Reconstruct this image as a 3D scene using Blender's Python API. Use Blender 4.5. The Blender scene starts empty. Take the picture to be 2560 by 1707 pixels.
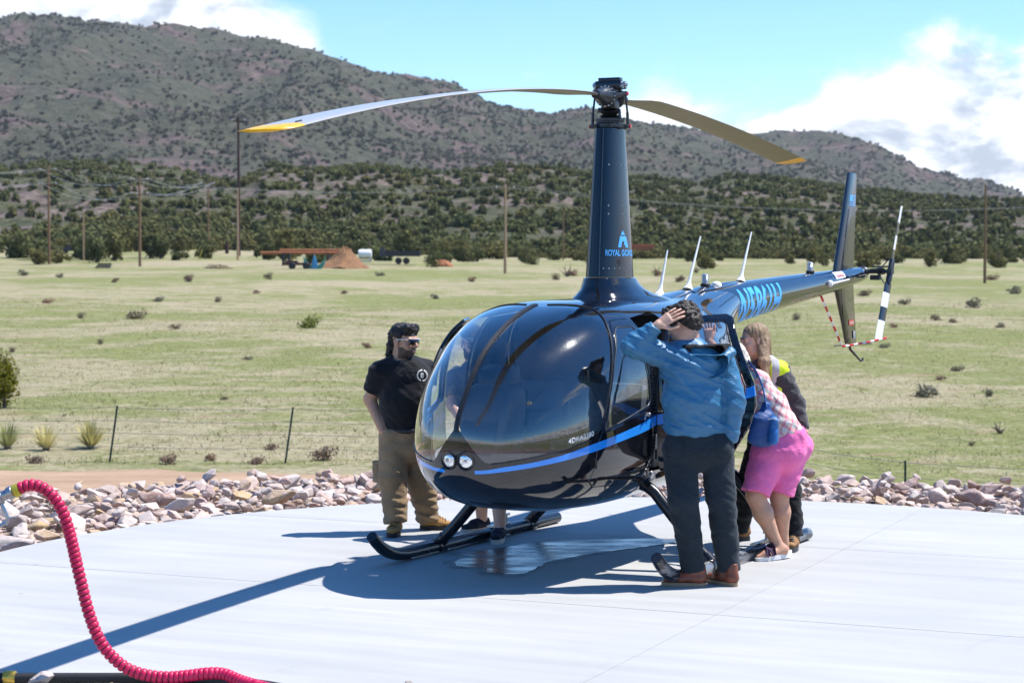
import bpy, bmesh, math, random
import numpy as np
from mathutils import Vector, Matrix, noise as mnoise
random.seed(7); np.random.seed(7)
scene = bpy.context.scene
COL = scene.collection
rad = math.radians

# ------------------------------------------------------------ camera
cam_d = bpy.data.cameras.new('camera'); cam = bpy.data.objects.new('camera', cam_d); COL.objects.link(cam)
cam_d.lens = 70.0; cam_d.sensor_width = 36.0; cam_d.sensor_fit = 'HORIZONTAL'
cam_d.clip_start = 0.1; cam_d.clip_end = 20000.0
PITCH = math.atan((853.5 - 675.0) / 4978.0)
cam.location = (0, 0, 2.09); cam.rotation_euler = (math.pi / 2 - PITCH, 0, 0)
cam_d.dof.use_dof = True; cam_d.dof.focus_distance = 13.6; cam_d.dof.aperture_fstop = 4.5
scene.camera = cam

# ------------------------------------------------------------ sun and sky
SUN_ELEV = rad(62.0)
SUN_AZ = math.atan2(0.23, 1.0)            # direction towards the sun on the ground, from +X towards +Y
SUN_DIR = Vector((math.cos(SUN_ELEV) * math.cos(SUN_AZ), math.cos(SUN_ELEV) * math.sin(SUN_AZ), math.sin(SUN_ELEV)))
sun_d = bpy.data.lights.new('sun', 'SUN'); sun_d.energy = 4.8; sun_d.angle = rad(0.53); sun_d.color = (1.0, 0.965, 0.91)
sun = bpy.data.objects.new('sun', sun_d); COL.objects.link(sun)
sun.rotation_euler = (-SUN_DIR).to_track_quat('-Z', 'Y').to_euler(); sun.location = (10, 5, 40)

world = bpy.data.worlds.new('World'); scene.world = world; world.use_nodes = True

class NT:
    """small helper that writes shader nodes"""
    def __init__(s, tree): s.t = tree; s.t.nodes.clear()
    def n(s, kind, **kw):
        nd = s.t.nodes.new(kind)
        for k, v in kw.items(): setattr(nd, k, v)
        return nd
    def put(s, sock, v):
        if isinstance(v, bpy.types.NodeSocket): s.t.links.new(v, sock)
        elif v is not None:
            if isinstance(v, (tuple, list)) and sock.type == 'RGBA' and len(v) == 3: v = (*v, 1)
            sock.default_value = v
    def math(s, op, a, b=None, c=None, clamp=False):
        nd = s.n('ShaderNodeMath', operation=op); nd.use_clamp = clamp
        s.put(nd.inputs[0], a)
        if b is not None: s.put(nd.inputs[1], b)
        if c is not None: s.put(nd.inputs[2], c)
        return nd.outputs[0]
    def vmath(s, op, a, b=None):
        nd = s.n('ShaderNodeVectorMath', operation=op); s.put(nd.inputs[0], a)
        if b is not None: s.put(nd.inputs[1], b)
        return nd.outputs[1] if op in ('LENGTH', 'DOT_PRODUCT') else nd.outputs[0]
    def mix(s, f, a, b, blend='MIX'):
        nd = s.n('ShaderNodeMix', data_type='RGBA', blend_type=blend)
        s.put(nd.inputs[0], f); s.put(nd.inputs[6], a); s.put(nd.inputs[7], b); return nd.outputs[2]
    def noise(s, vec, scale, detail=4, rough=.55, dist=0, out=0, lac=2.0):
        nd = s.n('ShaderNodeTexNoise'); s.put(nd.inputs['Vector'], vec)
        nd.inputs['Scale'].default_value = scale; nd.inputs['Detail'].default_value = detail
        nd.inputs['Roughness'].default_value = rough; nd.inputs['Distortion'].default_value = dist; nd.inputs['Lacunarity'].default_value = lac
        return nd.outputs[out]
    def vor(s, vec, scale, feature='F1', out='Distance', rnd=1.0):
        nd = s.n('ShaderNodeTexVoronoi', feature=feature); s.put(nd.inputs['Vector'], vec); nd.inputs['Scale'].default_value = scale
        nd.inputs['Randomness'].default_value = rnd
        return nd.outputs[out]
    def ramp(s, f, pts, interp='LINEAR'):
        nd = s.n('ShaderNodeValToRGB'); nd.color_ramp.interpolation = interp; el = nd.color_ramp.elements
        while len(el) < len(pts): el.new(0.5)
        for e, (p, c) in zip(el, pts):
            e.position = p; e.color = (c, c, c, 1) if isinstance(c, (int, float)) else (*c, 1)
        s.put(nd.inputs[0], f); return nd.outputs[0]
    def sstep(s, x, a, b):
        nd = s.n('ShaderNodeMapRange', interpolation_type='SMOOTHSTEP'); s.put(nd.inputs[0], x)
        s.put(nd.inputs[1], a); s.put(nd.inputs[2], b); return nd.outputs[0]
    def lin(s, x, a, b, c, d):
        nd = s.n('ShaderNodeMapRange'); s.put(nd.inputs[0], x)
        for i, v in zip((1, 2, 3, 4), (a, b, c, d)): s.put(nd.inputs[i], v)
        return nd.outputs[0]
    def scalevec(s, v, sc):
        nd = s.n('ShaderNodeMapping'); s.put(nd.inputs[0], v); nd.inputs['Scale'].default_value = sc; return nd.outputs[0]
    def sep(s, v):
        nd = s.n('ShaderNodeSeparateXYZ'); s.put(nd.inputs[0], v); return nd.outputs
    def comb(s, x, y, z):
        nd = s.n('ShaderNodeCombineXYZ'); s.put(nd.inputs[0], x); s.put(nd.inputs[1], y); s.put(nd.inputs[2], z); return nd.outputs[0]
    def bump(s, h, strength=.3, dist=.02, normal=None):
        nd = s.n('ShaderNodeBump'); s.put(nd.inputs['Height'], h); nd.inputs['Strength'].default_value = strength
        nd.inputs['Distance'].default_value = dist
        if normal is not None: s.put(nd.inputs['Normal'], normal)
        return nd.outputs[0]

w = NT(world.node_tree)
sky = w.n('ShaderNodeTexSky', sky_type='NISHITA'); sky.sun_disc = False
sky.sun_elevation = SUN_ELEV; sky.sun_rotation = math.pi / 2 - SUN_AZ
sky.altitude = 1700; sky.air_density = 1.0; sky.dust_density = 0.2; sky.ozone_density = 2.2
tc = w.n('ShaderNodeTexCoord'); dvec = w.vmath('NORMALIZE', tc.outputs['Generated'])
dx, dy, dz = w.sep(dvec)[0:3]
az = w.math('ARCTAN2', dx, dy)                     # 0 straight ahead (+Y), positive to the right
el = w.math('ARCSINE', dz)
# cumulus banks: their tops follow a slow curve round the horizon, the edges are broken up by noise
azn = w.lin(az, -math.pi, math.pi, 0, 1)
cur = w.n('ShaderNodeFloatCurve'); w.put(cur.inputs['Value'], azn)
cm = cur.mapping.curves[0]
def azp(deg): return (deg + 180) / 360
pts = [(-180, .30), (-150, .42), (-120, .33), (-90, .25), (-60, .40), (-35, .62), (-20, .82), (-13, .86), (-9.5, .82), (-7.6, .72), (-6, .60), (-4.6, .44), (-3.2, .24), (-1.8, .09), (-.9, .10), (-.2, .20), (1, .34), (2.5, .44), (4.5, .46), (6, .41), (8, .45), (9.3, .48), (10.6, .56), (12.4, .58), (15, .54), (24, .45), (40, .30), (65, .42), (95, .36), (130, .48), (160, .36), (180, .30)]
while len(cm.points) < len(pts): cm.points.new(.5, .5)
for p_, (a_, v_) in zip(cm.points, pts): p_.location = (azp(a_), v_); p_.handle_type = 'AUTO'
cur.mapping.update()
top = w.math('MULTIPLY', cur.outputs[0], rad(11.5))
cv = w.comb(w.math('MULTIPLY', az, 1.0), w.math('MULTIPLY', el, 1.7), 0.0)
n1 = w.noise(cv, 17.0, 6, .60, .35)
n2 = w.noise(w.vmath('ADD', cv, (3.1, 7.7, 1.3)), 5.0, 2, .55)
wig = w.math('MULTIPLY_ADD', w.math('SUBTRACT', n1, .5), rad(4.4), w.math('MULTIPLY', w.math('SUBTRACT', n2, .5), rad(1.2)))
edge = w.math('SUBTRACT', w.math('ADD', top, wig), el)
bank = w.sstep(edge, rad(-.3), rad(1.25))
# thin high wisps and scattered puffs higher up
hv = w.vmath('DIVIDE', dvec, w.comb(w.math('ADD', dz, .12), w.math('ADD', dz, .12), w.math('ADD', dz, .12)))
n3 = w.noise(w.scalevec(hv, (1.0, 1.0, .3)), .9, 4, .58, .4)
puff = w.math('MULTIPLY', w.sstep(n3, .62, .76), w.sstep(el, rad(9), rad(16)))
wv = w.noise(w.scalevec(cv, (1, 2.2, 1)), 22.0, 4, .65, .5)
wisp = w.math('MULTIPLY', w.sstep(wv, .60, .80), .22)
mask = w.math('MAXIMUM', w.math('MAXIMUM', bank, w.math('MULTIPLY', puff, .9)), wisp)
shade = w.noise(w.vmath('ADD', cv, (-.012, .016, 0)), 17.0, 5, .60, .35)
relief = w.math('MULTIPLY', w.math('SUBTRACT', n1, shade), 2.0)
deep = w.sstep(edge, rad(1.2), rad(6.0))
lit = w.math('SUBTRACT', w.math('ADD', .95, relief), w.math('MULTIPLY', deep, .26), clamp=False)
lit = w.math('MINIMUM', w.math('MAXIMUM', lit, .66), 1.05)
ccol = w.mix(w.sstep(lit, .6, 1.0), (4.0, 4.45, 5.1), (6.0, 6.1, 6.2))
cbr = w.vmath('MULTIPLY', ccol, w.comb(lit, lit, lit))
hs = w.n('ShaderNodeHueSaturation'); hs.inputs['Saturation'].default_value = 1.36; hs.inputs['Value'].default_value = 1.05; hs.inputs['Hue'].default_value = 0.502; w.put(hs.inputs['Color'], sky.outputs[0])
skyc = w.mix(mask, hs.outputs[0], cbr)
bg = w.n('ShaderNodeBackground'); w.put(bg.inputs['Color'], skyc); bg.inputs['Strength'].default_value = 0.14
wo = w.n('ShaderNodeOutputWorld'); w.t.links.new(bg.outputs[0], wo.inputs[0])

vs = scene.view_settings; vs.view_transform = 'Standard'; vs.look = 'None'; vs.exposure = 0.72; vs.gamma = 1.0; vs.use_curve_mapping = False
scene.cycles.max_bounces = 8; scene.cycles.diffuse_bounces = 3; scene.cycles.glossy_bounces = 4;
world.cycles.sampling_method = 'MANUAL'; world.cycles.sample_map_resolution = 512
scene.cycles.transparent_max_bounces = 24; scene.cycles.sample_clamp_indirect = 8.0
scene.cycles.use_denoising = True
scene.cycles.caustics_reflective = False; scene.cycles.caustics_refractive = False

# ------------------------------------------------------------ helpers
def tag(o, label=None, cat=None, group=None, kind=None):
    if label: o['label'] = label
    if cat: o['category'] = cat
    if group: o['group'] = group
    if kind: o['kind'] = kind
    return o

def mesh_np(name, v, f, smooth=False):
    """mesh from arrays; f may be an (n,3)/(n,4) array or a list of tuples"""
    me = bpy.data.meshes.new(name)
    v = np.asarray(v, dtype=np.float32)
    if isinstance(f, np.ndarray) and f.ndim == 2:
        n, k = f.shape
        me.vertices.add(len(v)); me.vertices.foreach_set('co', v.ravel())
        me.loops.add(n * k); me.loops.foreach_set('vertex_index', f.astype(np.int32).ravel())
        me.polygons.add(n); me.polygons.foreach_set('loop_start', np.arange(0, n * k, k, dtype=np.int32))
        me.update(calc_edges=True)
    else:
        me.from_pydata(v.tolist(), [], [tuple(int(i) for i in q) for q in f]); me.update()
    if smooth: me.shade_smooth()
    return me

def obj(name, me, mat=None, parent=None, loc=None, rot=None):
    o = bpy.data.objects.new(name, me); COL.objects.link(o)
    if mat is not None and me is not None:
        if len(me.materials) == 0:
            for m in (mat if isinstance(mat, (list, tuple)) else [mat]): me.materials.append(m)
    if parent is not None: o.parent = parent
    if loc is not None: o.location = loc
    if rot is not None: o.rotation_euler = rot
    return o

def empty(name, loc=(0, 0, 0), rz=0.0):
    o = bpy.data.objects.new(name, None); COL.objects.link(o); o.location = loc; o.rotation_euler = (0, 0, rz); o.empty_display_size = .2
    return o

class MB:
    """collects simple solids; build() links them as one mesh object"""
    def __init__(s): s.v = []; s.f = []; s.m = []
    def add(s, v, f, m=0):
        b = len(s.v); s.v += [tuple(map(float, p)) for p in v]; s.f += [tuple(int(i) + b for i in q) for q in f]; s.m += [m] * len(f); return s
    def box(s, c, size, rot=None, m=0):
        x, y, z = [d / 2 for d in size]
        v = [Vector(p) for p in ((-x, -y, -z), (x, -y, -z), (x, y, -z), (-x, y, -z), (-x, -y, z), (x, -y, z), (x, y, z), (-x, y, z))]
        if rot is not None: v = [rot @ p for p in v]
        v = [p + Vector(c) for p in v]
        return s.add(v, [(3, 2, 1, 0), (4, 5, 6, 7), (0, 1, 5, 4), (1, 2, 6, 5), (2, 3, 7, 6), (3, 0, 4, 7)], m)
    def tube(s, path, r, n=10, caps=True, m=0, flat=1.0, up=None):
        P = [Vector(p) for p in path]; R = r if isinstance(r, (list, tuple)) else [r] * len(P)
        v = []; f = []; prev = None
        for i, p in enumerate(P):
            t = (P[min(i + 1, len(P) - 1)] - P[max(i - 1, 0)]).normalized()
            if prev is None:
                a = Vector(up) if up is not None else (Vector((0, 0, 1)) if abs(t.z) < .9 else Vector((1, 0, 0)))
                prev = (a - t * a.dot(t)).normalized()
            else: prev = (prev - t * prev.dot(t)).normalized()
            b = t.cross(prev)
            for k in range(n):
                an = 2 * math.pi * k / n
                v.append(p + prev * (math.cos(an) * R[i] * flat) + b * (math.sin(an) * R[i]))
        for i in range(len(P) - 1):
            for k in range(n):
                k2 = (k + 1) % n; f.append((i * n + k, i * n + k2, (i + 1) * n + k2, (i + 1) * n + k))
        if caps: f.append(tuple(range(n - 1, -1, -1))); f.append(tuple((len(P) - 1) * n + k for k in range(n)))
        return s.add(v, f, m)
    def lathe(s, prof, origin=(0, 0, 0), axis=(0, 0, 1), n=20, m=0, caps=True):
        """prof: list of (radius, height along axis)"""
        q = Vector(axis).to_track_quat('Z', 'Y'); v = []; f = []
        for r, h in prof:
            for k in range(n):
                a = 2 * math.pi * k / n; v.append(q @ Vector((r * math.cos(a), r * math.sin(a), h)) + Vector(origin))
        for i in range(len(prof) - 1):
            for k in range(n):
                k2 = (k + 1) % n; f.append((i * n + k, i * n + k2, (i + 1) * n + k2, (i + 1) * n + k))
        if caps: f.append(tuple(range(n - 1, -1, -1))); f.append(tuple((len(prof) - 1) * n + k for k in range(n)))
        return s.add(v, f, m)
    def build(s, name, mat=None, parent=None, smooth=False, loc=None, rot=None, bevel=0):
        me = bpy.data.meshes.new(name); me.from_pydata(s.v, [], s.f)
        for mm in (mat if isinstance(mat, (list, tuple)) else [mat]):
            if mm is not None: me.materials.append(mm)
        if any(s.m): me.polygons.foreach_set('material_index', s.m)
        bm = bmesh.new(); bm.from_mesh(me); bmesh.ops.remove_doubles(bm, verts=bm.verts, dist=1e-5)
        bmesh.ops.recalc_face_normals(bm, faces=bm.faces)
        if bevel: bmesh.ops.bevel(bm, geom=list(bm.edges), offset=bevel, segments=2, affect='EDGES', profile=.6, clamp_overlap=True)
        bm.to_mesh(me); bm.free(); me.update()
        if smooth:
            me.shade_smooth(); me.set_sharp_from_angle(angle=rad(smooth if smooth > 1 else 40))
        return obj(name, me, None, parent, loc, rot)

def new_mat(name):
    m = bpy.data.materials.new(name); m.use_nodes = True; return m, NT(m.node_tree)
def out(nt, shader, disp=None):
    o = nt.n('ShaderNodeOutputMaterial'); nt.t.links.new(shader, o.inputs[0])
def pbsdf(nt, color=None, rough=.5, metal=0., normal=None, spec=.5, coat=0., coat_rough=.03, sheen=0., trans=0., sub=0.):
    b = nt.n('ShaderNodeBsdfPrincipled'); nt.put(b.inputs['Base Color'], color); nt.put(b.inputs['Roughness'], rough)
    nt.put(b.inputs['Metallic'], metal); nt.put(b.inputs['Specular IOR Level'], spec)
    b.inputs['Coat Weight'].default_value = coat; b.inputs['Coat Roughness'].default_value = coat_rough
    b.inputs['Sheen Weight'].default_value = sheen
    b.inputs['Transmission Weight'].default_value = trans
    if sub: b.inputs['Subsurface Weight'].default_value = sub; b.inputs['Subsurface Scale'].default_value = .02; b.inputs['Subsurface Radius'].default_value = (1, .4, .2)
    if normal is not None: nt.put(b.inputs['Normal'], normal)
    return b.outputs[0]
def coords(nt, which='Object'): return nt.n('ShaderNodeTexCoord').outputs[which]
def wpos(nt): return nt.n('ShaderNodeNewGeometry').outputs['Position']
def plain(name, color, rough=.5, metal=0., var=.12, scale=30., bump=0., coat=0., spec=.5, sheen=0.):
    """a simple material that still has some tone variation and fine relief"""
    m, t = new_mat(name); c = coords(t)
    n = t.noise(c, scale, 5, .6)
    col = t.mix(t.lin(n, .3, .7, 0, 1), tuple(x * (1 - var) for x in color), tuple(min(1, x * (1 + var)) for x in color))
    nb = t.bump(t.noise(c, scale * 6, 4, .6), bump, .004) if bump else None
    out(t, pbsdf(t, col, t.lin(n, .3, .7, max(0, rough - .05), min(1, rough + .05)), metal, nb, spec, coat, sheen=sheen)); return m

# numpy value noise -------------------------------------------------
def _hash(ix, iy, iz, seed):
    h = (ix.astype(np.int64) * 374761393 + iy.astype(np.int64) * 668265263 + iz.astype(np.int64) * 2147483647 + seed * 1274126177) & 0xFFFFFFFF
    h = ((h ^ (h >> 13)) * 1274126177) & 0xFFFFFFFF
    h = (h ^ (h >> 16)) & 0xFFFFFF
    return h / float(0xFFFFFF)
def vnoise(x, y, z=None, seed=0):
    x = np.asarray(x, float); y = np.asarray(y, float)
    ix, iy = np.floor(x), np.floor(y); fx, fy = x - ix, y - iy
    fx = fx * fx * (3 - 2 * fx); fy = fy * fy * (3 - 2 * fy)
    if z is None:
        z0 = np.zeros_like(ix)
        a, b = _hash(ix, iy, z0, seed), _hash(ix + 1, iy, z0, seed); c, d = _hash(ix, iy + 1, z0, seed), _hash(ix + 1, iy + 1, z0, seed)
        return (a + (b - a) * fx) * (1 - fy) + (c + (d - c) * fx) * fy
    z = np.asarray(z, float); iz = np.floor(z); fz = z - iz; fz = fz * fz * (3 - 2 * fz)
    r = []
    for k in (0, 1):
        a, b = _hash(ix, iy, iz + k, seed), _hash(ix + 1, iy, iz + k, seed); c, d = _hash(ix, iy + 1, iz + k, seed), _hash(ix + 1, iy + 1, iz + k, seed)
        r.append((a + (b - a) * fx) * (1 - fy) + (c + (d - c) * fx) * fy)
    return r[0] + (r[1] - r[0]) * fz
def fbm(x, y, octv=4, seed=0, gain=.5):
    s = 0; a = 1; t = 0
    for k in range(octv):
        s = s + a * vnoise(x * 2 ** k, y * 2 ** k, None, seed + k * 17); t += a; a *= gain
    return s / t
def sst(x, a, b):
    t = np.clip((np.asarray(x, float) - a) / (b - a), 0, 1); return t * t * (3 - 2 * t)

# ------------------------------------------------------------ ground
PADC = (0.95, 13.35); PADR = 4.95
def ring_out(x, y):
    """outer radius of the rock border, wider towards the left rear"""
    ang = np.degrees(np.arctan2(np.asarray(y) - PADC[1], np.asarray(x) - PADC[0]))
    return 7.25 + .55 * sst(ang, 100, 125)
def ground_z(x, y):
    x = np.asarray(x, float); y = np.asarray(y, float)
    field = -1.6 + (.02 * (y - 38) + .007 * np.maximum(0, np.minimum(y, 285) - 90) * (1 - .85 * sst(x, -45, 25))) * (y > 38) + .02 * (y - 38) * (y <= 38) * .5
    field = field - .55 * sst(x, 1, 7) * (1 - sst(y, 42, 90)) + (fbm(x * .035, y * .035, 3, 5) - .5) * .9 * sst(y, 40, 90) + (fbm(x * .3, y * .3, 3, 8) - .5) * .12
    field = np.where(y > 285, field + (y - 285) * .01, field)
    r = np.hypot(x - PADC[0], y - PADC[1]); ro = ring_out(x, y)
    out_ = sst(r, ro + .1, ro + 5.5) * sst(y, 4, 13)
    return (1 - out_) * (-.17) + out_ * field
def gpt(u, v):
    """point of the ground seen at photo pixel (u,v) (2560 wide)"""
    U = (853.5 - v) / 4978.; c, s = math.cos(PITCH), math.sin(PITCH)
    d = np.array([(u - 1280) / 4978., c + U * s, -s + U * c]); T = 9.0 * (420 / 9.0) ** np.linspace(0, 1, 1500)
    hit = np.nonzero(2.09 + d[2] * T < ground_z(d[0] * T, d[1] * T))[0]; t = T[hit[0]] if len(hit) else T[-1]
    return Vector((d[0] * t, d[1] * t, float(ground_z(d[0] * t, d[1] * t))))
def px_at(u, v, Y):
    """world point at photo pixel (u,v) and distance Y along the view"""
    U = (853.5 - v) / 4978.; c, s = math.cos(PITCH), math.sin(PITCH); k = Y / (c + U * s)
    return Vector(((u - 1280) / 4978. * k, Y, 2.09 + (-s + U * c) * k))

def grid_mesh(name, xs, ys, zf, smooth=True):
    X, Y = np.meshgrid(xs, ys); Z = zf(X, Y); n = len(xs); m = len(ys)
    v = np.stack([X, Y, Z], -1).reshape(-1, 3)
    i = np.arange(n * m).reshape(m, n)
    f = np.stack([i[:-1, :-1], i[:-1, 1:], i[1:, 1:], i[1:, :-1]], -1).reshape(-1, 4)
    return mesh_np(name, v, f, smooth)

def spaced(a, b, dense_a, dense_b, step, grow=1.12):
    v = list(np.arange(dense_a, dense_b + 1e-6, step)); s = step
    while v[-1] < b: s *= grow; v.append(v[-1] + s)
    s = step
    while v[0] > a: s *= grow; v.insert(0, v[0] - s)
    return np.array(v)
xs = spaced(-5200, 5200, -16, 16, .5); ys = spaced(-300, 6200, 0, 60, .5)

m_field, t = new_mat('field grass')
p = wpos(t); big = t.noise(p, .045, 5, .6, .3); mid = t.noise(t.scalevec(p, (.85, 1.1, 1)), .42, 6, .68, .3); fine = t.noise(p, 5.5, 5, .7)
vfine = t.noise(p, 32, 3, .7)
green = t.mix(t.lin(fine, .3, .72, 0, 1), (.120, .138, .034), (.305, .312, .115))
straw = t.mix(t.lin(fine, .3, .7, 0, 1), (.25, .212, .118), (.49, .42, .275))
gsel = t.sstep(t.math('ADD', t.math('MULTIPLY', big, .55), t.math('ADD', t.math('MULTIPLY', mid, .5), t.math('MULTIPLY', fine, .16))),   .555, .665)
col = t.mix(gsel, green, straw)
bare = t.sstep(t.noise(t.scalevec(p, (.8, 1.2, 1)), .5, 6, .65), .60, .70)
col = t.mix(t.math('MULTIPLY', bare, .85), col, (.34, .235, .155))
tint = t.sstep(t.noise(p, .9, 4, .6), .55, .75); col = t.mix(t.math('MULTIPLY', tint, .5), col, (.13, .15, .065))
col = t.mix(t.lin(vfine, .25, .75, .35, 0), col, (.10, .095, .05))
mot = t.noise(p, 1.7, 7, .78, .2); col = t.mix(t.math('MULTIPLY', t.sstep(mot, .53, .68), .62), col, (.105, .10, .040)); col = t.mix(t.math('MULTIPLY', t.sstep(mot, .47, .33), .45), col, (.46, .41, .28))
# soil near the pad
dist = t.vmath('LENGTH', t.vmath('SUBTRACT', p, (PADC[0], PADC[1], 0)))
near = t.math('SUBTRACT', 1.0, t.sstep(dist, 9.5, 15.5))
soil = t.mix(t.noise(p, 3.0, 5, .6), (.27, .19, .125), (.40, .30, .21))
col = t.mix(near, col, soil)
nb = t.bump(t.math('ADD', fine, t.math('MULTIPLY', vfine, .6)), .9, .06)
out(t, pbsdf(t, col, .95, 0, nb, .15))
tag(obj('ground', grid_mesh('ground', xs, ys, ground_z), m_field), kind='structure')

# dirt track behind the rock border
m_dirt, t = new_mat('dry dirt'); p = wpos(t); n = t.noise(t.scalevec(p, (.35, 1.6, 1)), 1.6, 6, .62); n2 = t.noise(p, 18, 4, .7)
col = t.mix(t.lin(n, .3, .7, 0, 1), (.29, .185, .115), (.46, .32, .215)); col = t.mix(t.lin(n2, .35, .7, .25, 0), col, (.2, .14, .1))
out(t, pbsdf(t, col, .95, 0, t.bump(t.math('ADD', n, t.math('MULTIPLY', n2, .4)), .6, .05), .15))
def road_mesh():
    U = np.linspace(-45, 4, 99); W = np.linspace(0, 1, 9)
    v = []
    for u in U:
        y0 = 33.2 + .02 * u + .3 * math.sin(u * .22); w0 = 4.1 * (1 - .42 * float(sst(u, -9, -1))) + (float(vnoise(np.array(u * .9), np.array(0.), seed=3)) - .5) * .7
        for q in W:
            y = y0 + q * w0 + (float(vnoise(np.array(u * 1.7), np.array(q * 9.), seed=4)) - .5) * .35 * (q in (0, 1))
            v.append((u, y, float(ground_z(u, y)) + .035 - .02 * (q in (0, 1)) - .03 * math.exp(-((q - .25) / .08) ** 2) - .03 * math.exp(-((q - .72) / .08) ** 2)))
    i = np.arange(len(v)).reshape(len(U), len(W)); f = np.stack([i[:-1, :-1], i[1:, :-1], i[1:, 1:], i[:-1, 1:]], -1).reshape(-1, 4)
    return mesh_np('dirt_road', v, f, True)
tag(obj('dirt_road', road_mesh(), m_dirt), kind='structure')

# ------------------------------------------------------------ hill and mountain
K = 2560 / 2352.
def prof_fn(pts):
    xs_ = np.array([(p_[0] * K - 1280) / 4978. for p_ in pts]); el_ = np.array([(675 - p_[1] * K) / 4978. for p_ in pts])
    return lambda a: np.interp(a, xs_, el_)
HILL = prof_fn([(-900, 410), (-300, 400), (0, 398), (100, 396), (260, 388), (400, 402), (470, 424), (560, 436), (620, 408), (700, 410), (800, 402), (900, 405), (1000, 420), (1100, 412), (1300, 405), (1480, 430), (1600, 446), (1700, 427), (1800, 430), (1900, 440), (2000, 450), (2100, 465), (2200, 472), (2352, 480), (2800, 500), (3600, 520)])
MTN = prof_fn([(-1500, 90), (-500, 60), (0, 50), (140, 54), (240, 64), (350, 80), (450, 90), (520, 100), (600, 111), (680, 126), (750, 150), (800, 166), (900, 195), (1000, 210), (1060, 225), (1130, 249), (1250, 274), (1340, 283), (1440, 284), (1550, 296), (1650, 310), (1760, 320), (1880, 326), (1960, 340), (2030, 361), (2080, 390), (2130, 415), (2220, 440), (2290, 456), (2352, 476), (2500, 505), (3000, 540), (4000, 560)])
def hill_z(a, Y):
    X = a * Y; yr = 660 + 90 * (fbm(a * 6 + 3, 0 * a, 2, 21) - .5); tt = (Y - 282) / (yr - 282)
    zr = 2.09 + HILL(a) * yr
    up = sst(tt, -.05, 1.0) ** .85
    g0 = ground_z(X, np.full_like(X, 284.)) - .7 - 1.5 * (Y < 278)
    z = g0 + (zr - g0) * np.where(tt <= 1, up, 1 - .9 * sst(tt, 1, 2.2))
    lump = (fbm(X * .018, Y * .013, 4, 31) - .5) * 13 * np.clip(tt * 2, 0, 1) * np.clip(1.25 - tt, .12, 1) + (fbm(X * .11, Y * .11, 3, 32) - .5) * 2.6 * np.clip(tt * 3, 0, 1)
    return z + lump
def mtn_z(a, Y):
    X = a * Y; yr = 2300 + 900 * sst(a, .0, .26); tt = (Y - 950) / (yr - 950)
    zr = 2.09 + MTN(a) * yr
    z = 5 + (zr - 5) * np.where(tt <= 1, (.35 * tt + .65 * sst(tt, -.1, 1.0)), 1 - .5 * sst(tt, 1, 2.0))
    rid = 1 - np.abs(2 * fbm(X * .0042 + .3 * a, Y * .0022, 4, 41) - 1)
    lump = ((rid - .75) * 60 + (fbm(X * .016, Y * .012, 4, 44) - .5) * 26) * np.clip(tt * 2, 0, 1) * np.clip((1.02 - tt) * 3.5, .05, 1) + (fbm(X * .05, Y * .05, 3, 45) - .5) * 8 * np.clip(tt * 3, 0, 1)
    return z + lump
def polar_mesh(name, A, Ys, fn):
    AA, YY = np.meshgrid(A, Ys); Z = fn(AA, YY); v = np.stack([AA * YY, YY, Z], -1).reshape(-1, 3); i = np.arange(AA.size).reshape(AA.shape)
    f = np.stack([i[:-1, :-1], i[:-1, 1:], i[1:, 1:], i[1:, :-1]], -1).reshape(-1, 4); return mesh_np(name, v, f, False)

m_hill, t = new_mat('rocky hillside'); p = wpos(t); n = t.noise(p, .055, 6, .65, .4); n2 = t.noise(p, .5, 6, .7, .2); cr = t.vor(p, .22, 'F1')
rock = t.mix(t.lin(n2, .3, .7, 0, 1), (.12, .09, .075), (.31, .245, .205)); rock = t.mix(t.sstep(cr, .15, .55), (.10, .078, .066), rock)
veg = t.mix(t.lin(n2, .35, .65, 0, 1), (.060, .068, .034), (.15, .148, .085))
col = t.mix(t.sstep(n, .46, .57), veg, rock)
out(t, pbsdf(t, col, .95, 0, t.bump(t.math('ADD', n2, t.math('MULTIPLY', cr, .8)), 1.0, 2.2), .1))
tag(obj('hill', polar_mesh('hill', np.linspace(-.62, .62, 420), np.concatenate([np.linspace(270, 760, 110), np.linspace(780, 1300, 24)]), hill_z), m_hill), kind='structure')

m_mtn, t = new_mat('mountain slope'); p = wpos(t); n = t.noise(p, .012, 7, .66, .4); n2 = t.noise(p, .12, 6, .72, .2); cr = t.vor(p, .05, 'F1')
rock = t.mix(t.lin(n2, .3, .7, 0, 1), (.095, .066, .056), (.255, .19, .165)); rock = t.mix(t.sstep(cr, .1, .5), (.11, .08, .075), rock)
veg = t.mix(t.lin(n2, .35, .65, 0, 1), (.066, .070, .042), (.140, .135, .092))
col = t.mix(t.sstep(n, .50, .60), veg, rock)
out(t, pbsdf(t, col, .95, 0, t.bump(t.math('ADD', n2, t.math('MULTIPLY', cr, .8)), 1.0, 9), .1))
tag(obj('mountain', polar_mesh('mountain', np.linspace(-.75, .95, 460), np.concatenate([np.linspace(900, 3300, 170), np.linspace(3350, 5600, 20)]), mtn_z), m_mtn), kind='structure')

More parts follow.
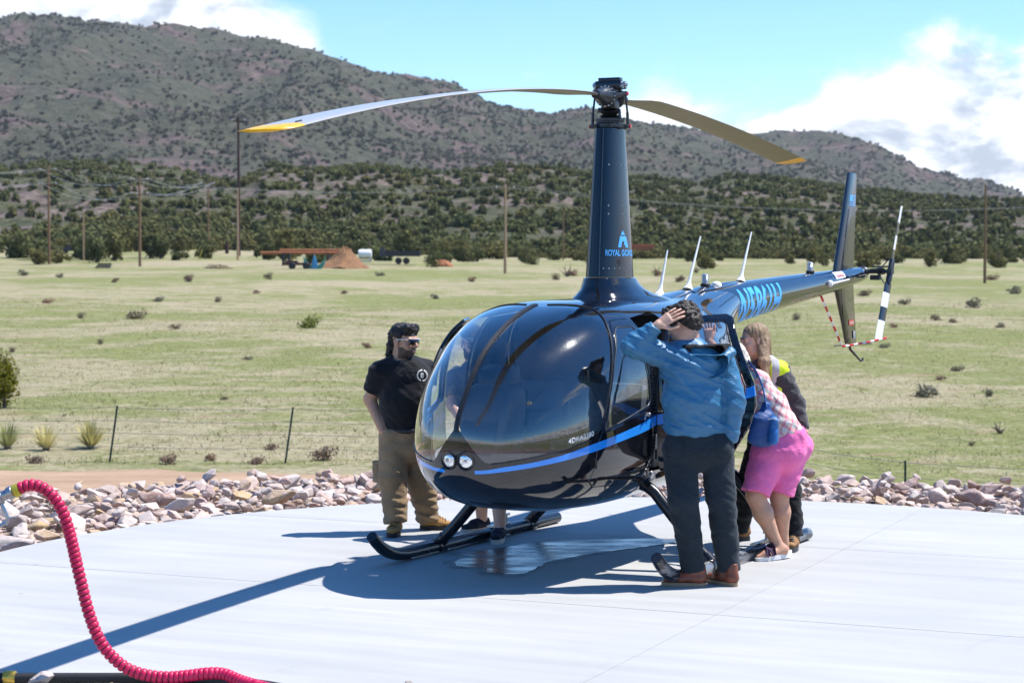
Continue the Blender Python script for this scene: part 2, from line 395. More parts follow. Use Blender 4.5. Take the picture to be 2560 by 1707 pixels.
# ------------------------------------------------------------ concrete pad
m_conc, t = new_mat('broomed concrete'); p = wpos(t)
rotm = t.n('ShaderNodeMapping'); t.put(rotm.inputs[0], p); rotm.inputs['Rotation'].default_value = (0, 0, rad(24)); rp = rotm.outputs[0]
st = t.noise(t.scalevec(rp, (.5, 5.5, 1)), 1.0, 6, .62, .15); fine = t.noise(t.scalevec(rp, (6, 60, 1)), 1.2, 4, .7); cl = t.noise(p, .55, 5, .55)
oi = t.n('ShaderNodeObjectInfo')
base = t.mix(t.lin(st, .3, .7, 0, 1), (.385, .380, .368), (.455, .450, .437))
base = t.mix(t.lin(cl, .3, .7, .42, 0), base, (.30, .297, .287)); scf = t.sstep(t.noise(t.scalevec(rp, (1.2, .5, 1)), 2.3, 6, .72, .6), .60, .74); base = t.mix(t.math('MULTIPLY', scf, .28), base, (.27, .255, .235))
base = t.mix(t.math('MULTIPLY', t.math('SUBTRACT', oi.outputs['Random'], .5), .12), base, (.30, .30, .30))
spk = t.sstep(t.noise(p, 55, 3, .7), .66, .74); base = t.mix(t.math('MULTIPLY', spk, .35), base, (.3, .29, .28))
spot = t.math('SUBTRACT', 1.0, t.sstep(t.vor(p, 1.6, 'F1'), .012, .035)); base = t.mix(t.math('MULTIPLY', spot, .7), base, (.2, .17, .14))
out(t, pbsdf(t, base, t.lin(st, .3, .7, .62, .82), 0, t.bump(t.math('ADD', fine, t.math('MULTIPLY', st, .3)), .22, .006), .35))
m_joint = plain('joint grit', (.22, .21, .20), .9)
pad = MB(); pad.lathe([(PADR - .02, -.22), (PADR - .02, -.018)], (PADC[0], PADC[1], 0), n=120)
pad = tag(pad.build('concrete_pad', m_joint), kind='structure')
JA = rad(66.2); nA = np.array([math.cos(JA), math.sin(JA)]); nB = np.array([math.sin(JA), -math.cos(JA)])
def clip_half(poly, n, d):   # keep n.p <= d
    o = []
    for i in range(len(poly)):
        a, b = poly[i], poly[(i + 1) % len(poly)]; da, db = a @ n - d, b @ n - d
        if da <= 0: o.append(a)
        if (da < 0 < db) or (db < 0 < da): o.append(a + (b - a) * (da / (da - db)))
    return o
circ = [np.array([PADC[0] + PADR * math.cos(k * math.pi / 90), PADC[1] + PADR * math.sin(k * math.pi / 90)]) for k in range(180)]
for ka in range(-3, 4):
    for kb in range(-3, 4):
        a0, b0 = 11.5 + 3.1 * ka, -3.72 + 3.1 * kb; q = circ
        for n_, d_ in ((-nA, -(a0 + .003)), (nA, a0 + 3.097), (-nB, -(b0 + .003)), (nB, b0 + 3.097)):
            if q: q = clip_half(q, n_, d_)
        if len(q) < 3: continue
        cen = sum(q) / len(q); k = len(q); w_ = .003
        inner = [c_ + (cen - c_) / max(.05, np.linalg.norm(cen - c_)) * w_ for c_ in q]
        v = [(c_[0], c_[1], 0) for c_ in inner] + [(c_[0], c_[1], -.004) for c_ in q] + [(c_[0], c_[1], -.016) for c_ in q]
        f = [tuple(range(k))] + [(i, (i + 1) % k, k + (i + 1) % k, k + i)[::-1] for i in range(k)] + [(k + i, k + (i + 1) % k, 2 * k + (i + 1) % k, 2 * k + i)[::-1] for i in range(k)]
        obj('slab', mesh_np('slab', v, f), m_conc, pad)

# wet film that ran out under the fuselage
m_wet, t = new_mat('wet concrete'); p = wpos(t); n = t.noise(t.scalevec(p, (1, 2.5, 1)), 2.5, 5, .6)
out(t, pbsdf(t, t.mix(t.lin(n, .3, .7, 0, 1), (.055, .058, .064), (.10, .102, .108)), t.lin(n, .35, .65, .10, .42), 0, t.bump(n, .2, .003), .3))
wet = [(1140, 1412), (1148, 1398), (1180, 1390), (1150, 1384), (1215, 1374), (1290, 1362), (1340, 1354), (1420, 1350), (1520, 1347), (1620, 1345), (1700, 1349), (1640, 1362), (1560, 1372), (1500, 1380), (1430, 1392), (1370, 1404), (1345, 1416), (1310, 1432), (1255, 1434), (1212, 1428), (1218, 1420), (1170, 1416)]
def smooth_loop(pts, sub=6):
    o = []; n_ = len(pts)
    for i in range(n_):
        p0, p1, p2, p3 = [np.array(pts[(i + k) % n_], float) for k in (-1, 0, 1, 2)]
        for j in range(sub):
            u = j / sub; o.append(.5 * (2 * p1 + (p2 - p0) * u + (2 * p0 - 5 * p1 + 4 * p2 - p3) * u * u + (3 * p1 - p0 - 3 * p2 + p3) * u ** 3))
    return o
wv_ = []
for i, q in enumerate(smooth_loop(wet)):
    g = px_at(q[0], q[1], 10.); d_ = (g - Vector((0, 0, 2.09))); s_ = -2.085 / d_.z; g = Vector((0, 0, 2.09)) + d_ * s_
    wv_.append((g.x + random.uniform(-.012, .012), g.y + random.uniform(-.012, .012), .0045))
cx_, cy_ = sum(q[0] for q in wv_) / len(wv_), sum(q[1] for q in wv_) / len(wv_)
dv_ = [(q[0] + (q[0] - cx_) / math.hypot(q[0] - cx_, q[1] - cy_) * (.05 + .07 * random.random()), q[1] + (q[1] - cy_) / math.hypot(q[0] - cx_, q[1] - cy_) * (.05 + .07 * random.random()), .0022) for q in wv_]
m_damp, t = new_mat('damp concrete'); p = wpos(t); n = t.noise(p, 7, 5, .65); out(t, pbsdf(t, t.mix(t.lin(n, .3, .7, 0, 1), (.19, .19, .19), (.34, .338, .33)), .6, 0, None, .4))
tag(obj('damp_margin', mesh_np('damp_margin', dv_, [tuple(range(len(dv_)))]), m_damp), kind='structure')
tag(obj('puddle', mesh_np('puddle', wv_, [tuple(range(len(wv_)))]), m_wet), kind='structure')

# ------------------------------------------------------------ helicopter
HX, HY, HRZ = 0.726, 14.78, rad(241.8)
def pch(xs_, ys_):
    xs_ = np.array(xs_, float); ys_ = np.array(ys_, float); o = np.argsort(xs_); xs_ = xs_[o]; ys_ = ys_[o]
    h = np.diff(xs_); d = np.diff(ys_) / h; m = np.zeros_like(xs_)
    for i in range(1, len(xs_) - 1):
        if d[i - 1] * d[i] > 0:
            w1 = 2 * h[i] + h[i - 1]; w2 = h[i] + 2 * h[i - 1]; m[i] = (w1 + w2) / (w1 / d[i - 1] + w2 / d[i])
    m[0] = d[0]; m[-1] = d[-1]
    def f(x):
        x = np.clip(x, xs_[0], xs_[-1]); i = np.clip(np.searchsorted(xs_, x) - 1, 0, len(xs_) - 2); t = (x - xs_[i]) / h[i]
        return (2 * t ** 3 - 3 * t ** 2 + 1) * ys_[i] + (t ** 3 - 2 * t ** 2 + t) * h[i] * m[i] + (-2 * t ** 3 + 3 * t ** 2) * ys_[i + 1] + (t ** 3 - t ** 2) * h[i] * m[i + 1]
    return f
XN = 2.30
def Sx(x): return np.sqrt(np.maximum(XN - np.asarray(x, float), 0))
def prof_x(pts): return pch([float(Sx(q[0])) for q in pts], [q[1] for q in pts])
ZT = prof_x([(2.30, .96), (2.292, 1.058), (2.209, 1.225), (2.055, 1.425), (1.912, 1.555), (1.739, 1.66), (1.542, 1.75), (1.334, 1.817), (1.186, 1.848), (.8, 1.878), (.4, 1.882), (0, 1.878), (-.5, 1.875), (-.9, 1.88), (-1.4, 1.915), (-2.2, 1.955)])
ZB = prof_x([(2.30, .96), (2.285, .86), (2.25, .765), (2.15, .645), (2.0, .565), (1.7, .49), (1.3, .445), (.8, .43), (.3, .435), (-.3, .46), (-.8, .53), (-1.2, .74), (-1.6, 1.15), (-2.2, 1.63)])
HW = prof_x([(2.30, 0), (2.28, .135), (2.2, .30), (2.05, .45), (1.8, .595), (1.5, .69), (1.2, .73), (.8, .748), (.4, .745), (0, .735), (-.5, .70), (-.9, .60), (-1.4, .40), (-2.2, .17)])
ZM = prof_x([(2.30, .96), (2.2, .95), (2.0, .95), (1.5, .97), (1.0, 1.0), (.4, 1.05), (-.3, 1.1), (-.9, 1.25), (-1.4, 1.55), (-2.2, 1.80)])
NU = prof_x([(2.3, 2.0), (2.0, 2.12), (1.75, 2.3), (1.5, 2.6), (1.2, 3.0), (.8, 3.1), (.4, 3.0), (-.3, 2.7), (-.9, 2.3), (-2.2, 2.0)])
NL = prof_x([(2.3, 2.0), (2.0, 2.35), (1.75, 2.5), (1.5, 2.5), (1.0, 2.55), (.4, 2.6), (-.3, 2.6), (-.9, 2.3), (-2.2, 2.0)])
def surf(x, th):
    s = Sx(x); c_, s_ = np.cos(th), np.sin(th); e = 2 / np.where(s_ >= 0, NU(s), NL(s))
    y = HW(s) * np.sign(c_) * np.abs(c_) ** e; zz = np.abs(s_) ** e
    z = ZM(s) + np.where(s_ >= 0, (ZT(s) - ZM(s)) * zz, -(ZM(s) - ZB(s)) * zz)
    return np.stack([x + 0 * th, y, z], -1)
def side_pt(x, z, off=0.0):
    """point of the port skin at station x and height z, pushed out by off"""
    s = float(Sx(x)); zm = float(ZM(s)); up = z >= zm; n = float(NU(s) if up else NL(s)); zr = float(ZT(s) if up else ZB(s))
    k = min(.9999, abs((z - zm) / (zr - zm))); y = float(HW(s)) * (1 - k ** n) ** (1 / n)
    th = math.copysign(math.asin(min(1, k ** (n / 2))), z - zm)
    a = surf(np.array(x - .01), np.array(th)); b = surf(np.array(x + .01), np.array(th)); c_ = surf(np.array(x), np.array(th - .02)); d = surf(np.array(x), np.array(th + .02))
    nn = Vector(np.cross(b - a, d - c_)).normalized()
    if nn.y < 0: nn = -nn
    return Vector((x, y, z)) + nn * off, nn

# grid of the port half
_ss = np.concatenate([[0.0015, .005], np.linspace(0.012, math.sqrt(XN + 2.2), 250)]); _th = np.linspace(-math.pi / 2, math.pi / 2, 190)
SS, TH = np.meshgrid(_ss, _th); GX = XN - SS ** 2
GP = surf(GX, TH); _du = np.gradient(GP, axis=1); _dv = np.gradient(GP, axis=0); GN = np.cross(_dv, _du); GN /= np.linalg.norm(GN, axis=-1, keepdims=True) + 1e-12
GN *= np.sign((GN * (GP - np.array([.3, 0, 1.1]))).sum(-1, keepdims=True))
_i = np.arange(GP.shape[0] * GP.shape[1]).reshape(GP.shape[:2])
_q = np.stack([_i[:-1, :-1], _i[:-1, 1:], _i[1:, 1:], _i[1:, :-1]], -1).reshape(-1, 4)
GT = np.concatenate([_q[:, [0, 1, 2]], _q[:, [0, 2, 3]]]); GV = GP.reshape(-1, 3); GNv = GN.reshape(-1, 3); GTH = TH.reshape(-1)
def clip_tris(V, N, E, T, g):
    """keep the side of the triangles where g>0; E carries extra per-vertex values"""
    gs = g[T] > 0; c = gs.sum(1); keep = T[c == 3]; mixed = T[(c == 1) | (c == 2)]
    V = list(V); N = list(N); E = list(E); g = list(g); cache = {}; add = []
    def cut(a, b):
        k_ = (a, b) if a < b else (b, a)
        if k_ not in cache:
            t_ = g[a] / (g[a] - g[b]); cache[k_] = len(V); V.append(V[a] + (V[b] - V[a]) * t_); n_ = N[a] + (N[b] - N[a]) * t_; N.append(n_ / np.linalg.norm(n_)); E.append(E[a] + (E[b] - E[a]) * t_); g.append(0.)
        return cache[k_]
    for a, b, c_ in mixed:
        tri = [a, b, c_]; ins = [g[i] > 0 for i in tri]
        while not (ins[0] and not ins[2]): tri = tri[1:] + tri[:1]; ins = ins[1:] + ins[:1]
        a, b, c_ = tri
        if ins[1]: p1 = cut(b, c_); p2 = cut(c_, a); add += [(a, b, p1), (a, p1, p2)]
        else: p1 = cut(a, b); p2 = cut(c_, a); add.append((a, p1, p2))
    T2 = np.concatenate([keep, np.array(add, dtype=np.int64).reshape(-1, 3)]) if add else keep
    V = np.array(V); N = np.array(N); E = np.array(E); used = np.unique(T2); mp = np.full(len(V), -1); mp[used] = np.arange(len(used))
    return V[used], N[used], E[used], mp[T2]
def sd_poly(P, poly, r=0.0):
    """signed distance (positive inside) of 2-D points to a polygon, corners rounded by r"""
    P = np.asarray(P); poly = np.array(poly, float); n = len(poly); d = np.full(len(P), 1e9); ins = np.zeros(len(P), bool)
    for i in range(n):
        a, b = poly[i], poly[(i + 1) % n]; e = b - a; w_ = P - a; t_ = np.clip((w_ @ e) / (e @ e), 0, 1); d = np.minimum(d, np.linalg.norm(w_ - t_[:, None] * e, axis=1))
        cnd = (a[1] > P[:, 1]) != (b[1] > P[:, 1])
        with np.errstate(divide='ignore', invalid='ignore'):
            ins ^= cnd & (P[:, 0] < (b[0] - a[0]) * (P[:, 1] - a[1]) / (b[1] - a[1] + 1e-15) + a[0])
    return np.where(ins, d, -d)
def smin(a, b, k): h = np.clip(.5 + .5 * (b - a) / k, 0, 1); return b + (a - b) * h - k * h * (1 - h)
XR = pch(np.radians([-40, -10, .7, 4.8, 14.9, 25.7, 36.5, 48.2, 61.5, 69.6, 76, 85, 90]), [1.69, 1.66, 1.628, 1.554, 1.466, 1.374, 1.292, 1.212, 1.118, 1.088, 1.10, 1.155, 1.20])
ZBOT = pch([1.0, 1.628, 1.863, 2.034, 2.149, 2.249, 2.30], [1.10, .985, .933, .896, .872, .85, .845])
def g_wind(V, th):
    x, y, z = V.T; notch = (z - (1.09 - np.abs(y) * 1.265)) / 1.61
    g = smin((x - XR(th)) * .9, z - ZBOT(x), .10); g = smin(g, notch, .03)
    return np.minimum(g, np.abs(y) - .012)
DOOR1 = [(1.60, .70), (1.592, .94), (1.515, 1.075), (1.432, 1.26), (1.338, 1.433), (1.255, 1.574), (1.17, 1.69), (1.11, 1.742), (.878, 1.752), (.878, .665), (1.30, .645), (1.52, .655)]
WIN1 = [(1.505, 1.035), (.95, 1.168), (.92, 1.20), (.90, 1.70), (1.10, 1.70), (1.15, 1.675), (1.325, 1.47), (1.44, 1.25)]
DOOR2 = [(.825, .70), (.825, 1.755), (.40, 1.79), (.345, 1.765), (.145, 1.33), (.125, 1.18), (.17, 1.03), (.29, .84), (.43, .715), (.50, .70)]
WIN2 = [(.775, 1.21), (.775, 1.705), (.42, 1.74), (.385, 1.72), (.205, 1.30), (.215, 1.235)]
XZ = lambda V: V[:, [0, 2]]
def mirrored(V, N): return V * np.array([1, -1, 1]), N * np.array([1, -1, 1])
def skin(name, V, N, T, mat, parent, thick=0.0, flip=False):
    if flip: V, N = mirrored(V, N)
    # orient faces along the given normals
    fn = np.cross(V[T[:, 1]] - V[T[:, 0]], V[T[:, 2]] - V[T[:, 0]]); bad = (fn * N[T[:, 0]]).sum(1) < 0; T = T.copy(); T[bad] = T[bad][:, ::-1]
    ar = np.linalg.norm(fn, axis=1); T = T[ar > 1e-12]
    me = mesh_np(name, V, T, True); me.normals_split_custom_set_from_vertices([tuple(n) for n in N])
    o = obj(name, me, mat, parent)
    if thick:
        md = o.modifiers.new('thickness', 'SOLIDIFY'); md.thickness = thick; md.offset = -1
    return o

# materials -------------------------------------------------------------
def zband(t, ob, below, above):
    pass
m_paint, t = new_mat('black gloss paint'); ob = coords(t); ox, oy, oz = t.sep(ob)[0:3]
def fcurve(t, val, x0, x1, pts, y0, y1):
    nd = t.n('ShaderNodeFloatCurve'); t.put(nd.inputs['Value'], t.lin(val, x0, x1, 0, 1)); c_ = nd.mapping.curves[0]
    while len(c_.points) < len(pts): c_.points.new(.5, .5)
    for p_, (a_, b_) in zip(c_.points, sorted(pts)): p_.location = ((a_ - x0) / (x1 - x0), (b_ - y0) / (y1 - y0)); p_.handle_type = 'AUTO'
    nd.mapping.update(); return t.lin(nd.outputs[0], 0, 1, y0, y1)
su = fcurve(t, ox, -1.0, 2.4, [(-1.0, 1.50), (-.3, 1.43), (.15, 1.305), (.5, 1.18), (.92, 1.073), (1.359, .997), (1.641, .947), (1.859, .897), (2.03, .860), (2.192, .827), (2.25, .805), (2.4, .79)], .6, 1.6)
sl = fcurve(t, ox, -1.0, 2.4, [(-1.0, 1.46), (-.3, 1.37), (.15, 1.235), (.5, 1.11), (.92, 1.005), (1.359, .943), (1.641, .895), (1.859, .856), (2.03, .826), (2.183, .797), (2.25, .78), (2.4, .77)], .6, 1.6)
band = t.math('MULTIPLY', t.math('GREATER_THAN', oz, sl), t.math('LESS_THAN', oz, su))
band = t.math('MULTIPLY', band, t.math('GREATER_THAN', t.math('ABSOLUTE', oy), .112))
band = t.math('MULTIPLY', band, t.math('GREATER_THAN', ox, -.45))
dust = t.noise(ob, 9, 6, .65); dust2 = t.noise(ob, 160, 3, .7)
col = t.mix(band, (.0045, .0058, .0105), (.022, .27, .85)); col = t.mix(t.lin(dust, .45, .8, 0, .05), col, (.25, .22, .2))
geo = t.n('ShaderNodeNewGeometry')
paint = pbsdf(t, col, t.math('ADD', t.math('MULTIPLY', dust2, .05), t.lin(dust, .4, .75, .015, .07)), 0, t.bump(t.noise(ob, 2.2, 2, .5), .02, .02), .5, .6, .015)
lining = pbsdf(t, (.12, .135, .16), .8, 0, None, .2)
mx = t.n('ShaderNodeMixShader'); t.put(mx.inputs[0], geo.outputs['Backfacing']); t.t.links.new(paint, mx.inputs[1]); t.t.links.new(lining, mx.inputs[2]); out(t, mx.outputs[0])

m_glass, t = new_mat('tinted acrylic'); ob = coords(t)
fr = t.n('ShaderNodeFresnel'); fr.inputs['IOR'].default_value = 1.56
scr = t.noise(t.scalevec(ob, (1, 1, 1)), 3.0, 5, .7); film = t.lin(scr, .4, .75, .0, .012)
tr = t.n('ShaderNodeBsdfTransparent'); t.put(tr.inputs[0], (.90, .93, .95))
gl = t.n('ShaderNodeBsdfGlossy'); gl.inputs['Roughness'].default_value = .012; t.put(gl.inputs[0], (1, 1, 1))
df = t.n('ShaderNodeBsdfDiffuse'); t.put(df.inputs[0], (.6, .6, .62))
m1 = t.n('ShaderNodeMixShader'); t.put(m1.inputs[0], film); t.t.links.new(tr.outputs[0], m1.inputs[1]); t.t.links.new(df.outputs[0], m1.inputs[2])
m2 = t.n('ShaderNodeMixShader'); t.put(m2.inputs[0], t.math('MULTIPLY_ADD', fr.outputs[0], 1.8, .04, clamp=True)); t.t.links.new(m1.outputs[0], m2.inputs[1]); t.t.links.new(gl.outputs[0], m2.inputs[2]); gl2 = t.n('ShaderNodeBsdfGlossy'); gl2.inputs['Roughness'].default_value = .16; m3 = t.n('ShaderNodeMixShader'); t.put(m3.inputs[0], t.lin(t.noise(t.scalevec(ob, (30, 4, 30)), 6, 4, .7, .6), .45, .75, .002, .018)); t.t.links.new(m2.outputs[0], m3.inputs[1]); t.t.links.new(gl2.outputs[0], m3.inputs[2]); out(t, m3.outputs[0])

m_black = plain('satin black trim', (.008, .008, .010), .35, bump=.05)
m_rub = plain('black rubber', (.012, .012, .013), .6, bump=.1)
m_dgrey = plain('dark grey metal', (.055, .06, .068), .38, .6, bump=.05)
m_steel = plain('worn steel', (.42, .42, .43), .3, .9, bump=.05)
m_alu = plain('bare aluminium', (.62, .63, .65), .28, .95, scale=60)
m_red = plain('red paint', (.55, .018, .02), .3)
m_white = plain('white paint', (.78, .78, .77), .35, bump=.03)
m_yel = plain('yellow tip paint', (.80, .42, .01), .35)
m_blue = plain('light blue vinyl', (.07, .40, .88), .35, scale=8)
m_lin = plain('grey cabin plastic', (.075, .085, .10), .42, bump=.15)
m_seat = plain('grey leather', (.075, .08, .09), .5, bump=.3, scale=14)

heli = empty('helicopter', (HX, HY, 0), HRZ)
tag(heli, 'glossy black helicopter with light blue stripe parked on the concrete pad', 'helicopter')

gW = g_wind(GV, GTH)
V, N, E, T = clip_tris(GV, GNv, GTH, GT, gW)
for fl in (False, True):
    skin('windshield', V, N, T, m_glass, heli, flip=fl)
# shell without the openings
inset = .004
V, N, E, T = clip_tris(GV, GNv, GTH, GT, -(gW + .0005))
V, N, E, T = clip_tris(V, N, E, T, -(sd_poly(XZ(V), DOOR1) + inset)); V, N, E, T = clip_tris(V, N, E, T, -(sd_poly(XZ(V), DOOR2) + inset))
Vs, Ns = mirrored(V, N)
shellV = np.concatenate([V, Vs]); shellN = np.concatenate([N, Ns]); shellT = np.concatenate([T, T + len(V)])
fus = skin('fuselage', shellV, shellN, shellT, m_paint, heli)

def make_door(name, DP, WP, flip, rot, hinge, front):
    V, N, E, T = clip_tris(GV, GNv, GTH, GT, sd_poly(XZ(GV), DP) - .0)
    V2, N2, E2, T2 = clip_tris(V, N, E, T, -(sd_poly(XZ(V), WP) + .008)); V3, N3, E3, T3 = clip_tris(V, N, E, T, sd_poly(XZ(V), WP) + .006)
    sg = -1 if flip else 1
    piv = Vector((hinge[0], sg * hinge[1], 0))
    def shift(o):
        if rot:
            o.matrix_parent_inverse = Matrix(); o.matrix_basis = Matrix.Translation(piv) @ Matrix.Rotation(rot, 4, 'Z') @ Matrix.Translation(-piv)
        return o
    d = shift(skin(name, V2, N2, T2, m_paint, heli, thick=.022, flip=flip))
    skin('window_pane', V3, N3, T3, m_glass, d, flip=flip)
    # white seal line round the pane
    b = MB(); loop = []
    n_ = len(WP)
    for i in range(n_):
        a, c_ = WP[i], WP[(i + 1) % n_]; k_ = max(2, int(math.dist(a, c_) / .02))
        loop += [(a[0] + (c_[0] - a[0]) * j / k_, a[1] + (c_[1] - a[1]) * j / k_) for j in range(k_)]
    pts = [side_pt(x_, z_, .001)[0] for x_, z_ in loop]; pts = [Vector((p_.x, sg * p_.y, p_.z)) for p_ in pts]; pts.append(pts[0])
    b.tube(pts, .0045, 6, caps=False); b.build('window_seal', m_dgrey, d, smooth=True)
    # handle and lock
    hx, hz = (.965, 1.105) if front else (.24, 1.13)
    hp, hn = side_pt(hx, hz, .012); b = MB()
    hp = Vector((hp.x, sg * hp.y, hp.z)); fw = Vector((1, 0, -.15)).normalized()
    b.lathe([(.014, -.012), (.014, .004), (.010, .010)], hp, (0, sg, 0), 12); b.tube([hp + Vector((.03, sg * .004, 0)), hp + Vector((.075, sg * .006, -.006)), hp + Vector((.085, sg * .006, -.03))], [.006, .007, .005], 8)
    b.build('door_handle', m_steel, d, smooth=True)
    for zz in (.82, 1.40):
        b = MB(); q_, _ = side_pt(hinge[0] + .006, zz, .004); b.tube([(q_.x, sg * q_.y, zz - .035), (q_.x, sg * q_.y, zz + .035)], .009, 8)
        b.build('hinge', m_black, d, smooth=True)
    return d
make_door('front_door', DOOR1, WIN1, False, 0, (1.59, .668), True)
od = make_door('rear_door', DOOR2, WIN2, False, rad(-84), (.83, .75), False); od['label'] = 'port rear door swung wide open with blue stripe across it'
make_door('front_door', DOOR1, WIN1, True, rad(13), (1.59, .668), True)
make_door('rear_door', DOOR2, WIN2, True, 0, (.83, .75), False)

# centre post, window beads, rivets ------------------------------------------
b = MB(); top_x = [2.2935, 2.285, 2.26, 2.209, 2.14, 2.055, 1.98, 1.912, 1.83, 1.739, 1.64, 1.542, 1.44, 1.334, 1.25, 1.186]
cpts = [Vector((x_ + .004, 0, float(ZT(Sx(x_))) + .004)) for x_ in top_x]
for sg in (-1, 1): b.tube([p_ + Vector((0, sg * .011, 0)) for p_ in cpts], .0075, 8)
b.tube(cpts, .009, 8); b.build('centre_post', m_black, heli, smooth=True)
for sg in (1, -1):
    b = MB(); pts = []
    for d_ in np.linspace(2, 88, 50):
        th_ = rad(d_); q_ = surf(XR(th_) - .004, np.array(th_)); pts.append((q_[0], sg * (q_[1] + .003), q_[2] + .002))
    b.tube(pts, .007, 8); pts = []
    for x_ in np.linspace(1.66, 2.235, 34):
        q_, n_ = side_pt(x_, float(ZBOT(x_)) - .002, .002); pts.append((q_.x, sg * q_.y, q_.z))
    b.tube(pts, .005, 8); b.build('windshield_frame', m_black, heli, smooth=True)
riv = MB()
def rivet(p_, n_, r=.0045):
    n_ = Vector(n_); q = n_.to_track_quat('Z', 'Y'); p_ = Vector(p_)
    v = [p_ + q @ Vector((r * math.cos(a_ * math.pi / 3), r * math.sin(a_ * math.pi / 3), 0)) for a_ in range(6)] + [p_ + n_ * r * .7]
    riv.add(v, [(i_, (i_ + 1) % 6, 6) for i_ in range(6)])
for x_ in np.linspace(2.26, 1.2, 44):
    for sg in (-1, 1): rivet((x_ + .008, sg * .012, float(ZT(Sx(x_))) + .011), (.5, 0, .8), .004)
for sg in (1, -1):
    for d_ in np.linspace(3, 86, 46):
        th_ = rad(d_); q_ = surf(XR(th_) - .022, np.array(th_)); rivet((q_[0], sg * (q_[1] + .001), q_[2] + .001), (.1, sg * math.cos(th_), math.sin(th_)))
    for x_ in np.linspace(1.0, 2.22, 52):
        if x_ > 1.64:
            q_, n_ = side_pt(x_, float(ZBOT(x_)) - .026, .0005); rivet((q_.x, sg * q_.y, q_.z), (n_.x, sg * n_.y, n_.z))
    for x_ in np.linspace(-1.2, 1.1, 84):
        q_, n_ = side_pt(x_, 1.775 + .015 * (x_ < .3) + (x_ < -.2) * (-.1) * (-.2 - x_), .0005); rivet((q_.x, sg * q_.y, q_.z), (n_.x, sg * n_.y, n_.z), .004)
    for z_ in np.linspace(.70, 1.72, 40):
        for x_ in (.842, .862):
            q_, n_ = side_pt(x_, z_, .0005); rivet((q_.x, sg * q_.y, q_.z), (n_.x, sg * n_.y, n_.z), .004)
    for x_ in np.linspace(.3, 2.0, 46):
        q_, n_ = side_pt(x_, .60 + .0 * x_, .0005); rivet((q_.x, sg * q_.y, q_.z), (n_.x, sg * n_.y, n_.z), .0035)
    for z_ in np.linspace(.52, 1.7, 44):
        q_, n_ = side_pt(-.10 - (z_ - 1.1) * .1, z_, .0005); rivet((q_.x, sg * q_.y, q_.z), (n_.x, sg * n_.y, n_.z), .0035)
ro = riv.build('rivets', m_dgrey, heli); ro['kind'] = 'stuff'

# nose lights -------------------------------------------------------------
m_lens, t = new_mat('lamp lens'); ob = coords(t)
vv = t.vor(t.scalevec(ob, (1, 1, 1)), 70, 'F1'); out(t, pbsdf(t, t.mix(vv, (.75, .78, .8), (.95, .96, .97)), t.lin(vv, 0, .6, .02, .18), .85, t.bump(vv, .5, .004), .8, .8, .01))
for sg in (1, -1):
    c0 = Vector((2.262, sg * .060, .868)); ax = Vector((1, sg * .22, -.06)).normalized(); b = MB()
    b.lathe([(.058, -.05), (.064, -.01), (.064, .024), (.058, .030), (.054, .026), (.053, .012)], c0, ax, 28, caps=False)
    lh = b.build('landing_light', m_black, heli, smooth=True)
    b = MB(); b.lathe([(.053, .010), (.050, .018), (.040, .025), (.022, .030), (.004, .032)], c0, ax, 28); b.build('lens', m_lens, lh, smooth=True)
    b = MB(); b.lathe([(.012, .03), (.012, .038), (.006, .041)], c0, ax, 12); b.build('bulb_cap', m_steel, lh, smooth=True)

# roof collar and mast fairing ------------------------------------------------
def loft(name, rings, mat, parent, cap=True, sharp=35):
    b = MB(); n_ = len(rings[0]); v = [p_ for r_ in rings for p_ in r_]
    f = [(i * n_ + k, i * n_ + (k + 1) % n_, (i + 1) * n_ + (k + 1) % n_, (i + 1) * n_ + k) for i in range(len(rings) - 1) for k in range(n_)]
    if cap: f += [tuple(range(n_ - 1, -1, -1)), tuple((len(rings) - 1) * n_ + k for k in range(n_))]
    b.add(v, f); return b.build(name, mat, parent, smooth=sharp)
def ell(cx, a, bb, z, n=48, e=2.2, aft=0.0, dz=None):
    o = []
    for k in range(n):
        an = 2 * math.pi * k / n; c_, s_ = math.cos(an), math.sin(an); x_ = math.copysign(abs(c_) ** (2 / e), c_) * a
        if x_ < 0: x_ *= 1 + aft
        zz = z if dz is None else z + dz(cx + x_, math.copysign(abs(s_) ** (2 / e), s_) * bb)
        o.append((cx + x_, math.copysign(abs(s_) ** (2 / e), s_) * bb, zz))
    return o
rings = [ell(-.05, .46, .30, 1.80, aft=1.2), ell(-.04, .42, .265, 1.872, aft=1.05), ell(-.02, .36, .225, 1.905, aft=.72), ell(-.01, .318, .188, 1.945, aft=.42), ell(0, .300, .170, 1.985, aft=.2), ell(0, .292, .162, 2.015, aft=.08), ell(0, .288, .158, 2.028, aft=.05), ell(0, .278, .150, 2.034)]
loft('mast_collar', rings, m_paint, heli)
m_mast, t = new_mat('navy gloss fairing'); ob = coords(t); d1 = t.noise(t.scalevec(ob, (6, 6, 1.2)), 3, 5, .65)
out(t, pbsdf(t, t.mix(t.lin(d1, .4, .75, 0, .03), (.0055, .011, .026), (.14, .15, .17)), t.lin(d1, .35, .7, .06, .16), 0, None, .32, .15, .03))
def fair(z): k = (z - 2.03) / (3.14 - 2.03); return .275 + (.168 - .275) * k, .138 + (.088 - .138) * k
rings = []
for z_ in np.linspace(2.036, 3.13, 16):
    a_, b_ = fair(z_); rings.append(ell(0, a_, b_, z_, 56, 2.25))
mf = loft('mast_fairing', rings, m_mast, heli)
b = MB()
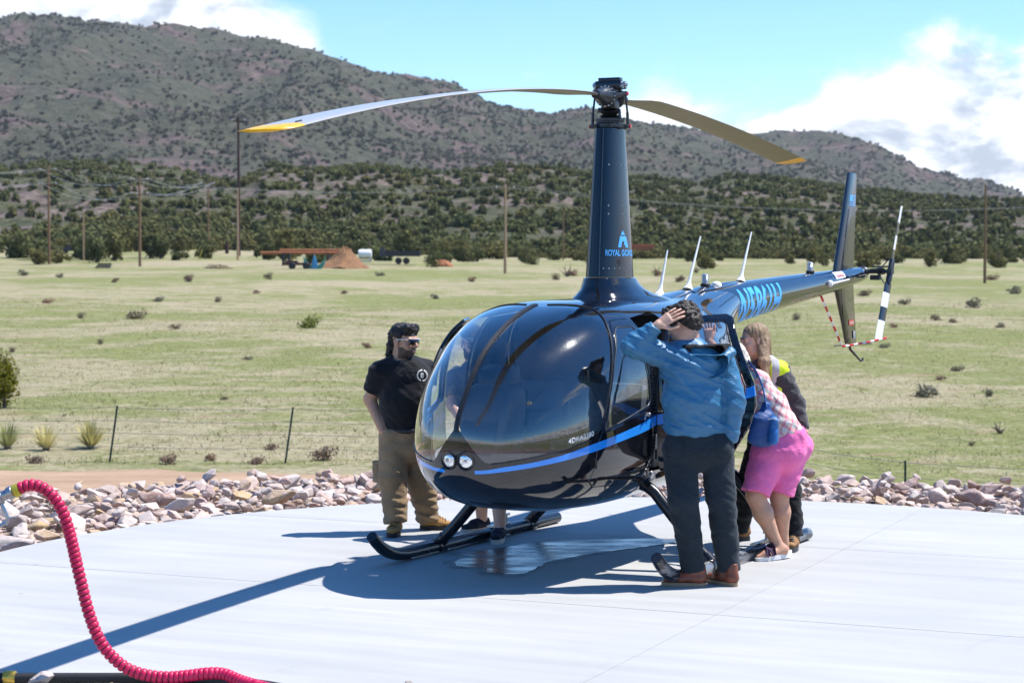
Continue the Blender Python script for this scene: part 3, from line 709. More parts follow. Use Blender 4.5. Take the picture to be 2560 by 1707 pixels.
for z_ in (2.10, 2.22, 2.50, 2.56, 2.86):
    a_, b_ = fair(z_)
    for an in ((25, 40, 55, 70, 82, 95, 110) if z_ == 2.10 else (38, 84, 100)):
        c_, s_ = math.cos(rad(an)), math.sin(rad(an)); p_ = Vector((abs(c_) ** (2 / 2.25) * a_ * (1 if c_ > 0 else -1), abs(s_) ** (2 / 2.25) * b_, z_)); nrm = Vector((c_ / a_, s_ / b_, 0)).normalized()
        b.lathe([(.006, -.002), (.006, .002), (.002, .004)], p_, nrm, 8)
b.build('screws', m_steel, mf)['kind'] = 'stuff'
b = MB(); a_, b_ = fair(2.15); b.lathe([(.022, -.01), (.022, .003), (.004, .003)], (math.cos(rad(66)) * a_ * 1.03, math.sin(rad(66)) * b_ * 1.01, 2.145), (.2, 1, 0), 16); b.build('access_plug', m_rub, mf)
# seam strips on the leading edge
for an in (-14, 14):
    b = MB(); pts = []
    for z_ in np.linspace(2.05, 3.13, 10):
        a_, b_ = fair(z_); pts.append((math.cos(rad(an)) * a_ * 1.005, math.sin(rad(an)) * b_ * 1.25, z_))
    b.tube(pts, .005, 6); b.build('seam_strip', m_paint, mf, smooth=True)

# lettering ------------------------------------------------------------------
def text_tris(body, maxlen=.15, bold=.012, shear=0.0):
    cu = bpy.data.curves.new('lettering', 'FONT'); cu.body = body; cu.size = 1.0; cu.offset = bold; cu.resolution_u = 4; cu.shear = shear
    o = bpy.data.objects.new('lettering_tmp', cu); COL.objects.link(o); dg = bpy.context.evaluated_depsgraph_get(); me = bpy.data.meshes.new_from_object(o.evaluated_get(dg))
    bpy.data.objects.remove(o); bpy.data.curves.remove(cu)
    bm = bmesh.new(); bm.from_mesh(me); bmesh.ops.triangulate(bm, faces=bm.faces)
    for _ in range(5):
        lg = [e for e in bm.edges if e.calc_length() > maxlen]
        if not lg: break
        bmesh.ops.subdivide_edges(bm, edges=lg, cuts=1, use_grid_fill=False); bmesh.ops.triangulate(bm, faces=[f for f in bm.faces if len(f.verts) > 3])
    bm.verts.ensure_lookup_table(); P = np.array([v.co[:2] for v in bm.verts]); F = [tuple(v.index for v in f.verts) for f in bm.faces]; bm.free(); bpy.data.meshes.remove(me)
    mn = P.min(0); mxv = P.max(0); return (P - mn) / (mxv - mn), F
def lettering(name, body, fn, mat, parent, **kw):
    P, F = text_tris(body, **kw); return obj(name, mesh_np(name, [tuple(fn(u, v)) for u, v in P], F), mat, parent)

# tail boom ------------------------------------------------------------------
BC = pch([-6.0, -5.0, -2.6, -1.4], [2.058, 1.985, 1.825, 1.735]); BR = pch([-6.0, -5.85, -5.0, -2.6, -1.4], [.060, .070, .103, .168, .20])
def ring_x(x, r, zc, n=40): return [(x, r * math.cos(2 * math.pi * k / n), zc + r * math.sin(2 * math.pi * k / n)) for k in range(n)]
rings = [ring_x(x_, float(BR(x_)), float(BC(x_))) for x_ in np.linspace(-1.4, -5.9, 30)] + [ring_x(-5.93, .058, 2.053), ring_x(-5.945, .03, 2.054)]
boom = loft('tail_boom', rings, m_paint, heli)
b = MB()
for x_ in (-2.02, -3.75, -4.72, -5.3):
    r_, zc = float(BR(x_)), float(BC(x_))
    for k in range(30):
        an = 2 * math.pi * k / 30; n_ = Vector((0, math.cos(an), math.sin(an))); q = n_.to_track_quat('Z', 'Y'); p_ = Vector((x_, 0, zc)) + n_ * r_
        v = [p_ + q @ Vector((.0035 * math.cos(a_ * math.pi / 3), .0035 * math.sin(a_ * math.pi / 3), 0)) for a_ in range(6)] + [p_ + n_ * .003]; b.add(v, [(i_, (i_ + 1) % 6, 6) for i_ in range(6)])
b.build('rivets', m_dgrey, boom)['kind'] = 'stuff'
def on_boom(x, ang, off=.002): r_ = float(BR(x)) + off; return Vector((x, r_ * math.cos(ang), float(BC(x)) + r_ * math.sin(ang)))
lettering('registration', 'N5861H', lambda u, v: on_boom(-2.20 - u * 1.02 + .05 * (1 - v), rad(-72 + 122 * v)), m_blue, boom, maxlen=.12, bold=.03)
b = MB()   # spine fairing with its crease towards the collar
sp = []
for x_, w_, z_ in ((-.35, .24, 1.90), (-.6, .215, 1.905), (-.9, .18, 1.905), (-1.3, .145, 1.925), (-1.8, .105, 1.962), (-2.3, .07, 1.99), (-2.7, .02, 2.0)):
    sp.append([(x_, w_ * math.cos(rad(a_)), z_ - .10 + .10 * math.sin(rad(a_)) * (1 if a_ <= 180 else 1)) for a_ in np.linspace(0, 360, 28, endpoint=False)])
loft('spine_fairing', sp, m_paint, heli)
pv_ = [side_pt(x_, z_, .003)[0] for x_ in (-.90, -.96, -1.02) for z_ in (1.64, 1.69, 1.74, 1.79)]
obj('cooling_grille', mesh_np('cooling_grille', pv_, [(i_ * 4 + k, i_ * 4 + k + 1, i_ * 4 + k + 5, i_ * 4 + k + 4) for i_ in range(2) for k in range(3)]), m_rub, heli)
# antennas and beacons
for x_, z0, x1, z1 in ((-.90, 1.893, -1.056, 2.245), (-1.467, 1.935, -1.725, 2.364), (-2.611, 1.992, -2.861, 2.419)):
    b = MB(); b.tube([(x_, 0, z0 - .01), (x_ - .012, 0, z0 + .01), (x_ - .025, 0, z0 + .045), (x_ - .04, 0, z0 + .085), (x1, 0, z1)], [.048, .036, .018, .012, .006], 12)
    b.build('whip_antenna', m_white, heli, smooth=True)
m_beac, t = new_mat('ribbed beacon glass'); ob = coords(t); wv = t.n('ShaderNodeTexWave'); wv.bands_direction = 'Z'; wv.inputs['Scale'].default_value = 60; t.put(wv.inputs[0], ob)
out(t, pbsdf(t, t.mix(wv.outputs[1], (.35, .36, .38), (.8, .8, .82)), .12, .5, t.bump(wv.outputs[1], .6, .003)))
for x_, z0 in ((-1.83, 1.925), (-4.362, 2.03)):
    b = MB(); b.lathe([(.040, 0), (.040, .05), (.034, .055)], (x_, 0, z0), n=20); bb = b.build('beacon', m_rub, heli, smooth=True)
    b = MB(); b.lathe([(.029, .052), (.030, .12), (.024, .132), (.005, .136)], (x_, 0, z0), n=20); b.build('beacon_lens', m_beac, bb, smooth=True)
b = MB(); b.lathe([(.045, 0), (.043, .02), (.03, .035), (.005, .042)], (-2.02, .02, 1.955), n=20); b.build('puck_antenna', m_white, heli, smooth=True)
# white rail with its placard on the boom side
b = MB(); b.tube([on_boom(-4.52, rad(2), .012), on_boom(-4.62, rad(2), .022), on_boom(-5.14, rad(2), .020)], [.008, .010, .008], 8); b.lathe([(.03, 0), (.032, .02), (.02, .035)], on_boom(-4.56, rad(4), 0), (0, 1, .05), 14); b.build('pitot_rail', m_white, boom, smooth=True)
pl = []
for u in range(9):
    for v in range(5): pl.append(on_boom(-4.80 - .30 * u / 8, rad(16 + 42 * v / 4), .003))
pf = [(u * 5 + v, u * 5 + v + 1, (u + 1) * 5 + v + 1, (u + 1) * 5 + v) for u in range(8) for v in range(4)]
o = obj('placard', mesh_np('placard', pl, pf), m_white, boom)
lettering('placard_text', 'DANGER', lambda u, v: on_boom(-4.83 - .24 * u, rad(22 + 17 * v), .005), m_red, o, maxlen=.4)

# fins ---------------------------------------------------------------------
def fin(name, secs, mat):
    rings = []
    for x0, x1, z_, th_ in secs:
        r_ = []
        for k in range(24):
            an = 2 * math.pi * k / 24; c_ = math.cos(an); xx = (x0 + x1) / 2 + (x0 - x1) / 2 * c_; r_.append((xx, math.sin(an) * th_ * (.55 + .45 * c_) if c_ > -.2 else math.sin(an) * th_ * (.55 + .45 * c_), z_))
        rings.append(r_)
    return loft(name, rings, mat, heli)
uf = fin('upper_fin', [(-5.02, -5.62, 2.02, .045), (-5.03, -5.625, 2.12, .045), (-5.25, -5.67, 2.60, .036), (-5.415, -5.70, 3.02, .026), (-5.43, -5.695, 3.045, .018)], m_mast)
lf = fin('lower_fin', [(-5.05, -5.62, 1.99, .042), (-5.06, -5.625, 1.90, .042), (-5.25, -5.68, 1.60, .034), (-5.37, -5.72, 1.385, .028), (-5.385, -5.71, 1.365, .02)], m_paint)
def fin_side(x0, x1, th_, x, off=.003):
    c_ = max(-1, min(1, (x - (x0 + x1) / 2) / ((x0 - x1) / 2))); s_ = math.sqrt(max(0, 1 - c_ * c_)); return s_ * th_ * (.55 + .45 * c_) + off
def flagpt(u, v, off=.003): x_ = -5.425 - .215 * u; return (x_, fin_side(-5.37, -5.685, .031, x_, off), 2.715 + .11 * v)
fl = [flagpt(u / 6, v / 2) for u in range(7) for v in range(3)]; o = obj('flag_decal', mesh_np('flag_decal', fl, [(u * 3 + v, u * 3 + v + 1, (u + 1) * 3 + v + 1, (u + 1) * 3 + v) for u in range(6) for v in range(2)]), m_blue, uf)
b = MB()
for k in range(6):
    v0 = .06 + k * .155; u0 = .46 if k >= 3 else .04
    pts = [flagpt(u0 + (1 - .03 - u0) * j / 4, v, .0045) for j in range(5) for v in (v0, v0 + .07)]; b.add(pts, [(2 * j, 2 * j + 1, 2 * j + 3, 2 * j + 2) for j in range(4)])
b.build('flag_stripes', m_mast, o)
def lfpt(u, v, off=.004): x_ = -5.42 - .20 * u; return (x_, fin_side(-5.27, -5.685, .033, x_, off), 1.545 + .055 * v)
o = obj('placard', mesh_np('placard', [lfpt(u / 4, v) for u in range(5) for v in (0, 1)], [(2 * j, 2 * j + 1, 2 * j + 3, 2 * j + 2) for j in range(4)]), m_red, lf)
lettering('placard_text', 'DANGER', lambda u, v: lfpt(.1 + .8 * u, .25 + .5 * v, .006), m_white, o, maxlen=.5)
def lfp2(u, v, off=.004): x_ = -5.57 - .085 * u; return (x_, fin_side(-5.34, -5.71, .030, x_, off) + .004, 1.415 + .075 * v)
obj('data_plate', mesh_np('data_plate', [lfp2(u, v) for u in (0, 1) for v in (0, 1)], [(0, 1, 3, 2)]), m_white, lf)
# striped guard and tail skid
gp = [(-4.58, .03, 1.845), (-4.75, .03, 1.71), (-5.17, .03, 1.372), (-5.23, .03, 1.348), (-5.32, .05, 1.352), (-5.62, .12, 1.372), (-6.02, .215, 1.408)]
gpts = []
for i in range(len(gp) - 1):
    for j in range(8): gpts.append(Vector(gp[i]).lerp(Vector(gp[i + 1]), j / 8))
gpts.append(Vector(gp[-1])); L = [0]
for a_, c_ in zip(gpts, gpts[1:]): L.append(L[-1] + (c_ - a_).length)
guard = MB(); guard.tube(gpts, .010, 8); go = guard.build('tail_guard', m_white, heli, smooth=True)
b = MB(); s_ = .0
while s_ < L[-1] - .05:
    seg = [p_ for p_, l_ in zip(gpts, L) if s_ <= l_ <= s_ + .078]
    def at_l(d_):
        i = max(k for k in range(len(L)) if L[k] <= d_ + 1e-9); i = min(i, len(L) - 2); return gpts[i].lerp(gpts[i + 1], (d_ - L[i]) / (L[i + 1] - L[i]))
    b = MB(); b.tube([at_l(s_)] + [p_ for p_, l_ in zip(gpts, L) if s_ < l_ < s_ + .078] + [at_l(min(s_ + .078, L[-1]))], .0118, 8); b.build('red_band', m_red, go, smooth=True); s_ += .155
pass
b = MB(); b.tube([(-5.5, 0, 1.375), (-5.53, 0, 1.31), (-5.72, 0, 1.235), (-5.86, 0, 1.178), (-5.915, 0, 1.182), (-5.93, 0, 1.205)], [.016, .014, .012, .011, .011, .010], 8); b.build('tail_skid', m_black, heli, smooth=True)
b = MB(); b.tube([(-5.0, .02, 1.36), (-6.15, .02, 1.345)], .006, 6); b.build('guard_brace', m_black, heli, smooth=True)

# tail rotor ---------------------------------------------------------------
TR = Vector((-5.86, .30, 2.075)); b = MB()
b.lathe([(.05, -.30), (.052, -.26), (.034, -.23), (.022, -.22), (.022, -.10), (.03, -.09), (.03, -.06), (.018, -.05), (.018, .02)], TR, (0, 1, 0), 16)
b.box(TR + Vector((-.03, -.16, -.06)), (.05, .10, .05)); b.tube([TR + Vector((.03, -.2, .02)), TR + Vector((.06, -.05, .03))], .008, 6); b.tube([TR + Vector((-.02, -.2, .045)), TR + Vector((-.05, -.03, .05))], .008, 6); b.lathe([(.045, -.12), (.045, -.10)], TR, (0, 1, 0), 14)
gb = b.build('tail_gearbox', m_dgrey, heli, smooth=True)
tdir = Vector((-math.sin(rad(29)), 0, math.cos(rad(29))))
b = MB(); b.tube([TR - tdir * .14, TR - tdir * .1, TR + tdir * .1, TR + tdir * .14], [.022, .03, .03, .022], 12); b.box(TR, (.09, .05, .05)); 
for sg in (-1, 1): b.tube([TR + tdir * sg * .13 + Vector((.04, -.03, 0)), TR + tdir * sg * .02 + Vector((.05, -.10, 0))], .006, 6)
th_hub = b.build('tail_rotor_hub', m_dgrey, heli, smooth=True)
perp = Vector((tdir.z, 0, -tdir.x))
for sg in (1, -1):
    def tb(seg0, seg1, off=0.0):
        bb = MB(); rr = []
        for s_ in (seg0, seg1):
            c0 = TR + tdir * sg * s_; skew = .02 * (s_ - .13) / .62
            rr.append([c0 + perp * (sg * .062 * math.cos(a_)) + Vector((0, 1, 0)) * ((.0075 + off) * math.sin(a_) + .014 * math.cos(a_) * 1) + tdir * sg * (-.035 * math.cos(a_) if s_ > .7 else -.02 * math.cos(a_)) for a_ in np.linspace(0, 2 * math.pi, 14, endpoint=False)])
        v = [p_ for r_ in rr for p_ in r_]; f = [(k, (k + 1) % 14, 14 + (k + 1) % 14, 14 + k) for k in range(14)] + [tuple(range(13, -1, -1)), tuple(range(14, 28))]
        bb.add(v, f); return bb
    blade = tb(.13, .75).build('tail_rotor_blade', m_mast, heli, smooth=30)
    for s0, s1 in ((.24, .40), (.55, .752)): tb(s0, s1, .0015).build('white_band', m_white, blade, smooth=30)

# main rotor -------------------------------------------------------------------
RA = rad(5.3); rfw = Vector((math.cos(RA), math.sin(RA), 0)); rlt = Vector((-math.sin(RA), math.cos(RA), 0)); up = Vector((0, 0, 1))
def R(a_, b_, c_): return rfw * a_ + rlt * b_ + up * c_
rq = Matrix.Rotation(RA, 3, 'Z')
b = MB(); b.tube([(0, 0, 3.10), (0, 0, 3.42)], .036, 18); b.build('rotor_shaft', m_dgrey, heli, smooth=True)
b = MB()
b.lathe([(.10, 3.135), (.118, 3.14), (.118, 3.165), (.10, 3.175), (.10, 3.182), (.108, 3.186), (.108, 3.205), (.06, 3.215)], n=26)
for k, an in enumerate((30, 150, 270, 95, 215, 335)):
    c_, s_ = math.cos(rad(an)), math.sin(rad(an)); b.tube([(c_ * .09, s_ * .09, 3.155), (c_ * .145, s_ * .145, 3.145)], [.018, .012], 8)
    if k < 3: b.tube([(c_ * .07, s_ * .07, 3.06), (c_ * .085, s_ * .085, 3.15)], .009, 8)
sw = b.build('swashplate', m_dgrey, heli, smooth=True)
b = MB(); b.lathe([(.05, 3.21), (.082, 3.225), (.05, 3.24), (.086, 3.255), (.05, 3.268), (.072, 3.278), (.045, 3.29)], n=24); b.build('rubber_boot', m_rub, heli, smooth=25)
b = MB(); b.tube([R(0, .10, 3.145), R(0, .118, 3.175)], .010, 8)
for sg in (1, -1):
    lk = MB(); lk.tube([R(-.03 * sg, .128 * sg, 3.15), R(-.02 * sg, .128 * sg, 3.25)], .011, 10); lk.tube([R(-.02 * sg, .128 * sg, 3.25), R(.03 * sg, .13 * sg, 3.385)], .008, 10)
    lk.box(R(-.03 * sg, .128 * sg, 3.15), (.03, .03, .03), rq); lk.box(R(.03 * sg, .13 * sg, 3.385), (.032, .026, .034), rq); lo = lk.build('pitch_link', m_dgrey, heli, smooth=True)
    for wq in (R(.03 * sg, .146 * sg, 3.385), R(-.03 * sg, .146 * sg, 3.15)): rr = MB(); rr.lathe([(.014, -.006), (.014, .006)], wq, rlt, 10); rr.build('witness_mark', m_red, lo)
dl = MB(); dl.tube([R(.02, .05, 3.275), R(.05, .09, 3.265), R(.06, .10, 3.20)], .011, 8); dl.build('scissor_link', m_dgrey, heli, smooth=True); dl = MB(); dl.tube([R(-.02, -.05, 3.275), R(-.03, -.10, 3.275)], [.012, .018], 10); dl.build('scissor_link', m_dgrey, heli, smooth=True)
b = MB(); b.box(R(0, 0, 3.375), (.30, .075, .10), rq); b.box(R(0, 0, 3.31), (.11, .11, .06), rq)
b.build('hub_yoke', m_dgrey, heli, smooth=True, bevel=.008)
b = MB(); b.box(R(0, 0, 3.452), (.105, .20, .060), rq); b.box(R(-.005, 0, 3.492), (.07, .17, .032), rq)
tb_ = b.build('teeter_block', m_mast, heli, smooth=True, bevel=.007)
b = MB(); b.lathe([(.024, -.125), (.024, .125)], R(.0, 0, 3.455), rlt, 14); b.lathe([(.014, -.135), (.014, .135)], R(.0, 0, 3.455), rlt, 10)
for sg in (-1, 1): b.lathe([(.017, -.115), (.017, .115)], R(.035 * sg, 0, 3.44), rlt, 10)
b.build('teeter_bolt', m_steel, heli, smooth=True)
for sg in (1, -1):
    b = MB(); d_ = rfw * sg; c0 = R(.085 * sg, 0, 3.365)
    b.lathe([(.062, -.01), (.082, 0), (.082, .018), (.07, .022), (.066, .06), (.05, .10), (.036, .135), (.034, .22)], c0, d_, 28)
    h_ = b.build('blade_grip', m_dgrey, heli, smooth=30)
    b = MB(); q = Vector(d_).to_track_quat('Z', 'Y')
    for k in range(16):
        an = 2 * math.pi * k / 16; b.lathe([(.0065, .016), (.0065, .027), (.003, .029)], c0 + q @ Vector((.074 * math.cos(an), .074 * math.sin(an), 0)), d_, 6)
    b.build('flange_bolts', m_alu, h_)['kind'] = 'stuff'
    b = MB(); b.tube([c0 + rlt * (.06 * sg) + up * .0, c0 + rlt * (.135 * sg) - d_ * .05 + up * .02], [.022, .014], 8); b.build('pitch_horn', m_dgrey, h_, smooth=True)

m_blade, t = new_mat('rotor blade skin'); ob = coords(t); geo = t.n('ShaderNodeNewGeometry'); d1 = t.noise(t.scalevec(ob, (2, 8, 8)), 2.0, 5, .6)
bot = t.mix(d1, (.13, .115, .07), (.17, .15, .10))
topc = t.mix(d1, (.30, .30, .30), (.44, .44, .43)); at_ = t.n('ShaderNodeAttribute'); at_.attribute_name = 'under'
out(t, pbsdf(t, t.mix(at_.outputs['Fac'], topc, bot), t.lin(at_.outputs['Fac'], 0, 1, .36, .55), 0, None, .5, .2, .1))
def blade(sg, ztip, zpow, tipcol, pitch0, pitch1):
    dirv = rfw * sg; chd = rlt * sg           # chd points to the leading edge (rotor turns anticlockwise)
    prof = [(.0, .0), (.02, .018), (.06, .03), (.14, .042), (.25, .047), (.40, .042), (.60, .028), (.80, .013), (1.0, .001)]
    ring = [(c_, t_) for c_, t_ in prof] + [(c_, -t_ * .85) for c_, t_ in prof[::-1][1:-1]]
    stations = [(.30, .06, .055), (.36, .10, .06), (.48, .22, .12), (.62, .262, .12)] + [(r_, .262, .12) for r_ in np.linspace(.8, 4.79, 34)]
    def sec(r_, ch, tk, sweep=0.0, shrink=1.0):
        k = (r_ / 5.0); z_ = 3.365 + (ztip - 3.365) * k ** zpow; slope = (ztip - 3.365) * zpow * k ** (zpow - 1) / 5.0
        pt = rad(pitch0 + (pitch1 - pitch0) * k); nrm = (up - dirv * slope).normalized(); cc = chd * math.cos(pt) + nrm * math.sin(pt); nn = nrm * math.cos(pt) - chd * math.sin(pt)
        base = dirv * r_ + up * z_; fat = .12 / max(tk, 1e-3)
        return [base + cc * ((.28 - c_) * ch - sweep) + nn * (t_ * ch * (1.0 if ch > .2 else 2.6 - 6 * ch)) for c_, t_ in ring]
    rings = [sec(*s_) for s_ in stations]; n_ = len(ring)
    def make(name, rings, mat):
        b = MB(); v = [p_ for r_ in rings for p_ in r_]
        f = [(i * n_ + k, i * n_ + (k + 1) % n_, (i + 1) * n_ + (k + 1) % n_, (i + 1) * n_ + k) for i in range(len(rings) - 1) for k in range(n_)] + [tuple(range(n_ - 1, -1, -1)), tuple((len(rings) - 1) * n_ + k for k in range(n_))]
        b.add(v, f); o = b.build(name, mat, heli, smooth=50); me = o.data
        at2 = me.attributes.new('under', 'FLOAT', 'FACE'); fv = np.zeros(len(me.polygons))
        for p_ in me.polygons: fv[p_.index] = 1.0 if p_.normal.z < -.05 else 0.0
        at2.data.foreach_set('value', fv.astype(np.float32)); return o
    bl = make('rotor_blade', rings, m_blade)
    tipr = [sec(4.791, .265, .12), sec(4.90, .262, .12, .005), sec(4.98, .20, .12, .045), sec(5.02, .09, .12, .13)]
    tp = make('blade_tip', tipr, tipcol); tp.parent = bl
    b = MB(); k1 = [sec(r_, .262, .12) for r_ in (4.71, 4.77)]
    b.tube([k1[0][4] + up * .001, k1[1][4] + up * .001], .006, 6); b.build('weight_screw', m_rub, bl)
    return bl
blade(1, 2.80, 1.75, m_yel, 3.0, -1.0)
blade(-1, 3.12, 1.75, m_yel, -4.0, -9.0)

# skids and cross tubes --------------------------------------------------------
m_skid = plain('skid paint', (.010, .013, .020), .25, bump=.04, scale=12)
m_worn, t = new_mat('worn skid tube'); ob = coords(t); n = t.noise(t.scalevec(ob, (1, 5, 5)), 2.2, 6, .65); ed = t.sstep(n, .46, .60)
out(t, pbsdf(t, t.mix(ed, (.012, .015, .022), (.30, .31, .33)), t.lin(ed, 0, 1, .22, .42), t.math('MULTIPLY', ed, .7), t.bump(n, .1, .004)))
for sg in (1, -1):
    y_ = 1.09 * sg; b = MB()
    b.tube([(-1.28, y_, .048), (-1.0, y_, .048), (0, y_, .047), (1.05, y_, .047), (1.15, y_, .05), (1.26, y_, .062), (1.36, y_, .088), (1.45, y_, .128), (1.53, y_, .18), (1.585, y_, .225)], [.046] * 7 + [.045, .042, .040], 18)
    sk = b.build('skid', m_worn if sg > 0 else m_skid, heli, smooth=40)
    b = MB(); b.box((.35, y_, .013), (1.5, .07, .02)); b.build('skid_shoe', m_steel, sk, bevel=.005)
    b = MB(); b.box((-.28, y_, .10), (.30, .05, .014)); b.lathe([(.012, 0), (.012, .07)], (-.40, y_, .10), n=10); b.tube([(-.46, y_ - .03, .16), (-.36, y_ + .03, .165)], .008, 8); b.box((-.40, y_, .165), (.10, .018, .018)); b.build('ground_wheel_lug', m_steel, sk, smooth=True)
for x_, yb, zb in ((.65, .50, .60), (-.80, .46, .64)):
    b = MB(); half = [(1.085, .075), (1.0, .155), (.88, .285), (.76, .42), (.66, .535), (.60, .575), (.52, .598), (.40, .60), (.2, .60), (0, .60)]
    pts = [(x_, y_, z_) for y_, z_ in half] + [(x_, -y_, z_) for y_, z_ in half[-2::-1]]
    b.tube(pts, .042, 14, flat=1.0, up=(1, 0, 0)); ct = b.build('cross_tube', m_skid, heli, smooth=True)
    for sg in (1, -1):
        c_ = MB(); c_.tube([(x_ - .06, 1.09 * sg, .048), (x_ + .06, 1.09 * sg, .048)], .053, 16); c_.tube([(x_, 1.088 * sg, .07), (x_, 1.04 * sg, .118)], .05, 12); c_.build('saddle', m_skid, ct, smooth=True)
b = MB(); b.lathe([(.035, 0), (.035, .02), (.02, .03)], side_pt(.72, .66, -.002)[0], (0, 1, -.3), 14); b.build('drain_cap', m_steel, heli, smooth=True)

# logo and name on the mast fairing, serial on the glass -----------------------------
def on_fair(deg, z, off=.0025):
    a_, b_ = fair(z); c_, s_ = math.cos(rad(deg)), math.sin(rad(deg)); e_ = 2 / 2.25
    x_ = math.copysign(abs(c_) ** e_, c_) * a_; y_ = abs(s_) ** e_ * b_; nrm = Vector((c_ / a_, s_ / b_, 0)).normalized(); return Vector((x_, y_, z)) + nrm * off
lettering('operator_name', 'ROYAL GORGE', lambda u, v: on_fair(30 + 92 * u, 2.193 + .046 * v), m_blue, mf, maxlen=.2, bold=.02)
b = MB()
for poly in ([(.5, 1.0), (.72, .74), (.28, .74)], [(.0, .0), (.30, .0), (.40, .34), (.33, .36), (.43, .50), (.52, .34), (.62, .42), (.60, .14), (.72, .14), (.70, 0), (1.0, 0), (.80, .66), (.20, .66)]):
    bm = bmesh.new(); vs_ = [bm.verts.new((p_[0], p_[1], 0)) for p_ in poly]; bm.faces.new(vs_); bmesh.ops.triangulate(bm, faces=bm.faces)
    for _ in range(2): bmesh.ops.subdivide_edges(bm, edges=bm.edges, cuts=1, use_grid_fill=False); bmesh.ops.triangulate(bm, faces=[f for f in bm.faces if len(f.verts) > 3])
    bm.verts.index_update(); b.add([on_fair(66 + 32 * v.co.x, 2.256 + .125 * v.co.y) for v in bm.verts], [tuple(v.index for v in f.verts) for f in bm.faces]); bm.free()
b.build('operator_logo', m_blue, mf)
lettering('serial_number', '4DKA2380', lambda u, v: side_pt(1.842 - .212 * u, .962 + .042 * u + .034 * v, .004)[0], m_white, fus, maxlen=.3, bold=.01)

# cabin -----------------------------------------------------------------------
m_floor = plain('cabin carpet', (.07, .075, .085), .9, bump=.4)
b = MB(); fl_ = []
for x_ in np.linspace(2.05, -.6, 22):
    s_ = Sx(x_); k = min(.97, abs((.66 - float(ZM(s_))) / (float(ZB(s_)) - float(ZM(s_))))); hw = float(HW(s_)) * (1 - k ** float(NL(s_))) ** (1 / float(NL(s_))) - .02; fl_.append((x_, max(.02, hw)))
v = [(x_, hw, .66) for x_, hw in fl_] + [(x_, -hw, .66) for x_, hw in fl_]; n_ = len(fl_); b.add(v, [(i, i + 1, n_ + i + 1, n_ + i) for i in range(n_ - 1)]); b.build('cabin_floor', m_floor, heli)
b = MB(); v = []
for z_ in np.linspace(.66, 1.82, 10):
    s_ = Sx(-.12); zm = float(ZM(s_)); zr = float(ZT(s_) if z_ > zm else ZB(s_)); nn = float(NU(s_) if z_ > zm else NL(s_)); k = abs((z_ - zm) / (zr - zm)); hw = float(HW(s_)) * max(0, 1 - k ** nn) ** (1 / nn) - .015; v += [(-.12, hw, z_), (-.12, -hw, z_)]
b.add(v, [(2 * i, 2 * i + 1, 2 * i + 3, 2 * i + 2) for i in range(9)]); b.build('rear_bulkhead', m_lin, heli)
for x_, back in ((1.06, .60), (.30, -.02)):
    for sg in (1, -1):
        b = MB(); b.box((x_ - .10, .33 * sg, .80), (.48, .46, .24)); st_ = b.build('seat', m_seat, heli, smooth=True, bevel=.04)
        b = MB(); b.box((back, .33 * sg, 1.06), (.10, .44, .46), Matrix.Rotation(rad(-10), 3, 'Y')); b.build('backrest', m_seat, st_, smooth=True, bevel=.035)
        b = MB(); b.tube([(back + .08, .16 * sg, 1.30), (back + .14, .30 * sg, 1.10), (x_ - .05, .46 * sg, .93)], .018, 6, flat=.2); b.build('harness', m_rub, st_)
# console
def crect(x, hw, z, r=.03, tilt=0): return [(x, hw * a_, z) for a_ in (-1, 1)]
rings = []
for z_, xf, xb, hw in ((.66, 1.98, 1.78, .10), (.85, 1.97, 1.76, .11), (.97, 1.98, 1.70, .15), (1.05, 1.99, 1.66, .185), (1.15, 1.97, 1.64, .195), (1.25, 1.92, 1.64, .195), (1.305, 1.85, 1.65, .185), (1.33, 1.79, 1.66, .16), (1.335, 1.74, 1.67, .12)):
    r_ = []
    for k in range(32):
        an = 2 * math.pi * k / 32; c_, s_ = math.cos(an), math.sin(an); r_.append(((xf + xb) / 2 + (xf - xb) / 2 * math.copysign(abs(c_) ** .45, c_), hw * math.copysign(abs(s_) ** .45, s_), z_))
    rings.append(r_)
con = loft('instrument_console', rings, m_lin, heli, sharp=30)
b = MB(); b.box((1.715, 0, 1.385), (.17, .24, .12), Matrix.Rotation(rad(14), 3, 'Y')); b.build('glareshield', m_lin, con, smooth=True, bevel=.02)
b = MB(); b.box((1.636, 0, 1.17), (.012, .34, .24)); b.build('instrument_panel', m_rub, con, bevel=.004)
for y_, z_ in ((-.11, 1.23), (0, 1.23), (.11, 1.23), (-.11, 1.12), (0, 1.12), (.11, 1.12)):
    b = MB(); b.lathe([(.048, 0), (.048, .008), (.04, .010), (.04, .004)], (1.631, y_, z_), (-1, 0, 0), 18); b.build('gauge', m_dgrey, con, smooth=30)
b = MB(); b.lathe([(.010, 0), (.013, .01), (.011, .03), (.004, .036)], (1.68, .192, 1.21), (0, 1, 0), 12); b.build('control_knob', m_yel, con, smooth=True)
b = MB(); b.tube([(1.42, 0, .70), (1.33, 0, 1.0), (1.26, 0, 1.12)], .014, 8); b.tube([(1.26, -.30, 1.16), (1.26, 0, 1.12), (1.26, .30, 1.16)], .011, 8)
for sg in (-1, 1): b.tube([(1.26, .30 * sg, 1.10), (1.26, .30 * sg, 1.22)], .016, 8)
b.build('cyclic', m_black, heli, smooth=True)
b = MB(); b.box((1.69, .0, 1.565), (.07, .085, .095)); cp = b.build('compass', m_black, heli, smooth=True, bevel=.015); b = MB(); b.tube([(1.69, .0, 1.60), (1.72, .0, 1.665)], .008, 6); b.build('compass_stalk', m_black, cp)
b = MB(); b.box((1.728, .0, 1.565), (.004, .05, .05)); b.build('deviation_card', m_dgrey, cp)
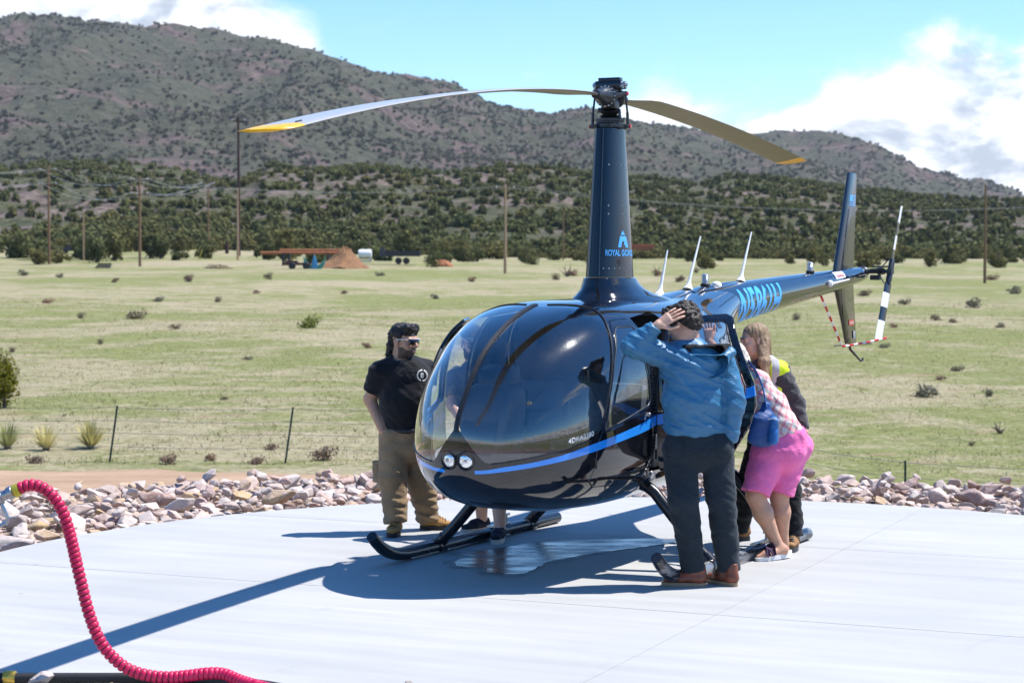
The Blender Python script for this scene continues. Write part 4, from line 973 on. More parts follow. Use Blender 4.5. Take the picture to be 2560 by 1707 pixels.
b = MB(); b.box((2.0, .0, 1.03), (.02, .26, .14), Matrix.Rotation(rad(-25), 3, 'Y')); b.build('map_pocket', m_lin, con, bevel=.004)

# ------------------------------------------------------------ people: smooth-union bodies
def vA(p): return np.array([p[0], p[1], p[2]], float)
class Field:
    """signed-distance field on a grid; solids are blended in, then turned into a quad mesh"""
    def __init__(s, lo, hi, res):
        s.lo = np.array(lo, float); s.res = res; s.n = np.maximum(4, np.ceil((np.array(hi) - s.lo) / res).astype(int) + 1); s.D = np.full(s.n, .5, np.float32)
        s.ax = [s.lo[i] + np.arange(s.n[i]) * res for i in range(3)]
    def _blk(s, lo, hi):
        a = np.clip(np.floor((lo - s.lo) / s.res).astype(int), 0, s.n - 1); b = np.clip(np.ceil((hi - s.lo) / s.res).astype(int) + 1, 1, s.n)
        if np.any(b <= a): return None, None
        sl = tuple(slice(i, j) for i, j in zip(a, b)); P = np.stack(np.meshgrid(*[s.ax[i][sl[i]] for i in range(3)], indexing='ij'), -1); return sl, P
    def _mix(s, sl, d, k, cut):
        A = s.D[sl]; d = d.astype(np.float32)
        if cut: d = -d; h = np.clip(.5 - .5 * (A - d) / k, 0, 1); s.D[sl] = A + (d - A) * h + k * h * (1 - h)
        else: h = np.clip(.5 + .5 * (A - d) / k, 0, 1); s.D[sl] = A + (d - A) * h - k * h * (1 - h)
    def ec(s, a, b, ra, rb, wax=None, k=.03, flat=False, cut=False):
        """limb from a to b; ra, rb are a radius or (half width, half depth) with width along wax"""
        a = vA(a); b = vA(b); ra = ra if isinstance(ra, tuple) else (ra, ra); rb = rb if isinstance(rb, tuple) else (rb, rb)
        L = max(1e-6, np.linalg.norm(b - a)); t = (b - a) / L; R_ = max(max(ra), max(rb)) + .06
        sl, P = s._blk(np.minimum(a, b) - R_, np.maximum(a, b) + R_)
        if sl is None: return s
        w_ = vA(wax) if wax is not None else (np.array([1., 0, 0]) if abs(t[0]) < .8 else np.array([0, 1., 0])); w_ = w_ - t * (w_ @ t); w_ /= np.linalg.norm(w_); dd = np.cross(t, w_)
        Q = P - a; tt = Q @ t; u = np.clip(tt / L, 0, 1); rw = ra[0] + (rb[0] - ra[0]) * u; rd = ra[1] + (rb[1] - ra[1]) * u; ov = np.maximum(-tt, tt - L); ov0 = np.maximum(ov, 0); m = np.minimum(rw, rd)
        if flat:
            q = np.sqrt(((Q @ w_) / rw) ** 2 + ((Q @ dd) / rd) ** 2); d = np.maximum((q - 1) * m, ov)
        else:
            q = np.sqrt(((Q @ w_) / rw) ** 2 + ((Q @ dd) / rd) ** 2 + (ov0 / m) ** 2); d = (q - 1) * m
        s._mix(sl, d, k, cut); return s
    def el(s, c, r, rot=None, k=.03, cut=False):
        c = vA(c); r = np.array(r, float); R_ = r.max() + .06; sl, P = s._blk(c - R_, c + R_)
        if sl is None: return s
        Q = P - c
        if rot is not None: Q = Q @ np.array(rot)          # rot columns are the local axes
        q = np.linalg.norm(Q / r, axis=-1); q2 = np.linalg.norm(Q / (r * r), axis=-1) + 1e-9; s._mix(sl, np.where(q > 1e-3, q * (q - 1) / q2, -r.min()), k, cut); return s
    def plane(s, p, n):                                       # remove the side n points to
        n = vA(n); n /= np.linalg.norm(n); P = np.stack(np.meshgrid(*s.ax, indexing='ij'), -1); s.D = np.maximum(s.D, ((P - vA(p)) @ n).astype(np.float32)); return s
    def ripple(s, fn, band=.03):
        m = np.abs(s.D) < band; i = np.argwhere(m); P = s.lo + i * s.res; s.D[m] += fn(P).astype(np.float32); return s
    def mesh(s):
        D = s.D; nx, ny, nz = D.shape; S = D < 0; c = np.zeros((nx - 1, ny - 1, nz - 1), np.int8)
        for i in (0, 1):
            for j in (0, 1):
                for k in (0, 1): c += S[i:nx - 1 + i, j:ny - 1 + j, k:nz - 1 + k]
        act = np.argwhere((c > 0) & (c < 8)); idx = np.full((nx - 1, ny - 1, nz - 1), -1, np.int64); idx[tuple(act.T)] = np.arange(len(act))
        pos = np.zeros((len(act), 3)); cnt = np.zeros(len(act))
        cor = [np.array((i, j, k)) for i in (0, 1) for j in (0, 1) for k in (0, 1)]
        for p_ in cor:
            for a_ in range(3):
                if p_[a_] == 0:
                    q_ = p_.copy(); q_[a_] = 1; d0 = D[tuple((act + p_).T)]; d1 = D[tuple((act + q_).T)]; m = (d0 < 0) != (d1 < 0); t_ = np.where(m, d0 / np.where(m, d0 - d1, 1), 0)
                    pos += np.where(m[:, None], p_ + t_[:, None] * (q_ - p_), 0); cnt += m
        V = s.lo + (act + pos / cnt[:, None]) * s.res; F = []
        for a_ in range(3):
            b_, c_ = (a_ + 1) % 3, (a_ + 2) % 3; sl0 = [slice(None)] * 3; sl1 = [slice(None)] * 3; sl0[a_] = slice(0, -1); sl1[a_] = slice(1, None)
            A, B = S[tuple(sl0)], S[tuple(sl1)]; e = np.argwhere(A != B); ok = (e[:, b_] > 0) & (e[:, c_] > 0) & (e[:, b_] < D.shape[b_] - 1) & (e[:, c_] < D.shape[c_] - 1); e = e[ok]; fl = A[tuple(e.T)]
            def id_(db, dc): q = e.copy(); q[:, b_] -= db; q[:, c_] -= dc; return idx[tuple(q.T)]
            q = np.stack([id_(1, 1), id_(0, 1), id_(0, 0), id_(1, 0)], 1); q[~fl] = q[~fl][:, ::-1]; F.append(q)
        F = np.concatenate(F); F = F[(F >= 0).all(1)]; return V, F
def field_for(pts, pad, res):
    P = np.array([vA(p) for p in pts]); pd = np.array([pad, pad + (.13 if res > .0075 else 0), pad]); return Field(P.min(0) - pd, P.max(0) + pd, res)
def join_meshes(parts):
    V = []; F = []; n = 0
    for v, f in parts: V.append(v); F.append(f + n); n += len(v)
    return np.concatenate(V), np.concatenate(F)
def wrinkle(seed, amp, sx=14., sy=14., sz=30.):
    def fn(P):
        a = vnoise(P[:, 0] * sx, P[:, 1] * sy, P[:, 2] * sz, seed) - .5; b = vnoise(P[:, 0] * sx * 2.1 + 5, P[:, 1] * sy * 2.1, P[:, 2] * sz * 1.6 + P[:, 0] * 18, seed + 3) - .5; return amp * (1.3 * a + .8 * b)
    return fn
def basis(fwd, upv):
    """columns right, forward, up"""
    f = vA(fwd); f /= np.linalg.norm(f); u = vA(upv); u = u - f * (u @ f); u /= np.linalg.norm(u); r = np.cross(f, u); return np.stack([r, f, u], 1)
def head_field(c, B, sc=1.0, res=.0042, neck_to=None, beard=False, fem=False):
    c = vA(c); g = lambda x, y, z: c + B @ (np.array([x, y, z]) * sc)
    pts = [c + .17 * sc, c - .17 * sc] + ([neck_to] if neck_to is not None else []); F = field_for(pts, .06, res); r3 = lambda *r: tuple(np.array(r) * sc); k = .018 * sc
    F.el(g(0, -.014, .036), r3(.077, .096, .086), B, k); F.el(g(0, .030, -.030), r3(.061, .063, .086), B, k)
    F.ec(g(-.030, .022, -.085), g(.030, .022, -.085), .032 * sc, .032 * sc, None, k); F.el(g(0, .066, -.099), r3(.024, .021, .018), B, k)
    for s_ in (-1, 1):
        F.el(g(.040 * s_, .054, -.030), r3(.022, .022, .026), B, k); F.el(g(.079 * s_, -.010, -.008), r3(.009, .021, .033), B, .006); F.el(g(.087 * s_, -.004, -.006), r3(.004, .010, .018), B, .006, True)
        F.el(g(.031 * s_, .100, .006), r3(.018, .015, .011), B, .010 * sc, True); F.el(g(.031 * s_, .079, .004), r3(.014, .012, .012), B, .004)
        F.el(g(.012 * s_, .103, -.030), r3(.009, .010, .008), B, .008)
    F.ec(g(-.042, .078, .024), g(.042, .078, .024), (.010 if fem else .013) * sc, (.010 if fem else .013) * sc, None, k)
    F.ec(g(0, .090, .016), g(0, .117 if not fem else .111, -.026), .008 * sc, .012 * sc, None, .008)
    F.ec(g(-.019, .086, -.058), g(.019, .086, -.058), .0085 * sc, .0085 * sc, None, .005); F.ec(g(-.016, .086, -.071), g(.016, .086, -.071), .0095 * sc, .0095 * sc, None, .005)
    F.ec(g(-.02, .098, -.0645), g(.02, .098, -.0645), .003, .003, None, .004, cut=True)
    if neck_to is not None: F.ec(g(0, -.022, -.065), neck_to, (.053 if fem else .062) * sc, (.060 if fem else .072) * sc, None, .03)
    return F, g
def hand_field(wrist, d, n, side, curl=(.5, .5, .5, .5), thumb_open=.8, res=.0034, arm_from=None, ra=.045, spread=.10, sc=1.0):
    """d: direction wrist to knuckles, n: out of the back of the hand, side: towards the thumb"""
    w_ = vA(wrist); d = vA(d); d /= np.linalg.norm(d); n = vA(n); n = n - d * (n @ d); n /= np.linalg.norm(n); sd = vA(side); sd = sd - d * (sd @ d) - n * (sd @ n); sd /= np.linalg.norm(sd)
    tip = w_ + d * .2 * sc; F = field_for([w_, tip] + ([arm_from] if arm_from is not None else []), .10, res)
    if arm_from is not None: F.ec(arm_from, w_, ra, .027 * sc, None, .02)
    F.ec(w_ + d * .012, w_ + d * .082 * sc, (.029 * sc, .017 * sc), (.040 * sc, .013 * sc), sd, .012)
    lens = ((.046, .027, .022), (.050, .031, .024), (.046, .029, .023), (.036, .022, .020))
    for i in range(4):
        off = (.0285 - .019 * i) * sc; p = w_ + d * (.086 - .004 * abs(i - 1.2)) * sc + sd * off; ang = 0; dr = d + sd * spread * (1.3 - i); dr /= np.linalg.norm(dr); r = (.0088 if i < 3 else .0075) * sc
        for j, l_ in enumerate(lens[i]):
            ang += curl[i] * (.75 if j == 0 else 1.0); dv = dr * math.cos(ang) - n * math.sin(ang); q = p + dv * l_ * sc; F.ec(p, q, r, r * .92, None, .004); p = q; r *= .92
    p = w_ + d * .022 * sc + sd * .026 * sc; dv = d * (1 - .45 * thumb_open) + sd * (.35 + .65 * thumb_open) - n * .25; dv /= np.linalg.norm(dv); q = p + dv * .045 * sc; F.ec(p, q, .0145 * sc, .0105 * sc, None, .012)
    dv2 = d * .85 + sd * .35 * thumb_open - n * .25; dv2 /= np.linalg.norm(dv2); q2 = q + dv2 * .032 * sc; F.ec(q, q2, .010 * sc, .0095 * sc, None, .004); F.ec(q2, q2 + dv2 * .022 * sc, .0095 * sc, .0075 * sc, None, .004)
    return F
def beard_field(c, B, sc, g, neck_to, thick=.003):
    F, _ = head_field(c, B, sc, .0048, neck_to); F.D -= thick
    F.plane(g(0, 0, -.040), B[:, 2]); F.plane(g(0, -.002, 0), -B[:, 1]); F.plane(g(0, 0, -.122), -B[:, 2]); F.el(g(0, .110, -.064), (.024 * sc, .035 * sc, .0135 * sc), B, .004, True)
    for s_ in (-1, 1): F.el(g(.045 * s_, .085, -.030), (.032 * sc, .045 * sc, .030 * sc), B, .006, True)
    F.el(g(0, .12, -.030), (.022 * sc, .03 * sc, .016 * sc), B, .004, True); return F
def skin_mat(name, col, red=.06):
    m, t = new_mat(name); c = coords(t); n = t.noise(c, 28, 5, .6); n2 = t.noise(c, 7, 3, .5)
    cc = t.mix(t.lin(n, .3, .7, 0, 1), tuple(x * .88 for x in col), tuple(min(1, x * 1.1) for x in col)); cc = t.mix(t.lin(n2, .4, .75, 0, .35), cc, (col[0] * 1.02, col[1] * .78, col[2] * .72))
    out(t, pbsdf(t, cc, .48, 0, t.bump(t.noise(c, 240, 3, .6), .12, .002), .4, sub=.08)); return m
def cloth_mat(name, col, scale=9., strength=.55, rough=.85, var=.16, sheen=.1, weave=420, dist=.018, spec=.2):
    m, t = new_mat(name); c = coords(t); n = t.noise(t.scalevec(c, (1, 1, 1.7)), scale, 5, .55, .9); n2 = t.noise(c, weave, 2, .5); n3 = t.noise(c, 3.5, 4, .6)
    cc = t.mix(t.lin(n3, .3, .7, 0, 1), tuple(x * (1 - var) for x in col), tuple(min(1, x * (1 + var)) for x in col))
    fold = t.math('ABSOLUTE', t.math('SUBTRACT', n, .5))
    out(t, pbsdf(t, cc, rough, 0, t.bump(t.math('ADD', t.math('MULTIPLY', fold, 2.2), t.math('MULTIPLY', n2, .05)), strength, dist), spec, sheen=sheen)); return m
def hair_mat(name, c0, c1, stretch=(60, 60, 6), rough=.45):
    m, t = new_mat(name); c = coords(t); n = t.noise(t.scalevec(c, stretch), 2.2, 4, .65, .3); n2 = t.noise(c, 26, 4, .6)
    out(t, pbsdf(t, t.mix(t.lin(t.math('MULTIPLY_ADD', n, .7, t.math('MULTIPLY', n2, .3)), .35, .66, 0, 1), c0, c1), rough, 0, t.bump(t.math('ADD', n, t.math('MULTIPLY', n2, .6)), .8, .008), .4)); return m
def shoe(name, ankle, fwd, mat_up, mat_sole, parent, L=.29, W=.050, H=.085, lace=None, shaft=.0, tilt=0.0, sole_h=.026):
    """closed shoe on the ground under the ankle; fwd is its heading"""
    f = Vector((fwd[0], fwd[1], 0)).normalized(); s = Vector((f.y, -f.x, 0)); o = Vector((ankle[0], ankle[1], 0)); heel = o - f * .075
    F = field_for([heel - f * .02, heel + f * (L + .02), Vector(ankle) + Vector((0, 0, .12 + shaft))], .075, .006); gz = lambda d, z, l=0.: heel + f * d + s * l + Vector((0, 0, z))
    F.ec(gz(.045, sole_h + .022), gz(L * .55, sole_h + .024), (W * .82, .030), (W * 1.0, .030), s, .02); F.ec(gz(L * .55, sole_h + .02), gz(L - .035, sole_h + .014), (W * 1.0, .028), (W * .78, .022), s, .02)
    F.ec(gz(.05, sole_h + .03), gz(.06, H + .03 + shaft), (W * .72, .055), (W * .72, .052), s, .03); F.ec(gz(.07, H + .012), gz(L * .58, sole_h + .038), .036, .030, None, .03)
    F.plane(gz(0, sole_h - .006), (0, 0, -1)); F.plane(gz(0, H + .035 + shaft), (0, 0, 1)); V, Fc = F.mesh(); up_ = obj(name, mesh_np(name, V, Fc, True), mat_up, parent)
    b = MB(); n_ = 26; ring = []
    for k in range(n_):
        a_ = 2 * math.pi * k / n_; c_, s_ = math.cos(a_), math.sin(a_); d_ = L / 2 + (L / 2) * math.copysign(abs(c_) ** .8, c_); w_ = W * (.80 + .28 * (c_ * .5 + .5) - .12 * max(0, -c_)) * math.copysign(abs(s_) ** .75, s_); ring.append((d_, w_))
    v = [gz(d_, 0.001, w_) for d_, w_ in ring] + [gz(d_ * 1.0, sole_h, w_ * 1.04) for d_, w_ in ring]; b.add(v, [tuple(range(n_ - 1, -1, -1)), tuple(range(n_, 2 * n_))] + [(k, (k + 1) % n_, n_ + (k + 1) % n_, n_ + k) for k in range(n_)]); b.build('sole', mat_sole, up_, smooth=50)
    if lace is not None:
        b = MB()
        for k in range(5):
            d_ = .115 + k * .022; z_ = H + .028 - k * .011; b.tube([gz(d_, z_ - .012, -.030), gz(d_ + .006, z_ + .006, -.012), gz(d_ + .01, z_ + .006, .012), gz(d_ + .016, z_ - .012, .030)], .0038, 6); b.tube([gz(d_ + .012, z_ - .016, -.030), gz(d_ + .006, z_ + .004, 0), gz(d_ + .0, z_ - .010, .030)], .0032, 6)
        b.build('laces', lace, up_, smooth=True)
    return up_
def cloth_obj(name, F, mat, parent, smooth_iter=0):
    V, Fc = F.mesh(); return obj(name, mesh_np(name, V, Fc, True), mat, parent)
from mathutils.bvhtree import BVHTree
def bvh_of(o): me = o.data; return BVHTree.FromPolygons([v.co[:] for v in me.vertices], [p.vertices[:] for p in me.polygons])

# ---- man in the blue jacket, seen from behind -------------------------------------
J = lambda u, v, Y: px_at(u, v, Y)
m_skinA = skin_mat('fair skin', (.60, .36, .26)); m_skinB = skin_mat('tan skin', (.50, .285, .185)); m_skinC = skin_mat('sunned skin', (.52, .29, .19))
def man_blue():
    root = empty('person', (1.29, 13.14, 0)); tag(root, 'person in blue hooded jacket and dark trousers, hand on head, seen from behind', 'person')
    root_inv = Vector(root.location)
    parts = []
    hc = J(1708, 808, 13.17); B = basis((-.72, .55, -.35), (-.25, .25, 1)); nb = J(1722, 862, 13.16)
    F, g = head_field(hc, B, 1.06, .005, nb); parts.append(F.mesh())
    elb = J(1582, 866, 13.05); wr = J(1645, 812, 13.03)
    parts.append(hand_field(wr, J(1692, 782, 13.03) - wr, Vector((-.25, -.95, .25)), Vector((.55, 0, -.8)), (.22, .20, .20, .24), .75, .0036, elb + (wr - elb) * .35, .042, .07, 1.04).mesh())
    # torso core and legs under the clothes keep the body one figure
    Fb = field_for([J(1735, 840, 13.15), J(1735, 1440, 13.15), J(1600, 900, 13.1), J(1860, 900, 13.1)], .15, .014)
    pel = J(1742, 1075, 13.14); ch = J(1738, 930, 13.15)
    Fb.ec(pel, ch, (.18, .11), (.19, .11), (1, .2, 0), .04); Fb.ec(ch, nb, (.16, .10), (.06, .06), (1, .2, 0), .05)
    for a_, k_, h_ in ((J(1733, 1410, 13.12), J(1712, 1240, 13.08), J(1702, 1090, 13.14)), (J(1813, 1410, 13.16), J(1790, 1235, 13.12), J(1785, 1090, 13.14))): Fb.ec(h_, k_, .085, .055, None, .03); Fb.ec(k_, a_, .055, .04, None, .03)
    Fb.ec(J(1672, 885, 13.13), elb, .05, .042, None, .03); Fb.ec(elb, wr, .042, .03, None, .02); Fb.ec(J(1806, 905, 13.15), J(1834, 1000, 13.09), .045, .04, None, .03); Fb.ec(J(1834, 1000, 13.09), J(1826, 1085, 13.12), .04, .03, None, .02)
    parts.append(Fb.mesh()); V, Fc = join_meshes(parts); V = V - vA(root_inv); obj('body', mesh_np('body', V, Fc, True), m_skinA, root)
    def put(name, F, mat):
        V, Fc = F.mesh(); return obj(name, mesh_np(name, V - vA(root_inv), Fc, True), mat, root)
    # curly hair
    F = field_for([g(0, 0, 0)], .19, .005); G = lambda *a: g(*a)
    F.el(g(0, -.020, .050), (.094, .112, .092), B, .02); F.el(g(0, -.070, -.005), (.080, .062, .082), B, .03); F.ec(g(-.06, .055, .085), g(.06, .055, .085), .04, .04, None, .03)
    for s_ in (-1, 1): F.el(g(.078 * s_, .005, .02), (.022, .05, .04), B, .02)
    F.el(g(0, .13, -.02), (.07, .075, .085), B, .02, True); F.el(g(0, -.05, -.125), (.09, .09, .04), B, .02, True)
    F.ripple(lambda P: .020 * (vnoise(P[:, 0] * 48, P[:, 1] * 48, P[:, 2] * 48, 3) - .5) + .012 * (vnoise(P[:, 0] * 100, P[:, 1] * 100, P[:, 2] * 100, 4) - .5)); put('hair', F, hair_mat('dark curly hair', (.006, .0045, .004), (.045, .028, .020), (40, 40, 40)))
    # jacket
    F = field_for([J(1560, 800, 13.1), J(1880, 1110, 13.1)], .16, .0085); wx = (1, .18, 0)
    F.ec(J(1742, 1062, 13.14), J(1739, 1000, 13.13), (.208, .155), (.210, .155), wx, .05); F.ec(J(1739, 1000, 13.13), J(1737, 915, 13.13), (.210, .155), (.205, .145), wx, .05); F.ec(J(1737, 915, 13.13), J(1728, 872, 13.15), (.195, .13), (.10, .09), wx, .06)
    F.plane(J(1745, 1088, 13.14), (-.03, 0, -1)); F.ec(J(1743, 1080, 13.14), J(1742, 1062, 13.14), (.206, .153), (.213, .16), wx, .012, True)
    shl = J(1678, 893, 13.13); F.ec(J(1715, 890, 13.14), shl, .085, .085, None, .05); F.ec(shl, elb, .088, .078, None, .04); F.ec(elb, wr - (wr - elb) * .10, .078, .048, None, .03, True)
    shr = J(1808, 905, 13.15); er = J(1836, 1005, 13.08); wrr = J(1826, 1088, 13.10); F.ec(shr, er, .080, .070, None, .012); F.ec(er, wrr, .070, .054, None, .010)
    # deep folds where the cloth hangs between the shoulders and the waist
    c0 = vA(J(1700, 930, 13.0))
    def fold(P):
        x = (P[:, 0] - c0[0]); z = (P[:, 2] - c0[2]); u = z + .55 * x; w2 = np.sin(u * 62 + 1.6 * np.sin(x * 17)) * sst(P[:, 1], 13.1, 12.98); a = vnoise(P[:, 0] * 9, P[:, 1] * 9, P[:, 2] * 9, 21)
        arm = sst(-P[:, 0], -(1.05), -.98); v = np.sin((P[:, 0] * .9 - P[:, 2] * .4) * 85 + 3 * a) * arm
        lg = 1 - np.abs(2 * vnoise(P[:, 0] * 6 + P[:, 2] * 5, P[:, 1] * 5, P[:, 2] * 17 + P[:, 0] * 8, 23) - 1); return .0035 * w2 * a + .005 * v * a - .011 * (lg - .6) * (lg > .6) * 2.2 + .004 * (vnoise(P[:, 0] * 16, P[:, 1] * 16, P[:, 2] * 34, 24) - .5)
    F.ripple(fold)
    m_jack = cloth_mat('blue nylon shell', (.036, .155, .285), 6, .45, .42, .10, .0, 300, .022, .45); jk = put('jacket', F, m_jack)
    F = field_for([J(1690, 840, 13.1), J(1850, 940, 13.1)], .12, .0075)
    F.ec(J(1706, 880, 13.07), J(1745, 905, 13.0), .036, .042, None, .04); F.ec(J(1745, 905, 13.0), J(1800, 905, 13.0), .045, .045, None, .04); F.ec(J(1800, 905, 13.0), J(1826, 880, 13.06), .042, .036, None, .04); F.el(J(1774, 925, 12.995), (.085, .04, .055), None, .05)
    F.ripple(wrinkle(31, .010, 14, 14, 26)); put('hood', F, m_jack)
    F = field_for([J(1690, 840, 13.1), J(1830, 900, 13.1)], .10, .007); F.ec(J(1704, 868, 13.09), J(1735, 874, 13.035), .028, .030, None, .03); F.ec(J(1735, 874, 13.035), J(1800, 874, 13.03), .034, .034, None, .03); F.ec(J(1800, 874, 13.03), J(1818, 868, 13.08), .032, .028, None, .03); F.ec(J(1750, 888, 13.0), J(1792, 888, 13.0), .030, .030, None, .03); F.ripple(wrinkle(33, .008)); put('hood_lining', F, cloth_mat('black fleece', (.010, .009, .010), 12, .6, .9))
    # trousers
    F = field_for([J(1640, 1060, 13.1), J(1860, 1420, 13.1)], .13, .0085)
    F.ec(J(1745, 1070, 13.14), J(1742, 1125, 13.14), (.19, .13), (.205, .15), wx, .05)
    for hip, kn, an in ((J(1699, 1125, 13.14), J(1708, 1248, 13.06), J(1733, 1424, 13.12)), (J(1792, 1125, 13.14), J(1802, 1240, 13.13), J(1822, 1424, 13.18))):
        F.el(hip + Vector((0, -.045, .02)), (.105, .095, .12), None, .045); F.ec(hip, kn, .112, .098, None, .016); F.ec(kn, kn.lerp(an, .5), .097, .088, None, .016); F.ec(kn.lerp(an, .5), an, .087, .075, None, .012, True)
    F.ripple(lambda P: .012 * (vnoise(P[:, 0] * 8, P[:, 1] * 8, P[:, 2] * 13 + P[:, 0] * 9, 41) - .5) - .010 * np.maximum(0, .55 - np.abs(2 * vnoise(P[:, 0] * 7 + P[:, 2] * 6, P[:, 1] * 7, P[:, 2] * 19 + P[:, 0] * 14, 42) - 1)) * (.4 + sst(np.abs(P[:, 2] - .52), .28, .05)))
    F.plane(J(1745, 1074, 13.14), (0, 0, 1)); m_tr = cloth_mat('dark slate denim', (.018, .026, .034), 8, .6, .85); tr_ = put('trousers', F, m_tr)
    bv = BVHTree.FromPolygons([v.co[:] for v in tr_.data.vertices], [p_.vertices[:] for p_ in tr_.data.polygons])
    def stitch(name, pix, mat):
        b = MB(); pts = []
        for u, v in pix:
            d_ = px_at(u, v, 13.) - Vector((0, 0, 2.09)); d_.normalize(); h_ = bv.ray_cast(Vector((0, 0, 2.09)) - root_inv, d_)
            if h_[0] is not None: pts.append(h_[0] - d_ * .002)
        if len(pts) > 2: b.tube(pts, .0028, 5); b.build(name, mat, root)
    m_st = plain('dark stitching', (.008, .010, .013), .9)
    stitch('pocket_seam', [(1788, 1095), (1790, 1115), (1793, 1140), (1808, 1148), (1826, 1142), (1828, 1118), (1826, 1096), (1788, 1095)], m_st); stitch('pocket_seam', [(1668, 1096), (1668, 1120), (1672, 1142), (1690, 1148), (1708, 1140), (1710, 1118), (1708, 1096), (1668, 1096)], m_st)
    m_lea = plain('chestnut leather', (.20, .055, .022), .38, var=.35, scale=18, bump=.25); m_sole = plain('tan crepe sole', (.33, .23, .14), .8)
    m_lace = plain('dark lace', (.02, .017, .015), .8)
    for a_, f_ in ((J(1738, 1418, 13.12), (-.95, .18)), (J(1824, 1418, 13.15), (-.55, .83))):
        s_ = shoe('boot', a_ - root_inv, f_, m_lea, m_sole, root, .30, .050, .10, m_lace, .015)
    return root
man_blue()

# ---- helper for the other people ------------------------------------------------
class Person:
    def __init__(s, label, loc):
        s.root = empty('person', loc); tag(s.root, label, 'person'); s.o = Vector(loc); s.parts = []
    def skin(s, mat):
        V, F = join_meshes(s.parts); return obj('body', mesh_np('body', V - vA(s.o), F, True), mat, s.root)
    def put(s, name, F, mat, parent=None):
        V, Fc = F.mesh(); return obj(name, mesh_np(name, V - vA(s.o), Fc, True), mat, parent or s.root)
    def hit(s, o, u, v, off=.002):
        bv = bvh_of(o); d_ = (px_at(u, v, 13.) - Vector((0, 0, 2.09))).normalized(); h_ = bv.ray_cast(Vector((0, 0, 2.09)) - s.o, d_)
        return None if h_[0] is None else h_[0] - d_ * off
def legs(F, sets, k=.035):
    for hip, kn, an, rh, rk, ra in sets: F.ec(hip, kn, rh, rk, None, k); F.ec(kn, kn.lerp(an, .5), rk, (rk + ra) / 2, None, .03); F.ec(kn.lerp(an, .5), an, (rk + ra) / 2, ra, None, .02, True)
def glasses(g, B, mat_l, mat_f, parent, o, shield=False):
    b = MB(); P = lambda x, y, z: Vector(g(x, y, z)) - o
    def lens(x0, x1, bulge):
        v = []
        for i in range(9):
            x_ = x0 + (x1 - x0) * i / 8; y_ = .104 - 3.2 * x_ * x_ * 1.6 + bulge
            e = min(1, min(i, 8 - i) / 1.5 + .35); v += [P(x_, y_, .004 + .021 * e), P(x_, y_ - .002, .004 - .022 * e)]
        b.add(v, [(2 * i, 2 * i + 1, 2 * i + 3, 2 * i + 2) for i in range(8)])
    if shield: lens(-.066, .066, .006)
    else: lens(-.062, -.007, .002); lens(.007, .062, .002)
    so = b.build('sunglasses', mat_l, parent, smooth=True); md = so.modifiers.new('t', 'SOLIDIFY'); md.thickness = .003
    b = MB(); b.tube([P(x_, .107 - 5.1 * x_ * x_ + (.006 if shield else .0), .025) for x_ in np.linspace(-.066, .066, 13)], .0032, 6)
    for s_ in (-1, 1): b.tube([P(.068 * s_, .082, .018), P(.079 * s_, .04, .016), P(.083 * s_, -.012, .012), P(.082 * s_, -.03, -.004)], .003, 6)
    b.build('glasses_frame', mat_f, so, smooth=True)
m_lensd, t = new_mat('dark mirrored lens'); out(t, pbsdf(t, (.006, .006, .007), .05, 0, None, .8, .5, .02))

